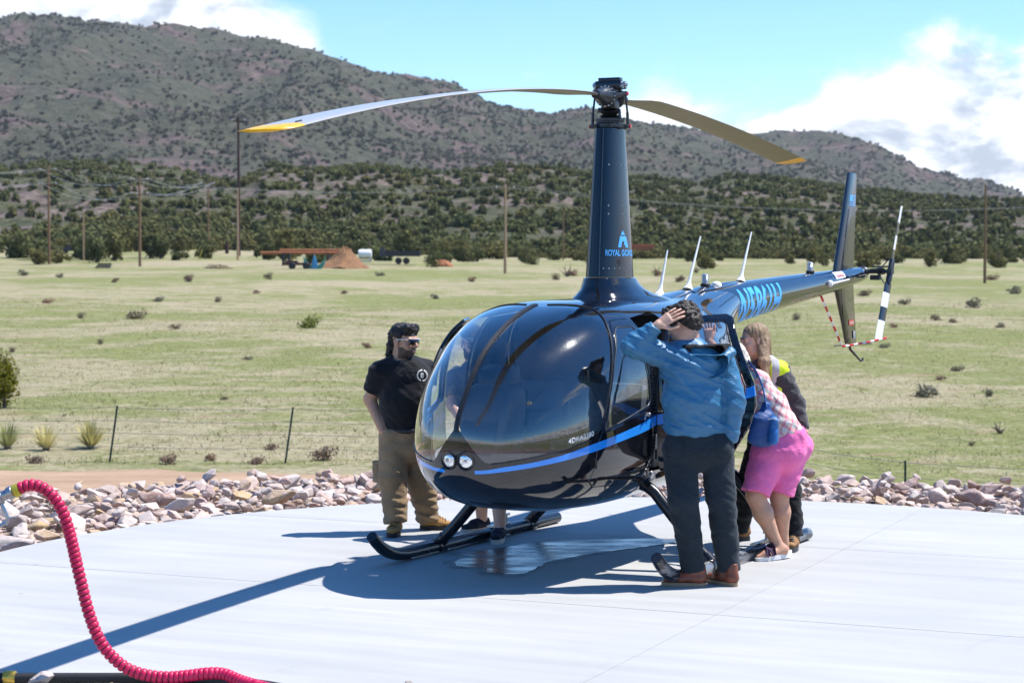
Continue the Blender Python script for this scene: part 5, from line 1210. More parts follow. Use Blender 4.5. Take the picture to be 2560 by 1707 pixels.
# ---- man in the black T-shirt beside the nose -----------------------------------
def man_black():
    p = Person('person in black T-shirt, sunglasses and brown work trousers, hand in pocket, left of the nose', (-.78, 15.85, 0)); Y = 15.82
    hc = J(1011, 853, Y); B = basis((.80, -.58, -.06), (.05, 0, 1)); nb = J(1003, 905, Y + .02)
    F, g = head_field(hc, B, 1.10, .0048, nb); p.parts.append(F.mesh())
    sr = J(951, 925, Y - .02); er = J(925, 998, Y + .06); wr = J(957, 1078, Y - .06)
    p.parts.append(hand_field(wr, J(972, 1110, Y - .10) - wr, Vector((-.6, -.7, 0)), Vector((.5, -.8, 0)), (.3, .3, .3, .3), .3, .0045, er, .052).mesh())
    Fb = field_for([J(930, 880, Y), J(1090, 1330, Y + .2)], .16, .015); Fb.ec(J(1010, 1070, Y), J(1005, 940, Y), (.17, .12), (.18, .12), (1, -.3, 0), .04); Fb.ec(J(1005, 940, Y), nb, (.15, .10), .06, (1, -.3, 0), .05)
    sl = J(1068, 925, Y + .10); el_ = J(1092, 1005, Y + .16); wl = J(1080, 1080, Y + .05)
    Fb.ec(sr, er, .055, .048, None, .03); Fb.ec(er, wr, .050, .033, None, .03); Fb.ec(sl, el_, .055, .048, None, .03); Fb.ec(el_, wl, .05, .033, None, .02)
    L = [(J(985, 1090, Y), J(982, 1195, Y - .08), J(990, 1300, Y - .12)), (J(1042, 1090, Y + .05), J(1048, 1190, Y + .10), J(1072, 1292, Y + .18))]
    for h_, k_, a_ in L: Fb.ec(h_, k_, .085, .055, None, .03); Fb.ec(k_, a_, .055, .04, None, .02)
    p.parts.append(Fb.mesh()); bd = p.skin(m_skinB)
    # hair: short front, long at the back of the neck
    F = field_for([hc], .24, .005)
    F.el(g(0, -.022, .055), (.090 * 1.06, .108 * 1.05, .086), B, .02); F.ec(g(-.045, .06, .10), g(.045, .06, .10), .034, .034, None, .03); F.el(g(0, -.085, -.02), (.075, .052, .09), B, .03); F.ec(g(0, -.10, -.06), g(0, -.125, -.165), (.065, .04), (.05, .03), B[:, 0], .03)
    F.el(g(0, .125, -.01), (.075, .075, .085), B, .02, True)
    for s_ in (-1, 1): F.el(g(.098 * s_, .02, -.005), (.026, .075, .055), B, .012, True)
    F.ripple(lambda P: .016 * (vnoise(P[:, 0] * 44, P[:, 1] * 44, P[:, 2] * 36, 53) - .5) + .010 * (vnoise(P[:, 0] * 95, P[:, 1] * 95, P[:, 2] * 70, 54) - .5)); p.put('hair', F, hair_mat('black wavy hair', (.004, .0038, .004), (.022, .018, .016), (50, 50, 30)))
    F = beard_field(hc, B, 1.10, g, nb, .002)
    p.put('beard', F, hair_mat('stubble', (.05, .028, .02), (.17, .10, .07), (80, 80, 60)))
    glasses(g, B, m_lensd, m_white, p.root, p.o, True)
    # T-shirt
    F = field_for([J(900, 890, Y), J(1110, 1100, Y)], .16, .0085); wx = (1, -.3, 0)
    F.ec(J(1015, 1068, Y), J(1010, 1000, Y - .02), (.188, .145), (.195, .16), wx, .05); F.ec(J(1010, 1000, Y - .02), J(1006, 935, Y), (.195, .155), (.205, .14), wx, .05); F.ec(J(1006, 935, Y), J(1004, 912, Y + .01), (.19, .12), (.10, .09), wx, .06)
    F.ec(J(990, 915, Y), sr, .075, .085, None, .05); F.ec(sr, sr.lerp(er, .72), .088, .084, None, .04, True); F.ec(J(1030, 915, Y), sl, .075, .085, None, .05); F.ec(sl, sl.lerp(el_, .70), .088, .084, None, .04, True)
    F.plane(J(1015, 1085, Y), (0, 0, -1)); F.ec(J(1004, 900, Y - .03), J(1003, 880, Y - .03), .070, .078, None, .01, True, True)
    F.ripple(wrinkle(61, .010, 10, 10, 16)); m_t = cloth_mat('black cotton', (.0075, .008, .0105), 8, .5, .8, .2, .15); ts = p.put('t_shirt', F, m_t)
    # chest emblem: ring of short dashes and a letter, laid on the cloth
    bv = bvh_of(ts); cdir = (J(1054, 936, Y) - Vector((0, 0, 2.09))).normalized(); cr = Vector((1, 0, 0)); cu_ = Vector((0, 0, 1))
    base = J(1056, 938, Y - .5) - p.o
    def lay(u, v, off=.003):
        o_ = base + cr * u + cu_ * v; h_ = bv.ray_cast(o_, cdir); return (h_[0] if h_[0] is not None else o_ + cdir * .35) - cdir * off
    P_, Fx = text_tris('B', .3, .02); em = obj('chest_emblem', mesh_np('chest_emblem', [lay((u - .5) * .026, (v - .5) * .038) for u, v in P_], Fx), m_white, ts)
    b = MB()
    for k in range(22):
        a_ = 2 * math.pi * k / 22
        if k in (5, 16): continue
        w_ = .0045; v = []
        for da, r_ in ((-.09, .034), (.09, .034), (.09, .044), (-.09, .044)): v.append(lay(r_ * math.cos(a_ + da), r_ * 1.08 * math.sin(a_ + da)))
        b.add(v, [(0, 1, 2, 3)])
    b.build('emblem_ring', m_white, em)['kind'] = 'stuff'
    # trousers
    F = field_for([J(930, 1060, Y), J(1110, 1320, Y)], .16, .0085); F.ec(J(1015, 1078, Y), J(1014, 1115, Y), (.188, .14), (.19, .14), wx, .05)
    legs(F, [(L[0][0] + Vector((0, 0, -.02)), L[0][1], L[0][2] + Vector((0, 0, -.02)), .125, .112, .092), (L[1][0] + Vector((0, 0, -.02)), L[1][1], L[1][2] + Vector((0, 0, -.02)), .125, .112, .094)])
    F.plane(J(1015, 1070, Y), (0, 0, 1))
    F.ripple(lambda P: .014 * (vnoise(P[:, 0] * 9, P[:, 1] * 9, P[:, 2] * 20, 71) - .5) + (.022 * (vnoise(P[:, 0] * 8 + 3, P[:, 1] * 8, P[:, 2] * 34 + P[:, 0] * 10, 72) - .5)) * sst(-P[:, 2], -.45, -.22))
    m_bt = cloth_mat('brown duck canvas', (.27, .185, .105), 8, .6, .88, .2, .1); tr_ = p.put('trousers', F, m_bt)
    F = field_for([J(940, 1130, Y), J(975, 1230, Y)], .08, .008); F.ec(J(948, 1150, Y - .02), J(952, 1205, Y - .03), (.05, .06), (.055, .065), (0, 1, 0), .02, True); F.ripple(wrinkle(75, .008)); p.put('thigh_pocket', F, m_bt)
    b = MB(); 
    ring = [J(1015, 1073, Y) + Vector((.19 * math.cos(a_), .145 * math.sin(a_) + .06 * math.cos(a_) * -1, 0)) - p.o for a_ in np.linspace(0, 2 * math.pi, 40)]; b.tube(ring, .016, 8, caps=False, flat=1.0); b.build('belt', m_rub, p.root, smooth=True)
    m_bo = plain('wheat nubuck', (.36, .19, .055), .8, var=.2, scale=20, bump=.3)
    for (h_, k_, a_), f_ in zip(L, ((-.12, -1), (.97, -.12))): shoe('boot', a_ - p.o, f_, m_bo, m_rub, p.root, .30, .052, .10, plain('brown lace', (.13, .07, .03), .8), .03, sole_h=.034)
man_black()

# ---- person with cap behind the cabin ----------------------------------------------
def man_cap():
    p = Person('person in cap and sunglasses leaning at the far cabin door, seen through the windshield', (-.18, 15.6, 0)); Y = 15.62
    hc = J(1181, 856, Y - .05); B = basis((.30, -.92, -.22), (0, -.2, 1)); nb = J(1190, 912, Y)
    F, g = head_field(hc, B, 1.05, .005, nb); p.parts.append(F.mesh())
    L = [(J(1195, 1085, Y + .05), J(1200, 1195, Y + .15), J(1205, 1300, Y + .25)), (J(1245, 1085, Y), J(1245, 1205, Y - .18), J(1250, 1322, Y - .30))]
    Fb = field_for([J(1120, 890, Y), J(1290, 1350, Y)], .35, .014); Fb.ec(J(1215, 1075, Y), J(1200, 945, Y), (.16, .11), (.18, .11), (1, .2, 0), .04); Fb.ec(J(1200, 945, Y), nb, (.15, .10), .06, None, .05)
    sr, sl = J(1143, 930, Y), J(1262, 930, Y + .05); er, el_ = J(1130, 1010, Y - .1), J(1285, 1005, Y); wr, wl = J(1160, 1060, Y - .25), J(1290, 1080, Y - .1)
    for a_, b_, c_ in ((sr, er, wr), (sl, el_, wl)): Fb.ec(a_, b_, .052, .045, None, .03); Fb.ec(b_, c_, .045, .032, None, .03)
    for h_, k_, a_ in L: Fb.ec(h_, k_, .085, .062, None, .03); Fb.ec(k_, k_.lerp(a_, .35), .058, .063, None, .03); Fb.ec(k_.lerp(a_, .35), a_, .063, .042, None, .03); Fb.ec(a_, a_ - Vector((0, 0, .05)), .042, .042, None, .02)
    p.parts.append(Fb.mesh())
    for wq, d_ in ((wr, (.3, -.8, -.3)), (wl, (0, -.3, -1))): p.parts.append(hand_field(wq, d_, (-.5, -.2, .8), (1, -.3, 0), (.5, .55, .6, .6), .6, .0045).mesh())
    p.skin(m_skinA)
    glasses(g, B, m_lensd, m_black, p.root, p.o)
    F = beard_field(hc, B, 1.05, g, nb, .005); p.put('beard', F, hair_mat('brown beard', (.03, .018, .012), (.09, .05, .03), (80, 80, 60)))
    m_cap = cloth_mat('navy cap cloth', (.028, .034, .042), 14, .3, .85); F = field_for([hc], .26, .0055); F.el(g(0, -.015, .062), (.092, .108, .082), B, .02); F.plane(g(0, 0, .045), -B[:, 2]); cap = p.put('cap', F, m_cap)
    F = field_for([hc], .26, .0055); F.ec(g(-.055, .085, .050), g(-.03, .165, .040), .010, .009, None, .02); F.ec(g(.055, .085, .050), g(.03, .165, .040), .010, .009, None, .02); F.ec(g(0, .09, .054), g(0, .168, .043), (.05, .008), (.035, .007), B[:, 0], .03); p.put('brim', F, m_cap, cap)
    b = MB(); q = [Vector(g(x_, .098 - 3.2 * x_ * x_, z_)) - p.o for x_ in np.linspace(-.038, .038, 7) for z_ in (.068, .108)]; b.add(q, [(2 * i, 2 * i + 1, 2 * i + 3, 2 * i + 2) for i in range(6)]); b.build('cap_patch', plain('tan patch', (.33, .22, .12), .9), cap)
    F = field_for([J(1110, 890, Y), J(1300, 1110, Y)], .2, .0095); wx = (1, .2, 0); F.ec(J(1217, 1085, Y), J(1205, 1000, Y), (.20, .14), (.20, .145), wx, .05); F.ec(J(1205, 1000, Y), J(1201, 940, Y), (.205, .145), (.21, .13), wx, .05); F.ec(J(1201, 940, Y), J(1195, 915, Y), (.19, .11), (.09, .08), wx, .06)
    for a_, b_ in ((sr, er), (sl, el_)): F.ec(a_, a_.lerp(b_, .8), .08, .078, None, .04, True)
    F.plane(J(1217, 1092, Y), (0, 0, -1)); F.ripple(wrinkle(81, .011, 10, 10, 16)); p.put('shirt', F, cloth_mat('slate work shirt', (.10, .12, .145), 8, .5, .85))
    F = field_for([J(1150, 1070, Y), J(1290, 1240, Y)], .3, .0095); F.ec(J(1217, 1082, Y), J(1218, 1115, Y), (.19, .135), (.19, .14), wx, .05)
    for h_, k_, a_ in L: F.ec(h_, k_.lerp(h_, .08), .115, .105, None, .035, True)
    F.plane(J(1217, 1080, Y), (0, 0, 1)); F.ripple(wrinkle(83, .012, 9, 9, 18)); p.put('shorts', F, cloth_mat('dark shorts cloth', (.03, .032, .036), 8, .5, .9))
    m_nv = plain('navy canvas', (.010, .013, .028), .85, bump=.4); m_ws = plain('dirty white rubber', (.55, .52, .47), .6, var=.15); m_wl = plain('white lace', (.62, .61, .59), .8)
    for (h_, k_, a_), f_ in zip(L, ((-.75, -.66), (-.20, -.98))): shoe('sneaker', a_ - p.o, f_, m_nv, m_ws, p.root, .29, .050, .075, m_wl, .0, sole_h=.036)
man_cap()

# ---- person in pink shorts bending into the rear door -------------------------------
def plaid():
    m, t = new_mat('pink plaid cotton'); c = coords(t); r = t.n('ShaderNodeMapping'); t.put(r.inputs[0], c); r.inputs['Rotation'].default_value = (0, rad(-28), rad(15)); x, y, z = t.sep(r.outputs[0])[0:3]
    h = t.math('ADD', x, t.math('MULTIPLY', y, .7))
    def stripes(v, per, ph, w): s_ = t.math('PINGPONG', t.math('ADD', t.math('MULTIPLY', v, 1 / per), ph), .5); return t.sstep(s_, .5 - w - .05, .5 - w + .05)
    a = stripes(h, .062, .0, .17); b = stripes(z, .062, .2, .17); a2 = stripes(h, .062, .33, .05); b2 = stripes(z, .062, .55, .05)
    base = (.72, .62, .57); col = t.mix(t.math('MULTIPLY', a, .62), base, (.72, .15, .19)); col = t.mix(t.math('MULTIPLY', b, .58), col, (.70, .13, .20)); col = t.mix(t.math('MULTIPLY', a2, .7), col, (.74, .58, .25)); col = t.mix(t.math('MULTIPLY', b2, .7), col, (.75, .72, .70))
    n = t.noise(c, 9, 5, .55, .9); out(t, pbsdf(t, col, .85, 0, t.bump(t.math('ABSOLUTE', t.math('SUBTRACT', n, .5)), .9, .025), .2, sheen=.1)); return m
def man_pink():
    p = Person('person in pink shorts and plaid shirt bending into the open rear door', (1.90, 14.37, 0)); Y = 14.42
    hc = J(1831, 903, 14.62); B = basis((-.72, .60, -.40), (-.35, .15, 1)); nb = J(1858, 938, 14.56)
    F, g = head_field(hc, B, 1.03, .0055, nb); p.parts.append(F.mesh())
    shL = J(1852, 952, 14.42); shR = J(1868, 945, 14.70); eL = J(1838, 1030, 14.38); wL = J(1800, 1070, 14.5); eR = J(1812, 905, 14.62); wRr = J(1772, 852, 14.50)
    p.parts.append(hand_field(wRr, J(1770, 800, 14.46) - wRr, Vector((.35, -.9, 0)), Vector((1, .2, 0)), (.35, .40, .45, .5), .5, .0042, eR.lerp(wRr, .5), .036).mesh())
    L = [(J(1925, 1118, 14.38), J(1888, 1238, 14.30), J(1944, 1362, 14.36)), (J(1978, 1118, 14.50), J(1948, 1238, 14.46), J(1958, 1358, 14.50))]
    Fb = field_for([J(1780, 860, Y), J(2010, 1400, Y)], .28, .011); Fb.ec(J(1948, 1095, Y + .02), J(1885, 975, Y + .1), (.16, .12), (.17, .12), (.3, -1, 0), .05); Fb.ec(J(1885, 975, Y + .1), nb, (.14, .10), .07, (.3, -1, 0), .05)
    for h_, k_, a_ in L: Fb.ec(h_, k_, .10, .066, None, .03); Fb.ec(k_, k_.lerp(a_, .35), .066, .070, None, .03); Fb.ec(k_.lerp(a_, .35), k_.lerp(a_, .9), .070, .040, None, .03); Fb.ec(k_.lerp(a_, .9), a_, .040, .038, None, .02)
    for a_, b_, c_ in ((shL, eL, wL), (shR, eR, wRr)): Fb.ec(a_, b_, .052, .045, None, .03); Fb.ec(b_, c_, .045, .03, None, .02)
    # bare feet in sandals: left heel lifted
    fA = J(1952, 1375, 14.34); toeA = J(1898, 1397, 14.25); Fb.ec(L[0][2], J(1958, 1372, 14.36), .038, .034, None, .02); Fb.ec(J(1958, 1375, 14.36), toeA + Vector((.05, .02, .03)), .034, .030, None, .03); Fb.ec(toeA + Vector((.05, .02, .03)), toeA + Vector((-.01, 0, .012)), .030, .018, None, .02)
    fB = L[1][2]; Fb.ec(fB, J(1962, 1378, 14.52), .038, .034, None, .02); Fb.ec(J(1962, 1380, 14.52), J(1915, 1385, 14.46), .034, .026, None, .02)
    p.parts.append(Fb.mesh()); p.skin(m_skinC)
    F = field_for([hc], .2, .006); F.el(g(0, -.022, .045), (.092, .108, .088), B, .02); F.el(g(0, -.07, -.02), (.082, .06, .09), B, .03); F.el(g(0, .13, -.02), (.08, .08, .085), B, .02, True); F.ripple(lambda P: .014 * (vnoise(P[:, 0] * 60, P[:, 1] * 60, P[:, 2] * 40, 91) - .5)); p.put('hair', F, hair_mat('white blond hair', (.42, .36, .27), (.80, .76, .68), (60, 60, 20), .5))
    # shirt
    F = field_for([J(1790, 900, 14.5), J(2020, 1130, 14.4)], .2, .0085); wx = (.55, -1, 0)
    F.ec(J(1950, 1085, 14.44), J(1915, 1025, 14.48), (.20, .15), (.20, .135), wx, .05); F.ec(J(1915, 1025, 14.48), J(1880, 968, 14.53), (.20, .13), (.19, .11), wx, .05); F.ec(J(1880, 968, 14.53), J(1862, 936, 14.56), (.17, .10), (.09, .07), wx, .05)
    F.ec(shL, shL.lerp(eL, .95), .088, .082, None, .05, True); F.ec(shR, shR.lerp(eR, .8), .085, .078, None, .05, True)
    F.plane(J(1955, 1098, 14.44), (.55, -.1, -1)); F.ripple(wrinkle(93, .012, 12, 12, 16)); p.put('plaid_shirt', F, plaid())
    # shorts
    F = field_for([J(1850, 1060, Y), J(2020, 1250, Y)], .2, .0085); F.ec(J(1955, 1095, 14.44), J(1950, 1125, 14.44), (.195, .17), (.20, .18), wx, .05)
    for h_, k_, a_ in L:
        F.el(h_ + Vector((.03, 0, .01)), (.13, .12, .12), None, .05); F.ec(h_, k_.lerp(h_, .04), .132, .108, None, .035, True)
    F.plane(J(1960, 1082, 14.44), (-.38, .05, 1)); F.ripple(wrinkle(95, .011, 9, 9, 14)); p.put('shorts', F, cloth_mat('pink cotton twill', (.82, .165, .40), 7, .5, .85, .08))
    m_st = plain('plum webbing', (.045, .016, .05), .85, bump=.4); m_so = plain('white foam sole', (.72, .70, .68), .6)
    def sandal(heel, toe, pitch):
        f = (toe - heel); Ln = f.length; f.normalize(); s_ = Vector((f.y, -f.x, 0)).normalized(); u_ = s_.cross(f)
        if u_.z < 0: u_ = -u_
        b = MB(); n_ = 22; top_ = []; bot = []
        for k in range(n_):
            a_ = 2 * math.pi * k / n_; c_ = math.cos(a_); d_ = Ln / 2 + (Ln / 2 + .015) * c_; w_ = (.042 + .010 * c_) * math.copysign(abs(math.sin(a_)) ** .8, math.sin(a_)); th_ = .040 - .016 * (c_ * .5 + .5)
            q = heel + f * d_ + s_ * w_; top_.append(q + u_ * .0); bot.append(q - u_ * th_)
        b.add(bot + top_, [tuple(range(n_ - 1, -1, -1)), tuple(range(n_, 2 * n_))] + [(k, (k + 1) % n_, n_ + (k + 1) % n_, n_ + k) for k in range(n_)]); so = b.build('sandal', m_so, p.root, smooth=40)
        b = MB()
        for d0, d1, h_ in ((.55, .80, .062), (.80, .58, .055), (.48, .56, .075), (.72, .74, .05)):
            b.tube([heel + f * Ln * d0 + s_ * .046 + u_ * .004, heel + f * Ln * (d0 * .7 + d1 * .3) + s_ * .028 + u_ * h_ * .9, heel + f * Ln * (d0 + d1) / 2 + u_ * h_, heel + f * Ln * (d0 * .3 + d1 * .7) - s_ * .028 + u_ * h_ * .9, heel + f * Ln * d1 - s_ * .046 + u_ * .004], .017, 6, flat=.28)
        b.build('sandal_straps', m_st, so, smooth=True)
    sandal(J(1972, 1378, 14.40) - p.o, Vector((*(J(1893, 1400, 14.24) - p.o).xy, .026)), 0); sandal(Vector((*(J(1975, 1395, 14.52) - p.o).xy, .042)), Vector((*(J(1905, 1397, 14.44) - p.o).xy, .028)), 0)
    return p
man_pink()
def sling_bag():
    c = J(1905, 1072, 14.17); r = empty('sling_bag', c); tag(r, 'blue sling bag hanging at the side of the plaid shirt', 'bag'); o = Vector(c)
    m_b = cloth_mat('blue ripstop', (.012, .060, .21), 12, .4, .55, .15, 0, 600, .01, .4); m_b2 = cloth_mat('bright blue ripstop', (.03, .16, .45), 12, .4, .55, .12, 0, 600, .01, .4)
    F = field_for([c], .26, .006); F.ec(J(1900, 1098, 14.18), J(1912, 1052, 14.17), (.10, .055), (.088, .055), (1, .3, 0), .03); F.ec(J(1912, 1052, 14.17), J(1915, 1012, 14.20), (.08, .045), (.03, .025), (1, .3, 0), .04); F.ripple(wrinkle(97, .006)); V, Fc = F.mesh(); bo = obj('bag_body', mesh_np('bag_body', V - vA(o), Fc, True), m_b, r)
    F = field_for([c], .26, .006); F.ec(J(1932, 1100, 14.14), J(1934, 1052, 14.14), (.035, .05), (.035, .05), (1, .3, 0), .03); F.ripple(wrinkle(98, .005)); V, Fc = F.mesh(); po = obj('front_pocket', mesh_np('front_pocket', V - vA(o), Fc, True), m_b2, r)
    b = MB(); b.tube([J(1920, 1048, 14.09) - o, J(1935, 1046, 14.085) - o, J(1946, 1052, 14.09) - o, J(1948, 1075, 14.09) - o, J(1946, 1105, 14.09) - o], .004, 6); b.build('zip', m_steel, po, smooth=True)
    b = MB(); b.tube([J(1916, 1018, 14.17) - o, J(1912, 990, 14.19) - o, J(1906, 965, 14.24) - o, J(1896, 940, 14.32) - o, J(1885, 920, 14.42) - o, J(1872, 905, 14.54) - o], .024, 8, flat=.22, up=(1, 0, .3)); b.build('strap', m_b2, r, smooth=True)
sling_bag()

# ---- woman with the high-visibility vest ------------------------------------------------
def woman_vest():
    p = Person('person with long fair hair in grey hoodie and yellow reflective vest', (2.0, 14.95, 0)); Y = 14.95
    hc = J(1884, 851, Y - .02); B = basis((-.93, -.30, -.12), (-.08, 0, 1)); nb = J(1898, 905, Y + .02)
    F, g = head_field(hc, B, 1.0, .0042, nb, fem=True); p.parts.append(F.mesh())
    sl = J(1952, 932, Y - .12); sr = J(1908, 932, Y + .18); el_ = J(1990, 1012, Y - .10); wl = J(2012, 1080, Y - .18); er = J(1890, 1010, Y + .2); wr = J(1850, 1060, Y + .1)
    p.parts.append(hand_field(wl, J(2008, 1120, Y - .2) - wl, Vector((.5, -.8, 0)), Vector((-.8, -.4, 0)), (.5, .5, .55, .6), .4, .004, el_.lerp(wl, .6), .034).mesh())
    L = [(J(1958, 1115, Y - .08), J(1975, 1230, Y - .05), J(1984, 1340, Y - .10)), (J(1905, 1115, Y + .15), J(1866, 1225, Y + .25), J(1852, 1318, Y + .40))]
    Fb = field_for([J(1840, 880, Y), J(2020, 1350, Y)], .4, .015); Fb.ec(J(1935, 1095, Y), J(1928, 960, Y), (.15, .11), (.15, .11), (-.3, 1, 0), .05); Fb.ec(J(1928, 960, Y), nb, (.13, .09), .055, (-.3, 1, 0), .05)
    for h_, k_, a_ in L: Fb.ec(h_, k_, .08, .055, None, .03); Fb.ec(k_, a_, .055, .04, None, .03)
    p.parts.append(Fb.mesh()); p.skin(m_skinA)
    # eyes and brows
    b = MB()
    for s_ in (-1, 1): b.lathe([(.0005, -.0125), (.008, -.0096), (.0125, 0), (.008, .0096), (.0005, .0125)], Vector(g(.031 * s_, .0795, .004)) - p.o, Vector(B[:, 1]), 12)
    m_eye, t = new_mat('eye'); out(t, pbsdf(t, (.045, .03, .022), .15)); b.build('eyes', m_eye, p.root, smooth=True)['kind'] = 'stuff'
    b = MB()
    for s_ in (-1, 1): b.tube([Vector(g(.014 * s_, .096, .023)) - p.o, Vector(g(.030 * s_, .093, .029)) - p.o, Vector(g(.046 * s_, .080, .025)) - p.o], .003, 6)
    b.build('brows', plain('brown brow', (.10, .06, .035), .9), p.root, smooth=True)['kind'] = 'stuff'
    F = field_for([hc, J(1915, 945, Y), J(1915, 945, Y - .2)], .2, .0055); F.el(g(0, -.024, .046), (.086, .103, .086), B, .02); F.el(g(0, -.06, -.02), (.076, .062, .09), B, .03)
    F.ec(g(-.062, -.045, -.01), J(1912, 905, Y - .15), (.045, .030), (.042, .028), (1, 0, 0), .03); F.ec(J(1912, 905, Y - .15), J(1917, 948, Y - .215), (.042, .028), (.022, .014), (1, 0, 0), .03); F.ec(g(.05, -.06, -.02), J(1920, 925, Y + .06), (.05, .035), (.032, .02), (1, 0, 0), .03); F.ec(g(0, -.085, -.02), J(1925, 935, Y), (.05, .05), (.03, .03), (1, 0, 0), .03)
    F.el(g(0, .115, -.03), (.115, .092, .115), B, .010, True); F.ripple(lambda P: .008 * (vnoise(P[:, 0] * 90, P[:, 1] * 90, P[:, 2] * 9, 103) - .5)); p.put('hair', F, hair_mat('long fair hair', (.13, .075, .04), (.46, .31, .17), (90, 90, 5), .4))
    # hoodie
    F = field_for([J(1850, 890, Y), J(2030, 1110, Y)], .3, .0085); wx = (-.35, 1, 0)
    F.ec(J(1940, 1100, Y), J(1935, 1020, Y), (.175, .135), (.175, .13), wx, .05); F.ec(J(1935, 1020, Y), J(1928, 955, Y), (.175, .13), (.18, .125), wx, .05); F.ec(J(1928, 955, Y), J(1905, 915, Y), (.17, .11), (.085, .08), wx, .06)
    for a_, b_, c_ in ((sl, el_, wl), (sr, er, wr)): F.ec(a_, b_, .078, .068, None, .05); F.ec(b_, b_.lerp(c_, .92), .068, .044, None, .03, True)
    F.ec(J(1885, 912, Y - .05), J(1920, 905, Y - .04), .035, .04, None, .03); F.ripple(wrinkle(111, .012, 12, 12, 24)); p.put('hoodie', F, cloth_mat('charcoal fleece', (.045, .043, .048), 9, .6, .9, .15, .3))
    # vest: yellow with a grey band over the shoulder
    F = field_for([J(1850, 890, Y), J(1990, 1110, Y)], .25, .0085); F.ec(J(1938, 1098, Y), J(1935, 1020, Y), (.188, .150), (.188, .145), wx, .05, True); F.ec(J(1935, 1020, Y), J(1930, 955, Y), (.188, .145), (.175, .138), wx, .05); F.ec(J(1930, 955, Y), J(1918, 918, Y), (.150, .125), (.10, .10), wx, .05); F.ec(J(1925, 922, Y - .05), J(1943, 930, Y - .115), .082, .090, None, .03); F.ec(J(1943, 930, Y - .11), J(1940, 985, Y - .09), .090, .086, None, .03)
    F.ripple(wrinkle(113, .008, 9, 9, 14)); m_hv, t = new_mat('fluorescent vest with grey band'); c = coords(t); x, y, z = t.sep(c)[0:3]
    sx = t.math('ADD', t.math('ADD', x, .045), t.math('MULTIPLY', t.math('SUBTRACT', 1.33, z), .05)); s_ = t.math('ABSOLUTE', sx); bnd = t.math('LESS_THAN', s_, .027); low = t.math('MULTIPLY', t.math('GREATER_THAN', z, .93), t.math('LESS_THAN', z, .975)); bnd = t.math('MAXIMUM', bnd, low)
    n = t.noise(c, 9, 5, .55, .9); out(t, pbsdf(t, t.mix(bnd, (.62, .80, .02), (.42, .42, .43)), .6, 0, t.bump(t.math('ABSOLUTE', t.math('SUBTRACT', n, .5)), .7, .02), .3)); p.put('reflective_vest', F, m_hv)
    F = field_for([J(1870, 1080, Y), J(2000, 1345, Y)], .45, .0095); F.ec(J(1938, 1095, Y), J(1932, 1125, Y), (.175, .14), (.17, .15), wx, .05); legs(F, [(L[0][0], L[0][1], L[0][2], .115, .085, .072), (L[1][0], L[1][1], L[1][2] + Vector((0, 0, -.02)), .115, .088, .066)]); F.ripple(wrinkle(115, .013, 9, 9, 20)); F.plane(J(1938, 1088, Y), (0, 0, 1)); p.put('trousers', F, cloth_mat('black work trousers', (.0085, .009, .011), 8, .5, .85))
    m_hb = plain('tan hiking suede', (.25, .125, .045), .75, var=.3, scale=22, bump=.3); m_gs = plain('grey rubber rand', (.045, .047, .05), .7)
    for (h_, k_, a_), f_ in zip(L, ((-.30, -.95), (-.8, .3))): shoe('hiking_boot', a_ - p.o, f_, m_hb, m_gs, p.root, .275, .048, .095, m_rub, .03, sole_h=.036)
woman_vest()

# ------------------------------------------------------------ rock border
m_rock, t = new_mat('broken granite'); c = coords(t); oi = t.n('ShaderNodeObjectInfo'); at_ = t.n('ShaderNodeAttribute'); at_.attribute_name = 'rnd'
rv = t.math('FRACT', t.math('ADD', oi.outputs['Random'], at_.outputs['Fac'])); p = wpos(t)
base = t.ramp(rv, [(0, (.60, .52, .46)), (.18, (.56, .42, .355)), (.36, (.40, .26, .21)), (.48, (.59, .50, .44)), (.64, (.36, .315, .29)), (.75, (.50, .355, .285)), (.86, (.50, .35, .19)), (.92, (.22, .125, .11)), (1, (.57, .49, .45))], 'LINEAR')
n = t.noise(p, 9, 6, .65, .3); n2 = t.noise(p, 45, 4, .7)
col = t.mix(t.sstep(n, .42, .66), base, t.mix(.5, base, (.58, .46, .42))); col = t.mix(t.sstep(n2, .58, .72), col, (.62, .59, .57)); col = t.mix(t.math('MULTIPLY', t.sstep(n2, .45, .30), .5), col, (.17, .13, .12))
lich = t.sstep(t.noise(p, 16, 4, .6), .66, .72); col = t.mix(t.math('MULTIPLY', lich, .5), col, (.50, .34, .12))
out(t, pbsdf(t, col, .85, 0, t.bump(t.math('ADD', n, t.math('MULTIPLY', n2, .35)), .6, .03), .25))
rng = np.random.default_rng(11)
def stone_mesh(i):
    bm = bmesh.new(); pts = rng.normal(size=(17, 3)); pts /= np.linalg.norm(pts, axis=1, keepdims=True); pts *= rng.uniform(.75, 1.05, (17, 1)); pts *= np.array([1.0, rng.uniform(.62, .85), rng.uniform(.42, .62)]) * .5
    vs_ = [bm.verts.new(p_) for p_ in pts]; r_ = bmesh.ops.convex_hull(bm, input=vs_); bmesh.ops.delete(bm, geom=[v for v in bm.verts if not v.link_faces], context='VERTS')
    bmesh.ops.bevel(bm, geom=list(bm.edges), offset=.022, segments=1, affect='EDGES', clamp_overlap=True); bmesh.ops.triangulate(bm, faces=bm.faces); bmesh.ops.recalc_face_normals(bm, faces=bm.faces)
    me = bpy.data.meshes.new('stone'); bm.to_mesh(me); bm.free(); me.materials.append(m_rock); return me
stones = [stone_mesh(i) for i in range(14)]
SV = []
for me in stones:
    v = np.zeros(len(me.vertices) * 3, np.float32); me.vertices.foreach_get('co', v); f = np.array([p_.vertices[:] for p_ in me.polygons]); SV.append((v.reshape(-1, 3), f))
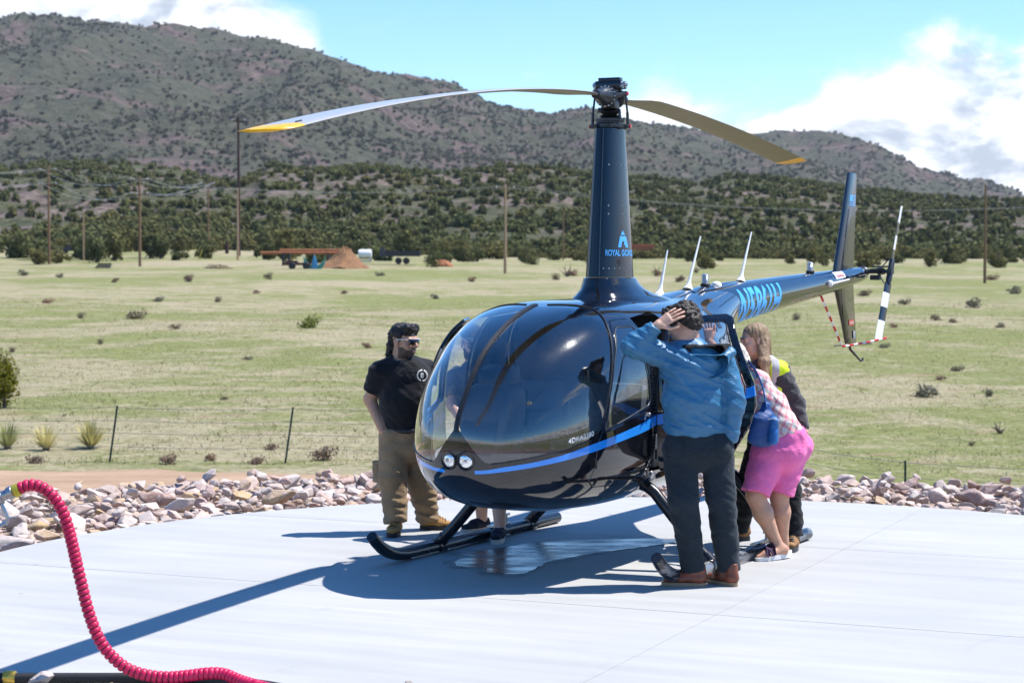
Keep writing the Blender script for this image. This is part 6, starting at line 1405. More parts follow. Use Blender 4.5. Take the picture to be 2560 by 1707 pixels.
# bed under the stones
bed = MB(); na = 96
v = []; 
for k in range(na + 1):
    a_ = 2 * math.pi * k / na
    ro = float(ring_out(PADC[0] + math.cos(a_), PADC[1] + math.sin(a_)))
    for r_ in (PADR - .15, PADR + .8, (PADR + ro) / 2, ro - .5, ro + .15): v.append((PADC[0] + r_ * math.cos(a_), PADC[1] + r_ * math.sin(a_), -.145 + .03 * float(vnoise(np.array(a_ * 20.), np.array(r_ * 3.)))))
bed.add(v, [(k * 5 + j, k * 5 + j + 1, (k + 1) * 5 + j + 1, (k + 1) * 5 + j) for k in range(na) for j in range(4)])
m_bed = plain('stony soil', (.26, .20, .165), .95, var=.3, scale=4, bump=.5); border = tag(bed.build('rock_border', m_bed, smooth=True), kind='structure')
cand = []
grid = {}
tries = 0
while tries < 42000 and len(cand) < 5200:
    tries += 1; a_ = rng.uniform(0, 2 * math.pi); ro = float(ring_out(PADC[0] + math.cos(a_), PADC[1] + math.sin(a_))); r_ = math.sqrt(rng.uniform(PADR ** 2, (ro + .1) ** 2)); x_, y_ = PADC[0] + r_ * math.cos(a_), PADC[1] + r_ * math.sin(a_)
    s_ = float(np.clip(rng.lognormal(math.log(.165), .42), .07, .42)); key = (int(x_ / .5), int(y_ / .5)); ok = True
    if r_ - s_ * .48 < PADR + .01: continue
    for i in (-1, 0, 1):
        for j in (-1, 0, 1):
            for (x2, y2, s2) in grid.get((key[0] + i, key[1] + j), []):
                if math.hypot(x2 - x_, y2 - y_) < (s_ + s2) * .30: ok = False; break
    if not ok: continue
    grid.setdefault(key, []).append((x_, y_, s_)); edge_ = min(1, (r_ - PADR) / .6); cand.append((x_, y_, -.12 + s_ * .20 * (.35 + .65 * edge_) + rng.uniform(0, .05), s_, rng.integers(len(stones)), rng.uniform(-.45, .45), rng.uniform(-.45, .45), rng.uniform(0, 6.28)))
for _ in range(380):    # a second layer lying on top
    x_, y_, s0 = cand[rng.integers(len(cand))][0:3]; r_ = math.hypot(x_ - PADC[0], y_ - PADC[1])
    if r_ < PADR + .55: continue
    s_ = rng.uniform(.10, .21); cand.append((x_ + rng.uniform(-.1, .1), y_ + rng.uniform(-.1, .1), -.01 + s_ * .2, s_, rng.integers(len(stones)), rng.uniform(-.7, .7), rng.uniform(-.7, .7), rng.uniform(0, 6.28)))
def seen(c_):
    u = 1280 + 4978 * c_[0] / c_[1] if c_[1] > 1 else -1; return -40 < u < 2600 and c_[1] > 10
vis = sorted([c_ for c_ in cand if seen(c_) and not (960 < 1280 + 4978 * c_[0] / c_[1] < 1960 and c_[1] < 17.9 + 9)], key=lambda c_: -c_[3] / c_[1]); top300 = set(id(c_) for c_ in vis[:300]); RV, RF, RR, nv = [], [], [], 0
for c_ in cand:
    rot = Matrix.Rotation(c_[7], 3, 'Z') @ Matrix.Rotation(c_[5], 3, 'X') @ Matrix.Rotation(c_[6], 3, 'Y')
    if id(c_) in top300:
        o = bpy.data.objects.new('stone', stones[c_[4]]); COL.objects.link(o); o.parent = border; o.location = c_[0:3]; o.rotation_euler = rot.to_euler(); o.scale = (c_[3],) * 3
    else:
        v, f = SV[c_[4]]; RV.append((v * c_[3]) @ np.array(rot).T + np.array(c_[0:3])); RF.append(f + nv); RR.append(np.full(len(v), rng.uniform(0, 1))); nv += len(v)
me = mesh_np('loose_stones', np.concatenate(RV), np.concatenate(RF)); at2 = me.attributes.new('rnd', 'FLOAT', 'POINT'); at2.data.foreach_set('value', np.concatenate(RR).astype(np.float32))
o = obj('loose_stones', me, m_rock, border); o['kind'] = 'stuff'
# two stones lying by the hoses in the foreground
for (x_, y_, s_, k, lab) in ((-2.37, 9.93, .17, 3, 'small pink stone lying on the black hose at the bottom left'), (-.50, 9.80, .12, 6, 'small flat stone at the bottom edge of the pad'), (-1.98, 9.80, .10, 1, 'small pale stone beside the red hose')):
    o = bpy.data.objects.new('stone', stones[k]); COL.objects.link(o); o.location = (x_, y_, .035 if s_ > .15 else .02); o.scale = (s_, s_, s_ * 1.1); o.rotation_euler = (.3, .5, 1.1 * k); tag(o, lab, 'stone')

# ------------------------------------------------------------ hoses
m_hose_r, t = new_mat('red spiral guard'); c = coords(t); n = t.noise(c, 20, 4, .6); out(t, pbsdf(t, t.mix(n, (.46, .008, .06), (.64, .014, .095)), t.lin(n, .3, .7, .28, .5), 0, None, .4))
hoseY = 9.92
hp_px = [(44, 1224), (58, 1217), (78, 1212), (105, 1218), (132, 1240), (155, 1275), (170, 1318), (182, 1365), (192, 1410), (204, 1460), (216, 1510), (232, 1560), (252, 1604), (282, 1642), (322, 1672), (370, 1687), (420, 1692), (470, 1688), (520, 1682), (560, 1684), (600, 1698), (650, 1722), (710, 1745), (790, 1752)]
ctl = [J(u, v, hoseY + .0 * i) for i, (u, v) in enumerate(hp_px)]
ctl = ctl[:20] + [Vector((-1.35, 9.86, .045)), Vector((-1.22, 9.74, .036)), Vector((-1.05, 9.55, .036)), Vector((-.7, 9.35, .036))]
for i, q in enumerate(ctl):
    if q.z < .036: q.z = .036
def catmull(P, sub):
    o_ = []
    for i in range(len(P) - 1):
        p0, p1, p2, p3 = P[max(i - 1, 0)], P[i], P[i + 1], P[min(i + 2, len(P) - 1)]
        for j in range(sub): u = j / sub; o_.append(.5 * (2 * p1 + (p2 - p0) * u + (2 * p0 - 5 * p1 + 4 * p2 - p3) * u * u + (3 * p1 - p0 - 3 * p2 + p3) * u ** 3))
    o_.append(P[-1]); return o_
path = catmull(ctl, 40); Ls = [0.]
for a_, b_ in zip(path, path[1:]): Ls.append(Ls[-1] + (b_ - a_).length)
def at_len(d_): i = min(int(np.searchsorted(Ls, d_)), len(Ls) - 1); return path[i]
hose = empty('fuel_hose', (*ctl[13].xy, 0)); tag(hose, 'red spiral wrapped fuel hose curving down across the left foreground', 'hose'); ho = Vector(hose.location)
b = MB(); step = .012; pp = [at_len(d_) - ho for d_ in np.arange(0, Ls[-1], step)]; b.tube(pp, .0245, 12); b.build('inner_hose', m_rub, hose, smooth=True)
b = MB(); d_ = .01; k = 0
while d_ < Ls[-1] - .03:
    w_ = .0235; gap = .0285 if not (.33 < d_ < .55 or d_ > 1.35) else .0250
    seg = [at_len(d_ + w_ * f_) - ho for f_ in (0, .15, .5, .85, 1)]
    b.tube(seg, [.0275, .0305, .0318, .0305, .0275], 14, caps=True); d_ += gap
sp = b.build('spiral_guard', m_hose_r, hose, smooth=60); sp['kind'] = 'stuff'
m_brass = plain('brass', (.62, .42, .08), .3, .8); m_ymet = plain('yellow zinc', (.55, .45, .05), .4, .5)
n0 = ctl[0] - ho; b = MB(); b.lathe([(.032, -.01), (.034, .0), (.034, .018), (.03, .022)], n0, (-1, 0, -.45), 18); b.build('ferrule', m_ymet, hose, smooth=True)
b = MB(); ax = Vector((-1, 0, -.42)).normalized(); q0 = n0 + ax * .022; b.lathe([(.028, 0), (.034, .005), (.034, .03), (.026, .034), (.026, .06), (.038, .066), (.040, .10), (.034, .12), (.030, .30)], q0, ax, 18); nz = b.build('nozzle', m_steel, hose, smooth=40)
b = MB(); b.tube([q0 + ax * .07 + Vector((0, -.01, -.02)), q0 + ax * .04 + Vector((.012, -.02, -.12)), q0 + ax * .045 + Vector((.01, -.02, -.135)), q0 + ax * .13 + Vector((0, -.02, -.15)), q0 + ax * .28 + Vector((0, -.01, -.12))], [.010, .010, .011, .009, .008], 8); b.build('trigger_guard', m_steel, nz, smooth=True)
hk = MB(); q1 = q0 + ax * .30 + ho; hk.tube([(q1.x, q1.y, .0), (q1.x, q1.y, q1.z - .03)], .03, 12); hk.box((q1.x, q1.y, q1.z - .04), (.10, .09, .02)); hk.box((q1.x, q1.y, -.08), (.25, .25, .02)); ho2 = hk.build('nozzle_stand', m_dgrey, None, smooth=True); tag(ho2, 'grey steel post holding the fuel nozzle at the left edge', 'stand')
bh = empty('black_hose', (-2.0, 9.95, 0)); tag(bh, 'black rubber hose lying along the bottom left edge', 'hose'); bo_ = Vector(bh.location)
bp = catmull([Vector(q) for q in ((-3.4, 10.05, .03), (-2.9, 10.0, .03), (-2.55, 9.985, .033), (-2.2, 9.99, .033), (-1.8, 9.99, .032), (-1.45, 9.93, .031), (-1.2, 9.80, .030), (-.9, 9.55, .03), (-.5, 9.35, .03))], 10)
b = MB(); b.tube([q - bo_ for q in bp], .027, 14); b.build('hose_tube', m_rub, bh, smooth=True)
b = MB(); b.lathe([(.034, -.03), (.036, -.02), (.036, .02), (.034, .03)], Vector((-2.535, 9.985, .036)) - bo_, (1, 0, 0), 18); b.build('brass_coupling', m_brass, bh, smooth=True)
b = MB(); b.lathe([(.038, -.03), (.038, .02)], Vector((-2.60, 9.985, .038)) - bo_, (1, 0, 0), 8); b.build('hex_nut', m_steel, bh)

# ------------------------------------------------------------ fence
m_post = plain('green T-post paint', (.012, .045, .035), .5, .3); m_wire = plain('barbed wire', (.14, .15, .15), .6, .6)
fence = empty('wire_fence', (-4.26, 38, float(ground_z(-4.26, 38)))); tag(fence, 'barbed wire fence on thin dark green steel posts behind the rocks', 'fence'); fo = Vector(fence.location)
posts = [(-14.5, 38.6), (-11.1, 38.4), (-7.65, 38.1), (-4.27, 38.0), (-.9, 37.2), (2.3, 36.0), (4.7, 34.6), (6.58, 33.2), (9.6, 32.4), (12.8, 31.8)]; lean = [(.05, 0), (.03, 0), (.085, 0), (.085, 0), (.03, 0), (.0, 0), (.02, 0), (-.005, 0), (.0, 0), (0.02, 0)]; tops = []
PH = 1.10
for (x_, y_), (lx, ly) in zip(posts, lean):
    z_ = float(ground_z(x_, y_)); b = MB(); h_ = PH if x_ > -2 else PH - .02; bp_ = Vector((x_ - lx, y_, z_ - .1)) - fo; tp = Vector((x_ + lx, y_, z_ + h_)) - fo; d_ = (tp - bp_)
    for w_, dpt in ((.038, .007), (.007, .034)):
        v = []
        for q, in ((bp_,), (tp,)):
            v += [q + Vector((sx_ * w_ / 2, sy_ * dpt / 2 + (0 if w_ > .01 else .017), 0)) for sx_, sy_ in ((-1, -1), (1, -1), (1, 1), (-1, 1))]
        b.add(v, [(3, 2, 1, 0), (4, 5, 6, 7), (0, 1, 5, 4), (1, 2, 6, 5), (2, 3, 7, 6), (3, 0, 4, 7)])
    b.build('post', m_post, fence); tops.append((bp_ + d_ * .085, tp))
for k, f_ in enumerate((.97, .74, .52, .28)):
    b = MB(); pts = []
    for i in range(len(tops) - 1):
        a_, c_ = tops[i][0].lerp(tops[i][1], f_), tops[i + 1][0].lerp(tops[i + 1][1], f_)
        for j in range(6): u = j / 6; pts.append(a_.lerp(c_, u) - Vector((0, .022, .03 * 4 * u * (1 - u))))
    b.tube(pts, .0045, 5); b.build('wire', m_wire, fence)

# ------------------------------------------------------------ plants
def leaf_cloud(n, R_, seed, size, lumps=9, flat=.8, up=.0, hollow=.55, quad=True):
    r = np.random.default_rng(seed); R_ = np.array(R_, float); lc = r.normal(size=(lumps, 3)); lc /= np.linalg.norm(lc, axis=1, keepdims=True); lc *= r.uniform(.25, .75, (lumps, 1)); lr = r.uniform(.30, .55, lumps)
    i = r.integers(lumps, size=n); d = r.normal(size=(n, 3)); d /= np.linalg.norm(d, axis=1, keepdims=True); c = lc[i] + d * (lr[i] * (hollow + (1 - hollow) * r.uniform(0, 1, n) ** .5))[:, None]; c = c * R_
    a = r.normal(size=(n, 3)); a /= np.linalg.norm(a, axis=1, keepdims=True); nn = d + .6 * r.normal(size=(n, 3)); nn /= np.linalg.norm(nn, axis=1, keepdims=True); a = a - nn * (a * nn).sum(1, keepdims=True); a /= np.linalg.norm(a, axis=1, keepdims=True); b = np.cross(nn, a); s = (size * r.uniform(.6, 1.4, n))[:, None]
    v = np.stack([c - a * s - b * s * .6, c + a * s - b * s * .5, c + a * s * .7 + b * s * .7, c - a * s * .8 + b * s * .6], 1).reshape(-1, 3); f = np.arange(4 * n).reshape(-1, 4); return v, f
def leaf_mat(name, c0, c1, dry=None):
    m, t = new_mat(name); p = wpos(t); oi = t.n('ShaderNodeObjectInfo'); n = t.noise(p, .9, 4, .6); n2 = t.noise(p, .06, 3, .6)
    col = t.mix(t.lin(n, .3, .7, 0, 1), c0, c1); col = t.mix(t.math('MULTIPLY', t.sstep(t.math('ADD', t.math('MULTIPLY', oi.outputs['Random'], .3), n2), .45, .85), .6), col, dry or (c1[0] * 1.35, c1[1] * 1.05, c1[2] * .9))
    d = t.n('ShaderNodeBsdfDiffuse'); t.put(d.inputs[0], col); tl = t.n('ShaderNodeBsdfTranslucent'); t.put(tl.inputs[0], col); mx = t.n('ShaderNodeMixShader'); mx.inputs[0].default_value = .22; t.t.links.new(d.outputs[0], mx.inputs[1]); t.t.links.new(tl.outputs[0], mx.inputs[2]); out(t, mx.outputs[0]); return m
m_jun = leaf_mat('juniper leaf', (.062, .074, .032), (.150, .158, .068)); m_far = leaf_mat('distant scrub leaf', (.070, .080, .055), (.125, .130, .090)); m_ygr = leaf_mat('golden juniper leaf', (.085, .09, .012), (.24, .22, .035)); m_sage = leaf_mat('sagebrush leaf', (.12, .12, .085), (.24, .23, .165)); m_grn = leaf_mat('green shrub leaf', (.10, .13, .035), (.23, .26, .08)); m_dry = leaf_mat('dry twig', (.14, .10, .075), (.28, .21, .16)); m_yuc = leaf_mat('yucca leaf', (.26, .27, .10), (.58, .56, .28))
m_bark = plain('juniper bark', (.12, .085, .065), .95, bump=.5, scale=14)
# treeline junipers: five kinds of crown, each tree a trunk and a crown
TV = []
for k in range(6):
    R_ = ((1.0, 1.0, .85), (1.15, 1.1, .75), (.85, .85, 1.05), (1.25, 1.2, .7), (.95, 1.0, .95), (1.1, 1.0, .8))[k]; v, f = leaf_cloud(900, R_, 200 + k, .095, 17, hollow=.35); v[:, 2] += R_[2] * .72; TV.append(mesh_np('crown', v, f)); TV[-1].materials.append(m_jun)
tb_m = MB(); tb_m.tube([(0, 0, -.3), (.03, .02, .35), (-.02, .04, .8), (.05, 0, 1.2)], [.12, .09, .07, .03], 7); tb_m.tube([(0, 0, .3), (.25, .1, .8), (.4, .15, 1.1)], [.06, .045, .02], 6); tb_m.tube([(0, 0, .35), (-.22, -.1, .75), (-.4, -.1, 1.1)], [.06, .045, .02], 6); trunk0 = tb_m.build('trunk', m_bark); trunk_me = trunk0.data; bpy.data.objects.remove(trunk0)
rng = np.random.default_rng(23)
def add_tree(x_, y_, s_, k, lab, grp, parts=True, zfun=None, name='juniper_tree'):
    z_ = float(ground_z(x_, y_)) if zfun is None else zfun
    if parts:
        r_ = empty(name, (x_, y_, z_), rng.uniform(0, 6.28)); r_.scale = (s_, s_, s_ * rng.uniform(.85, 1.15)); obj('crown', TV[k], None, r_); obj('trunk', trunk_me, None, r_)
    else:
        r_ = obj(name, TV[k], None, None, (x_, y_, z_), (0, 0, rng.uniform(0, 6.28))); r_.scale = (s_, s_, s_ * rng.uniform(.8, 1.15))
    tag(r_, lab, 'tree', grp); return r_
line_lab = 'bushy dark juniper in the row at the foot of the wooded hill'
placed = []
for i in range(400):
    if len(placed) >= 74: break
    u = rng.uniform(-60, 2620); Yd = rng.uniform(212, 300)
    dens = 1.0 if u < 1150 else (.42 if u < 2100 else .75)
    if rng.uniform() > dens: continue
    x_ = (u - 1280) / 4978 * Yd
    if any(math.hypot(x_ - q[0], Yd - q[1]) < 3.0 for q in placed): continue
    placed.append((x_, Yd)); add_tree(x_, Yd, rng.uniform(.9, 2.2) * (1.0 if u < 1250 else .8), int(rng.integers(6)), line_lab, 'junipers along the far edge of the field')
# hillside: the nearest 220 single trees, the rest one mass
def hill_pt(a_, Y_): return np.array([a_ * Y_, Y_, float(hill_z(np.array(a_), np.array(float(Y_))))])
A_ = rng.uniform(-.30, .30, 14000); Yh = rng.uniform(285, 690, 14000); dn = fbm(A_ * Yh * .02, Yh * .012, 3, 61); tt_ = (Yh - 285) / 380; keep = rng.uniform(0, 1, 14000) < np.clip((dn - .34) * 4.2, .14, 1) * (.45 + .55 * sst(np.abs(tt_ - .45), .12, .45)); A_, Yh = A_[keep], Yh[keep]; Zh = hill_z(A_, Yh); order = np.argsort(Yh); A_, Yh, Zh = A_[order], Yh[order], Zh[order]
A_, Yh, Zh = A_[:8200], Yh[:8200], Zh[:8200]
nsing = 0; smallv = [leaf_cloud(64, (1.05, 1.05, .85), 300 + k, .29, 6, hollow=.7) for k in range(5)]; MV, MF, nv = [], [], 0
for i in range(len(A_)):
    s_ = rng.uniform(.75, 1.75)
    if i % 3 == 2: s_ *= .5
    if nsing < 222 and i % 3 != 2 and abs(A_[i]) < .262:
        add_tree(A_[i] * Yh[i], Yh[i], s_, int(rng.integers(6)), 'dark rounded tree scattered on the rocky slope of the near hill', 'trees on the near hillside', False, float(Zh[i]) - .3, 'hillside_tree'); nsing += 1
    else:
        v, f = smallv[int(rng.integers(5))]; q = v * s_; q = q + np.array([A_[i] * Yh[i], Yh[i], Zh[i] + s_ * .6]); MV.append(q); MF.append(f + nv); nv += len(v)
tag(obj('hill_woodland', mesh_np('hill_woodland', np.concatenate(MV), np.concatenate(MF)), m_jun), 'dense dark green woodland covering the near hill', None, None, 'stuff')
N_ = 30000; A_ = rng.uniform(-.32, .34, N_); Ym = 950 + (2300 + 900 * sst(A_, 0, .26) - 950) * rng.uniform(.12, 1.03, N_); dn = fbm(A_ * Ym * .006, Ym * .004, 4, 71); keep = rng.uniform(0, 1, N_) < np.clip((dn - .26) * 2.6, .2, 1); A_, Ym = A_[keep], Ym[keep]; Zm = mtn_z(A_, Ym)
tiny = [leaf_cloud(12, (1.0, 1.0, .8), 400 + k, .55, 4, hollow=.8) for k in range(6)]; MV, MF, nv = [], [], 0
for i in range(len(A_)):
    v, f = tiny[i % 6]; s_ = rng.uniform(.9, 2.5) * (1 + .25 * (Ym[i] > 2400)); MV.append(v * s_ + np.array([A_[i] * Ym[i], Ym[i], Zm[i] + s_ * .5])); MF.append(f + nv); nv += len(v)
tag(obj('mountain_scrub', mesh_np('mountain_scrub', np.concatenate(MV), np.concatenate(MF)), m_far), 'scattered dark scrub over the mountain slope', None, None, 'stuff')
# young golden juniper at the left edge
jp = gpt(10, 1020); jr = empty('juniper_bush', jp); tag(jr, 'pointed yellow green juniper bush at the left edge of the field', 'bush')
v, f = leaf_cloud(2600, (.62, .62, .85), 501, .035, 16, hollow=.35); v[:, 2] = v[:, 2] + .74; tp = np.clip(1.25 - v[:, 2] * .62, .12, 1.1); v[:, 0] *= tp; v[:, 1] *= tp; obj('crown', mesh_np('crown', v, f), m_ygr, jr); b = MB(); b.tube([(0, 0, -.1), (.02, 0, .5), (0, .02, 1.3)], [.05, .04, .012], 7); b.build('trunk', m_bark, jr)
# yuccas
def yucca(u, v_, h_, n, lab):
    q = gpt(u, v_); r = empty('yucca', q); tag(r, lab, 'yucca', 'yuccas behind the fence'); b = MB(); rr = random.Random(u)
    for i in range(n):
        a_ = rr.uniform(0, 6.28); e = rr.uniform(.5, 1.45); L_ = h_ * rr.uniform(.7, 1.1); d_ = Vector((math.cos(a_) * math.cos(e), math.sin(a_) * math.cos(e), math.sin(e))); s_ = Vector((-math.sin(a_), math.cos(a_), 0)) * .014; b.add([s_, -s_, d_ * L_ * .6 - s_ * .8, d_ * L_ * .6 + s_ * .8, d_ * L_ - Vector((0, 0, .04 * L_))], [(0, 1, 2, 3), (3, 2, 4)])
    b.build('leaves', m_yuc, r)['kind'] = 'stuff'; b = MB(); b.lathe([(.05, -.05), (.07, .04), (.04, .10)], n=10); b.build('base', m_bark, r)
yucca(18, 1122, .62, 130, 'spiky yucca farthest left behind the fence'); yucca(116, 1126, .62, 120, 'spiky yucca second from the left behind the fence'); yucca(226, 1122, .66, 190, 'broadest spiky yucca beside the leftmost fence post')
# field shrubs
shr = [mesh_np('shrub', *leaf_cloud(420, (.5, .5, .30), 600 + k, .035, 10, hollow=.3)) for k in range(4)]
def shrub(u, v_, w_px, mat, lab, grp, name='sagebrush', hr=1.0, cat='shrub'):
    q = gpt(u, v_); sc = w_px / (4978 / q.y); k = abs(int(u * 7 + v_)) % 4; me = bpy.data.meshes.get(f'shrub_{k}_{mat.name}')
    if me is None: me = shr[k].copy(); me.name = f'shrub_{k}_{mat.name}'; me.materials.clear(); me.materials.append(mat)
    o = obj(name, me, None, None, (q.x, q.y, q.z + .16 * sc * hr), (0, 0, u)); o.scale = (sc, sc, sc * hr); tag(o, lab, cat, grp); return o
shrub(2312, 992, 88, m_sage, 'widest grey sagebrush in the field to the right of the person in the vest', None, 'sagebrush'); shrub(338, 798, 66, m_sage, 'widest grey sagebrush in the field at the left, below the dirt pile', None, 'sagebrush'); shrub(678, 1125, 44, m_dry, 'dark clump just left of the second fence post', None, 'dry_brush')
G1 = 'grey sagebrush in the field'; L1 = 'low grey green sagebrush clump in the open field'; L2 = 'small dry brown brush clump in the open field'; G2 = 'dry brush clumps in the field'
shrub(772, 820, 82, m_grn, 'largest bright green shrub in the field left of the helicopter', None, 'green_shrub', 1.1)
for u, v_, w_ in [(438, 822, 36), (205, 795, 34), (55, 690, 40), (150, 695, 30), (545, 755, 34), (395, 755, 40), (675, 697, 36), (470, 698, 34), (1085, 748, 32), (950, 690, 30), (2392, 928, 42), (2470, 992, 44), (2340, 800, 44), (2440, 770, 60), (2384, 808, 36), (1990, 800, 40), (2500, 820, 40), (2260, 760, 38), (2540, 735, 50), (1390, 700, 40), (2210, 870, 36), (2090, 730, 40), (1950, 705, 34), (250, 860, 30), (620, 900, 30), (2430, 1115, 30)]: shrub(u, v_, w_, m_sage, L1, G1)
for u, v_, w_ in [(118, 758, 36), (470, 704, 38), (2350, 950, 36), (2160, 740, 44), (1700, 705, 40), (290, 705, 26), (860, 735, 24), (1180, 705, 34), (2230, 820, 30), (2480, 700, 40), (640, 735, 26), (915, 870, 34), (30, 880, 30), (560, 1000, 26), (1430, 690, 42), (1640, 690, 36)]: shrub(u, v_, w_, m_dry, L2, G2, 'dry_brush')
for u, v_, w_ in [(820, 1150, 90), (640, 1160, 60), (430, 1160, 70), (530, 1152, 50), (90, 1158, 60)]: shrub(u, v_, w_, m_dry, 'dry straw coloured weeds along the edge of the dirt track', 'dry weeds by the track', 'dry_weeds', .9)
for u, v_, w_ in [(1190, 655, 60), (1090, 668, 60), (1330, 662, 44), (2060, 665, 50), (2180, 668, 60), (1480, 660, 40)]: shrub(u, v_, w_, m_jun, 'low dark bush standing in front of the junipers', 'low bushes before the junipers', 'low_bush', 1.6)
# grass blades over the nearer field, uncountable
Ng = 90000; ug = rng.uniform(-100, 2660, Ng); Yg = 26 + (120 - 26) * rng.uniform(0, 1, Ng) ** 1.7; xg = (ug - 1280) / 4978 * Yg; rr_ = np.hypot(xg - PADC[0], Yg - PADC[1]); road = (Yg > 32.5) & (Yg < 37.6) & (xg < 1.5); clump = fbm(xg * .7, Yg * .7, 3, 81)
ok = (rr_ > 13.5) & ~road & (clump > .40); xg, Yg = xg[ok], Yg[ok]; zg = ground_z(xg, Yg); hgt = rng.uniform(.025, .06, len(xg)) * (1 + 1.0 * (rng.uniform(0, 1, len(xg)) > .95)); aa = rng.uniform(0, 6.28, len(xg)); wd = .007 + Yg * .00016; lx, ly = rng.normal(0, .4, len(xg)) * hgt, rng.normal(0, .4, len(xg)) * hgt
P0 = np.stack([xg - np.cos(aa) * wd, Yg - np.sin(aa) * wd, zg - .01], -1); P1 = np.stack([xg + np.cos(aa) * wd, Yg + np.sin(aa) * wd, zg - .01], -1); P2 = np.stack([xg + lx, Yg + ly, zg + hgt], -1)
m_gr, t = new_mat('field grass blades'); p = wpos(t); n = t.noise(p, 1.2, 4, .6); n2 = t.noise(p, 12, 2, .6); gc = t.mix(t.lin(t.math('ADD', n, t.math('MULTIPLY', t.math('SUBTRACT', n2, .5), .6)), .38, .62, 0, 1), (.17, .195, .06), (.50, .44, .28)); d_ = t.n('ShaderNodeBsdfDiffuse'); t.put(d_.inputs[0], gc); tl = t.n('ShaderNodeBsdfTranslucent'); t.put(tl.inputs[0], gc); mx = t.n('ShaderNodeMixShader'); mx.inputs[0].default_value = .5; t.t.links.new(d_.outputs[0], mx.inputs[1]); t.t.links.new(tl.outputs[0], mx.inputs[2]); out(t, mx.outputs[0])
gme = mesh_np('field_grass', np.stack([P0, P1, P2], 1).reshape(-1, 3), np.arange(3 * len(xg)).reshape(-1, 3), True); gme.normals_split_custom_set_from_vertices([(0, 0, 1)] * (3 * len(xg)))
tag(obj('field_grass', gme, m_gr), 'short dry and green grass across the field', None, None, 'stuff')

# ------------------------------------------------------------ power poles and lines
m_pole = plain('weathered pole wood', (.20, .115, .06), .9, bump=.3, scale=8); m_pale = plain('pale new pole wood', (.36, .24, .14), .9, bump=.3, scale=8); m_rustp = plain('dark rusty steel pole', (.055, .026, .024), .8, .3); m_ins = plain('grey insulator', (.45, .47, .50), .3)
def pole(u, vb, vt, mat, lab, Yd=None, arms=1, r=.16):
    q = gpt(u, vb)
    if Yd: q = Vector(((u - 1280) / 4978 * Yd, Yd, 2.09 - (vb - 675) / 4978 * Yd))
    H_ = (vb - vt) / 4978 * q.y; o = empty('utility_pole', q); tag(o, lab, 'pole'); b = MB(); b.tube([(0, 0, -1), (0, 0, H_ * .5), (0, 0, H_)], [r, r * .85, r * .65], 10); b.build('shaft', mat, o, smooth=True); ends = []
    for k in range(arms):
        z_ = H_ - .5 - k * 1.5; b = MB(); b.box((0, -.18, z_), (2.0, .11, .13)); ar = b.build('crossarm', mat, o)
        for s_ in (-.85, .85): b = MB(); b.lathe([(.04, 0), (.07, .05), (.045, .10), (.07, .15), (.03, .2)], (s_, -.18, z_ + .06), n=8); b.build('insulator', m_ins, ar, smooth=True); ends.append(q + Vector((s_, -.18, z_ + .25)))
    if not arms: ends = [q + Vector((0, 0, H_ - .2))] * 2
    return q, H_, ends
P1 = pole(123, 660, 417, m_pole, 'leftmost tall brown utility pole', arms=2); P2 = pole(350, 667, 440, m_pole, 'brown utility pole second from the left', arms=2); P0_ = pole(-330, 660, 395, m_pole, 'utility pole outside the left edge', arms=2)
P3 = pole(598, 664, 296, m_rustp, 'tallest dark steel utility pole on the left', 262, arms=1, r=.22); P4 = pole(597, 672, 340, m_pale, 'pale wooden pole standing against the tallest dark pole', 236, arms=0, r=.15) if False else pole(595, 672, 470, m_pale, 'pale wooden pole standing against the tallest dark pole', 236, arms=0, r=.15)
P5 = pole(210, 668, 530, m_pale, 'short pale pole between the two left brown poles', 230, arms=0, r=.11); P6 = pole(522, 655, 452, m_pole, 'slim brown pole left of the tallest dark pole', 275, arms=1, r=.14); P7 = pole(568, 652, 604, m_rustp, 'short rusty post beside the pale pole', 270, arms=0, r=.30)
P8 = pole(1263, 684, 460, m_pale, 'pale wooden pole left of the rotor mast', arms=1); P9 = pole(1408, 655, 530, m_pole, 'small far pole just left of the rotor mast', 275, arms=0, r=.12); P10 = pole(2462, 708, 463, m_pole, 'tall wooden pole at the right edge of the field', arms=0, r=.14); P11 = pole(2279, 610, 506, m_rustp, 'slim dark pole on the hillside behind the tail rotor', 330, arms=0, r=.13)
m_line = plain('aluminium conductor', (.5, .51, .52), .5, .3)
def span(a_, b_, sag, lab, grp, r=.016):
    pts = [a_.lerp(b_, j / 14) - Vector((0, 0, sag * 4 * (j / 14) * (1 - j / 14))) for j in range(15)]; o = a_; b = MB(); b.tube([q - o for q in pts], r, 5); w_ = b.build('power_line', m_line, None, loc=o); tag(w_, lab, 'power line', grp)
for A1, B1, sg_, nm in ((P1, P2, 1.3, 'sagging pale power line strung between the two left brown poles'), (P0_, P1, 1.0, 'power line running from the leftmost brown pole out of the left edge'), (P2, P6, .9, 'power line from the second brown pole to the slim brown pole')):
    for e1, e2 in zip(A1[2], B1[2] if len(B1[2]) >= len(A1[2]) else B1[2] * 2): span(e1, e2, sg_, nm, nm.replace('power line', 'lines')[:40])
span(P6[2][0], P3[2][0] - Vector((0, 0, 9)), .6, 'thin power line between the slim brown pole and the tallest dark pole', None); Lb = 'thin power line crossing the hill from the pale pole to the right'
for e in P8[2]: span(e, e + Vector((60, 0, -1.5)), 1.6, Lb, 'lines right of the pale pole', .007); span(e, e - Vector((44, -12, -2.0)), 1.3, 'thin power line crossing the hill from the pale pole to the left', 'lines left of the pale pole', .007)

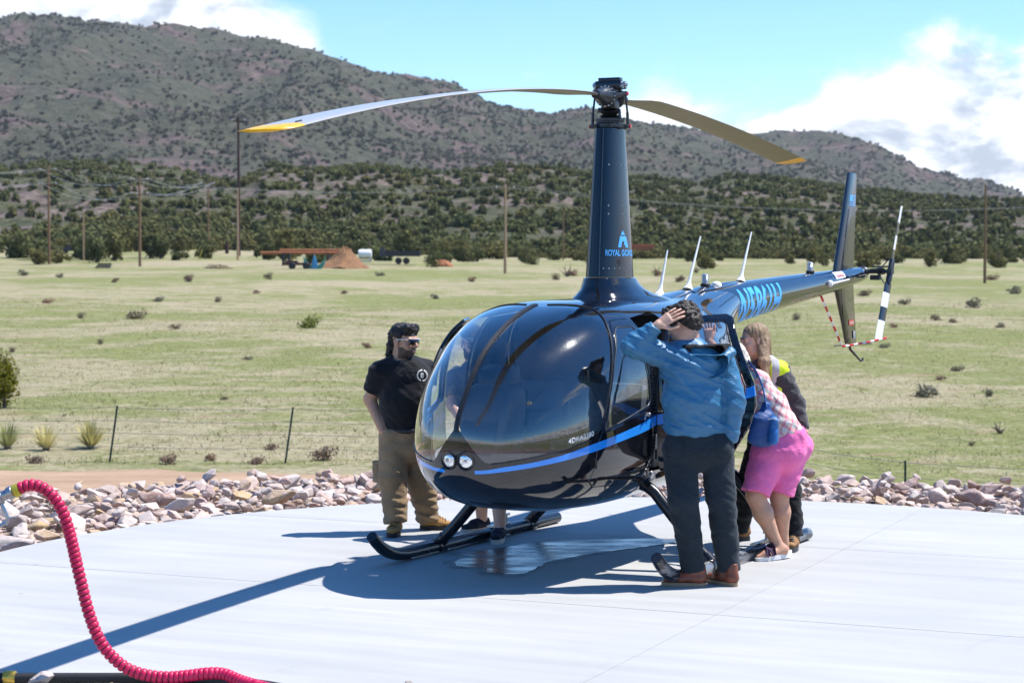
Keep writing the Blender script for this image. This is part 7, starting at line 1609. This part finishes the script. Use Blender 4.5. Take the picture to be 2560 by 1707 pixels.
# ------------------------------------------------------------ things on the far side of the field
m_rust = plain('rusty pipe', (.30, .115, .045), .8, .2, var=.3, scale=3); m_spoil = plain('heap soil', (.22, .11, .05), .95, var=.3, scale=2, bump=.6); m_dark = plain('dark trailer paint', (.012, .013, .016), .4); m_tarp = plain('blue plastic', (.05, .30, .55), .5); m_tgr = plain('green plastic', (.03, .25, .20), .5); m_brick = plain('weathered boards', (.40, .28, .19), .9, var=.3, scale=4)
YB = 205.
def far(u, v_, Yd=YB): q = Vector(((u - 1280) / 4978 * Yd, Yd, 0)); q.z = float(ground_z(q.x, q.y)); return q
q = far(858, 684); b = MB(); rg = []; rr2 = np.random.default_rng(5)
for i, (h_, r_) in enumerate(((-.3, 3.0), (.05, 2.75), (.4, 2.1), (.8, 1.5), (1.2, 1.05), (1.6, .78), (1.9, .55), (2.1, .2))): rg.append([(r_ * math.cos(k * .3307) * (1 + .26 * rr2.uniform(-1, 1)) + .15 * i * .2, r_ * math.sin(k * .3307) * (1 + .18 * rr2.uniform(-1, 1)), h_ + .16 * rr2.uniform(-1, 1)) for k in range(19)])
o = loft('dirt_pile', rg, m_spoil, None, sharp=20); o.location = q; tag(o, 'steep cone of brown excavated dirt in the far field', 'dirt pile')
q = far(760, 690, 212.); o = empty('pipe_rack', q); tag(o, 'long rusty pipes lying across steel trestles left of the dirt pile', 'pipe rack')
for k, (x0, x1, z_, r_) in enumerate(((-4.6, 4.2, 1.35, .16), (-2.6, 4.5, 1.62, .15), (-2.4, 4.1, 1.38, .14))): b = MB(); b.tube([(x0, .3 * k, z_), (x1, .3 * k, z_)], r_, 10); b.build('pipe', m_rust, o, smooth=True)
for x_ in (-2.2, -1.6, 2.6):
    b = MB(); b.box((x_, .3, .62), (.22, 1.0, 1.24)); b.box((x_, .3, 1.2), (.3, 1.4, .1)); b.build('trestle', m_dark, o)
q = far(745, 686, 200.); o = empty('scrap_trailer', q); tag(o, 'low rusty flatbed trailer in front of the pipe rack', 'trailer'); b = MB(); b.box((0, 0, .55), (2.6, 1.2, .25)); b.box((-.6, 0, .78), (1.2, 1.0, .2)); b.build('bed', plain('maroon steel', (.10, .03, .025), .6), o)
for x_ in (-.5, .9): b = MB(); b.lathe([(.12, -.1), (.32, -.1), (.36, 0), (.32, .1), (.12, .1)], (x_, -.65, .34), (0, 1, 0), 16); b.build('wheel', m_rub, o, smooth=40)
q = far(787, 685, 200.); o = empty('play_boat', q); tag(o, 'blue and green plastic fins standing left of the dirt pile', 'plastic shape')
for pts, mt in (([(-.05, 1.5), (.12, 1.1), (.28, .5), (.3, 0), (-.3, 0), (-.25, .6)], m_tarp), ([(-1.15, 1.4), (-.75, .75), (-.3, .45), (-.3, 0), (-.7, .05), (-1.05, .6)], m_tgr), ([(1.1, 1.25), (.75, .7), (.3, .4), (.3, 0), (.75, .1), (1.0, .55)], m_tgr)):
    b = MB(); n_ = len(pts); b.add([(x_, -.12, z_) for x_, z_ in pts] + [(x_, .12, z_) for x_, z_ in pts], [tuple(range(n_)), tuple(range(2 * n_ - 1, n_ - 1, -1))] + [(k, (k + 1) % n_, n_ + (k + 1) % n_, n_ + k)[::-1] for k in range(n_)]); b.build('fin', mt, o)
q = far(913, 682, 222.); o = empty('water_tank', q); tag(o, 'white tank on a skid right of the dirt pile', 'tank'); b = MB(); b.lathe([(.2, -.75), (.48, -.7), (.52, -.5), (.52, .5), (.48, .7), (.2, .75)], (0, 0, 1.05), (1, 0, 0), 18); b.build('tank_shell', m_white, o, smooth=40); b = MB(); b.box((0, 0, .28), (1.5, 1.0, .18)); b.box((-.55, 0, .5), (.15, .9, .3)); b.box((.55, 0, .5), (.15, .9, .3)); b.build('skid_frame', m_steel, o)
q = far(1000, 686, 218.); o = empty('dump_trailer', q); tag(o, 'long black dump trailer parked in the far field', 'trailer'); b = MB(); b.box((.3, 0, .95), (3.8, 1.9, .10)); b.box((.3, -.95, 1.18), (3.8, .07, .6)); b.box((.3, .95, 1.18), (3.8, .07, .6)); b.box((2.2, 0, 1.18), (.07, 1.9, .6)); b.build('tub', m_dark, o); b = MB(); b.box((-1.9, 0, 1.35), (.5, 1.5, 1.0)); b.build('hydraulic_box', m_dgrey, o)
for x_ in (-.1, .75): b = MB(); b.lathe([(.15, -.1), (.34, -.1), (.38, 0), (.34, .1), (.15, .1)], (x_, -1.0, .38), (0, 1, 0), 16); b.build('wheel', m_rub, o, smooth=40)
q = far(548, 680, 200.); o = empty('board_pile', q); tag(o, 'heap of pale boards and soil before the pale pole', 'board pile')
for k in range(7): b = MB(); b.box((.25 * k - .9, .1 * k, .18 + .10 * (k % 4)), (2.4 - .15 * k, .35, .08), Matrix.Rotation(rad(-12 + 5 * k), 3, 'Y') @ Matrix.Rotation(rad(14 * k - 40), 3, 'Z')); b.build('board', m_brick, o)
q = far(1105, 684, 215.); rg = [[(r_ * math.cos(k * .5236) * 1.4, r_ * math.sin(k * .5236), h_ + .1 * math.sin(k * 2.1)) for k in range(12)] for h_, r_ in ((-.2, .9), (.15, .85), (.45, .6), (.62, .2))]; o = loft('rubble_heap', rg, m_rust, None, sharp=15); o.location = q; tag(o, 'small orange rubble heap right of the black trailer', 'rubble')
q = far(258, 682, 200.); o = obj('timber_stack', None); bpy.data.objects.remove(o); o = empty('timber_stack', q); tag(o, 'low dark timber stack in the field below the left poles', 'timber')
for k in range(3): b = MB(); b.box((.1 * k, .0, .14 + .17 * k), (1.5 - .1 * k, .5, .15)); b.build('beam', m_dark, o)
q = far(1600, 651, 290.); o = empty('container', q); tag(o, 'orange container seen right of the mast at the far edge', 'container'); b = MB(); b.box((0, 0, 1.0), (4.0, 2.2, 1.9)); b.build('box', plain('orange container paint', (.52, .13, .04), .5), o, bevel=.04)
for k in range(9): b = MB(); b.box((-1.8 + k * .45, -1.12, 1.0), (.12, .06, 1.7)); b.build('rib', bpy.data.materials['orange container paint'], o)
m_ybar = plain('yellow marker paint', (.62, .47, .05), .5)
for k, (u, h_, tl, lab) in enumerate(((232, 1.25, 22, 'leftmost leaning yellow marker pole'), (256, 1.3, 16, 'middle leaning yellow marker pole'), (266, 1.1, 20, 'third leaning yellow marker pole close to the middle one'), (500, 1.0, -18, 'leaning yellow marker pole near the slim brown pole'))): q = far(u, 665, 232.); b = MB(); b.tube([(-math.sin(rad(tl)) * h_, 0, h_ + .2), (math.sin(rad(tl)) * .5, 0, -.1)], .055, 8); o = b.build('marker_pole', m_ybar, None, smooth=True, loc=q); tag(o, lab, 'marker pole')
for k, (u, col_, lab) in enumerate(((62, (.22, .03, .025), 'red brown car parked at the far left tree edge'), (94, (.015, .016, .02), 'black car parked at the far left tree edge'), (184, (.03, .03, .035), 'dark car parked between the left poles'))):
    q = far(u, 640, 262.); o = empty('parked_car', q); tag(o, lab, 'car'); b = MB(); b.box((0, 0, .62), (2.3, 1.7, .5)); b.build('car_body', plain('car paint %d' % k, col_, .3), o, bevel=.1); b = MB(); b.box((.1, 0, 1.05), (1.3, 1.5, .42)); b.build('cabin', m_lensd, o, bevel=.12)
    for x_ in (-.75, .75): b = MB(); b.lathe([(.1, -.1), (.3, -.1), (.33, 0), (.3, .1), (.1, .1)], (x_, -.85, .33), (0, 1, 0), 14); b.build('wheel', m_rub, o, smooth=40)
# bare dead branches in the mid field
for u, v_, h_, lab in ((1418, 692, 1.3, 'dead branching snag just left of the rotor mast'), (1640, 690, 1.0, 'dead snag standing behind the front antenna'), (1740, 684, .9, 'dead snag between the white antennas'), (2500, 1085, .36, 'dead grey stump in the field at the right edge'), (160, 1040, .12, 'flat grey driftwood left of the fence')):
    q = gpt(u, v_); b = MB(); rr = random.Random(int(u))
    for k in range(11): a_ = rr.uniform(0, 6.28); e = rr.uniform(.5, 1.4); L_ = h_ * rr.uniform(.5, 1.1); m_ = Vector((math.cos(a_) * math.cos(e), math.sin(a_) * math.cos(e), math.sin(e))) * L_; b.tube([(0, 0, -.05), m_ * .5 + Vector((rr.uniform(-.1, .1) * h_, 0, 0)), m_], [.06 * h_, .035 * h_, .01 * h_], 5)
    o = b.build('dead_snag', m_bark, None, loc=q); tag(o, lab, 'snag')

# ------------------------------------------------------------ thin haze over the whole valley
hz = MB(); hz.box((0, 3050, 395), (11000, 6900, 810)); hm = bpy.data.materials.new('haze air'); hm.use_nodes = True; hn = NT(hm.node_tree)
pv = hn.n('ShaderNodeVolumePrincipled'); pv.inputs['Color'].default_value = (.80, .88, 1.0, 1); pv.inputs['Density'].default_value = .000052; pv.inputs['Anisotropy'].default_value = .2
ho3 = hn.n('ShaderNodeOutputMaterial'); hn.t.links.new(pv.outputs[0], ho3.inputs['Volume']); tag(hz.build('haze', hm), None, None, None, 'stuff')
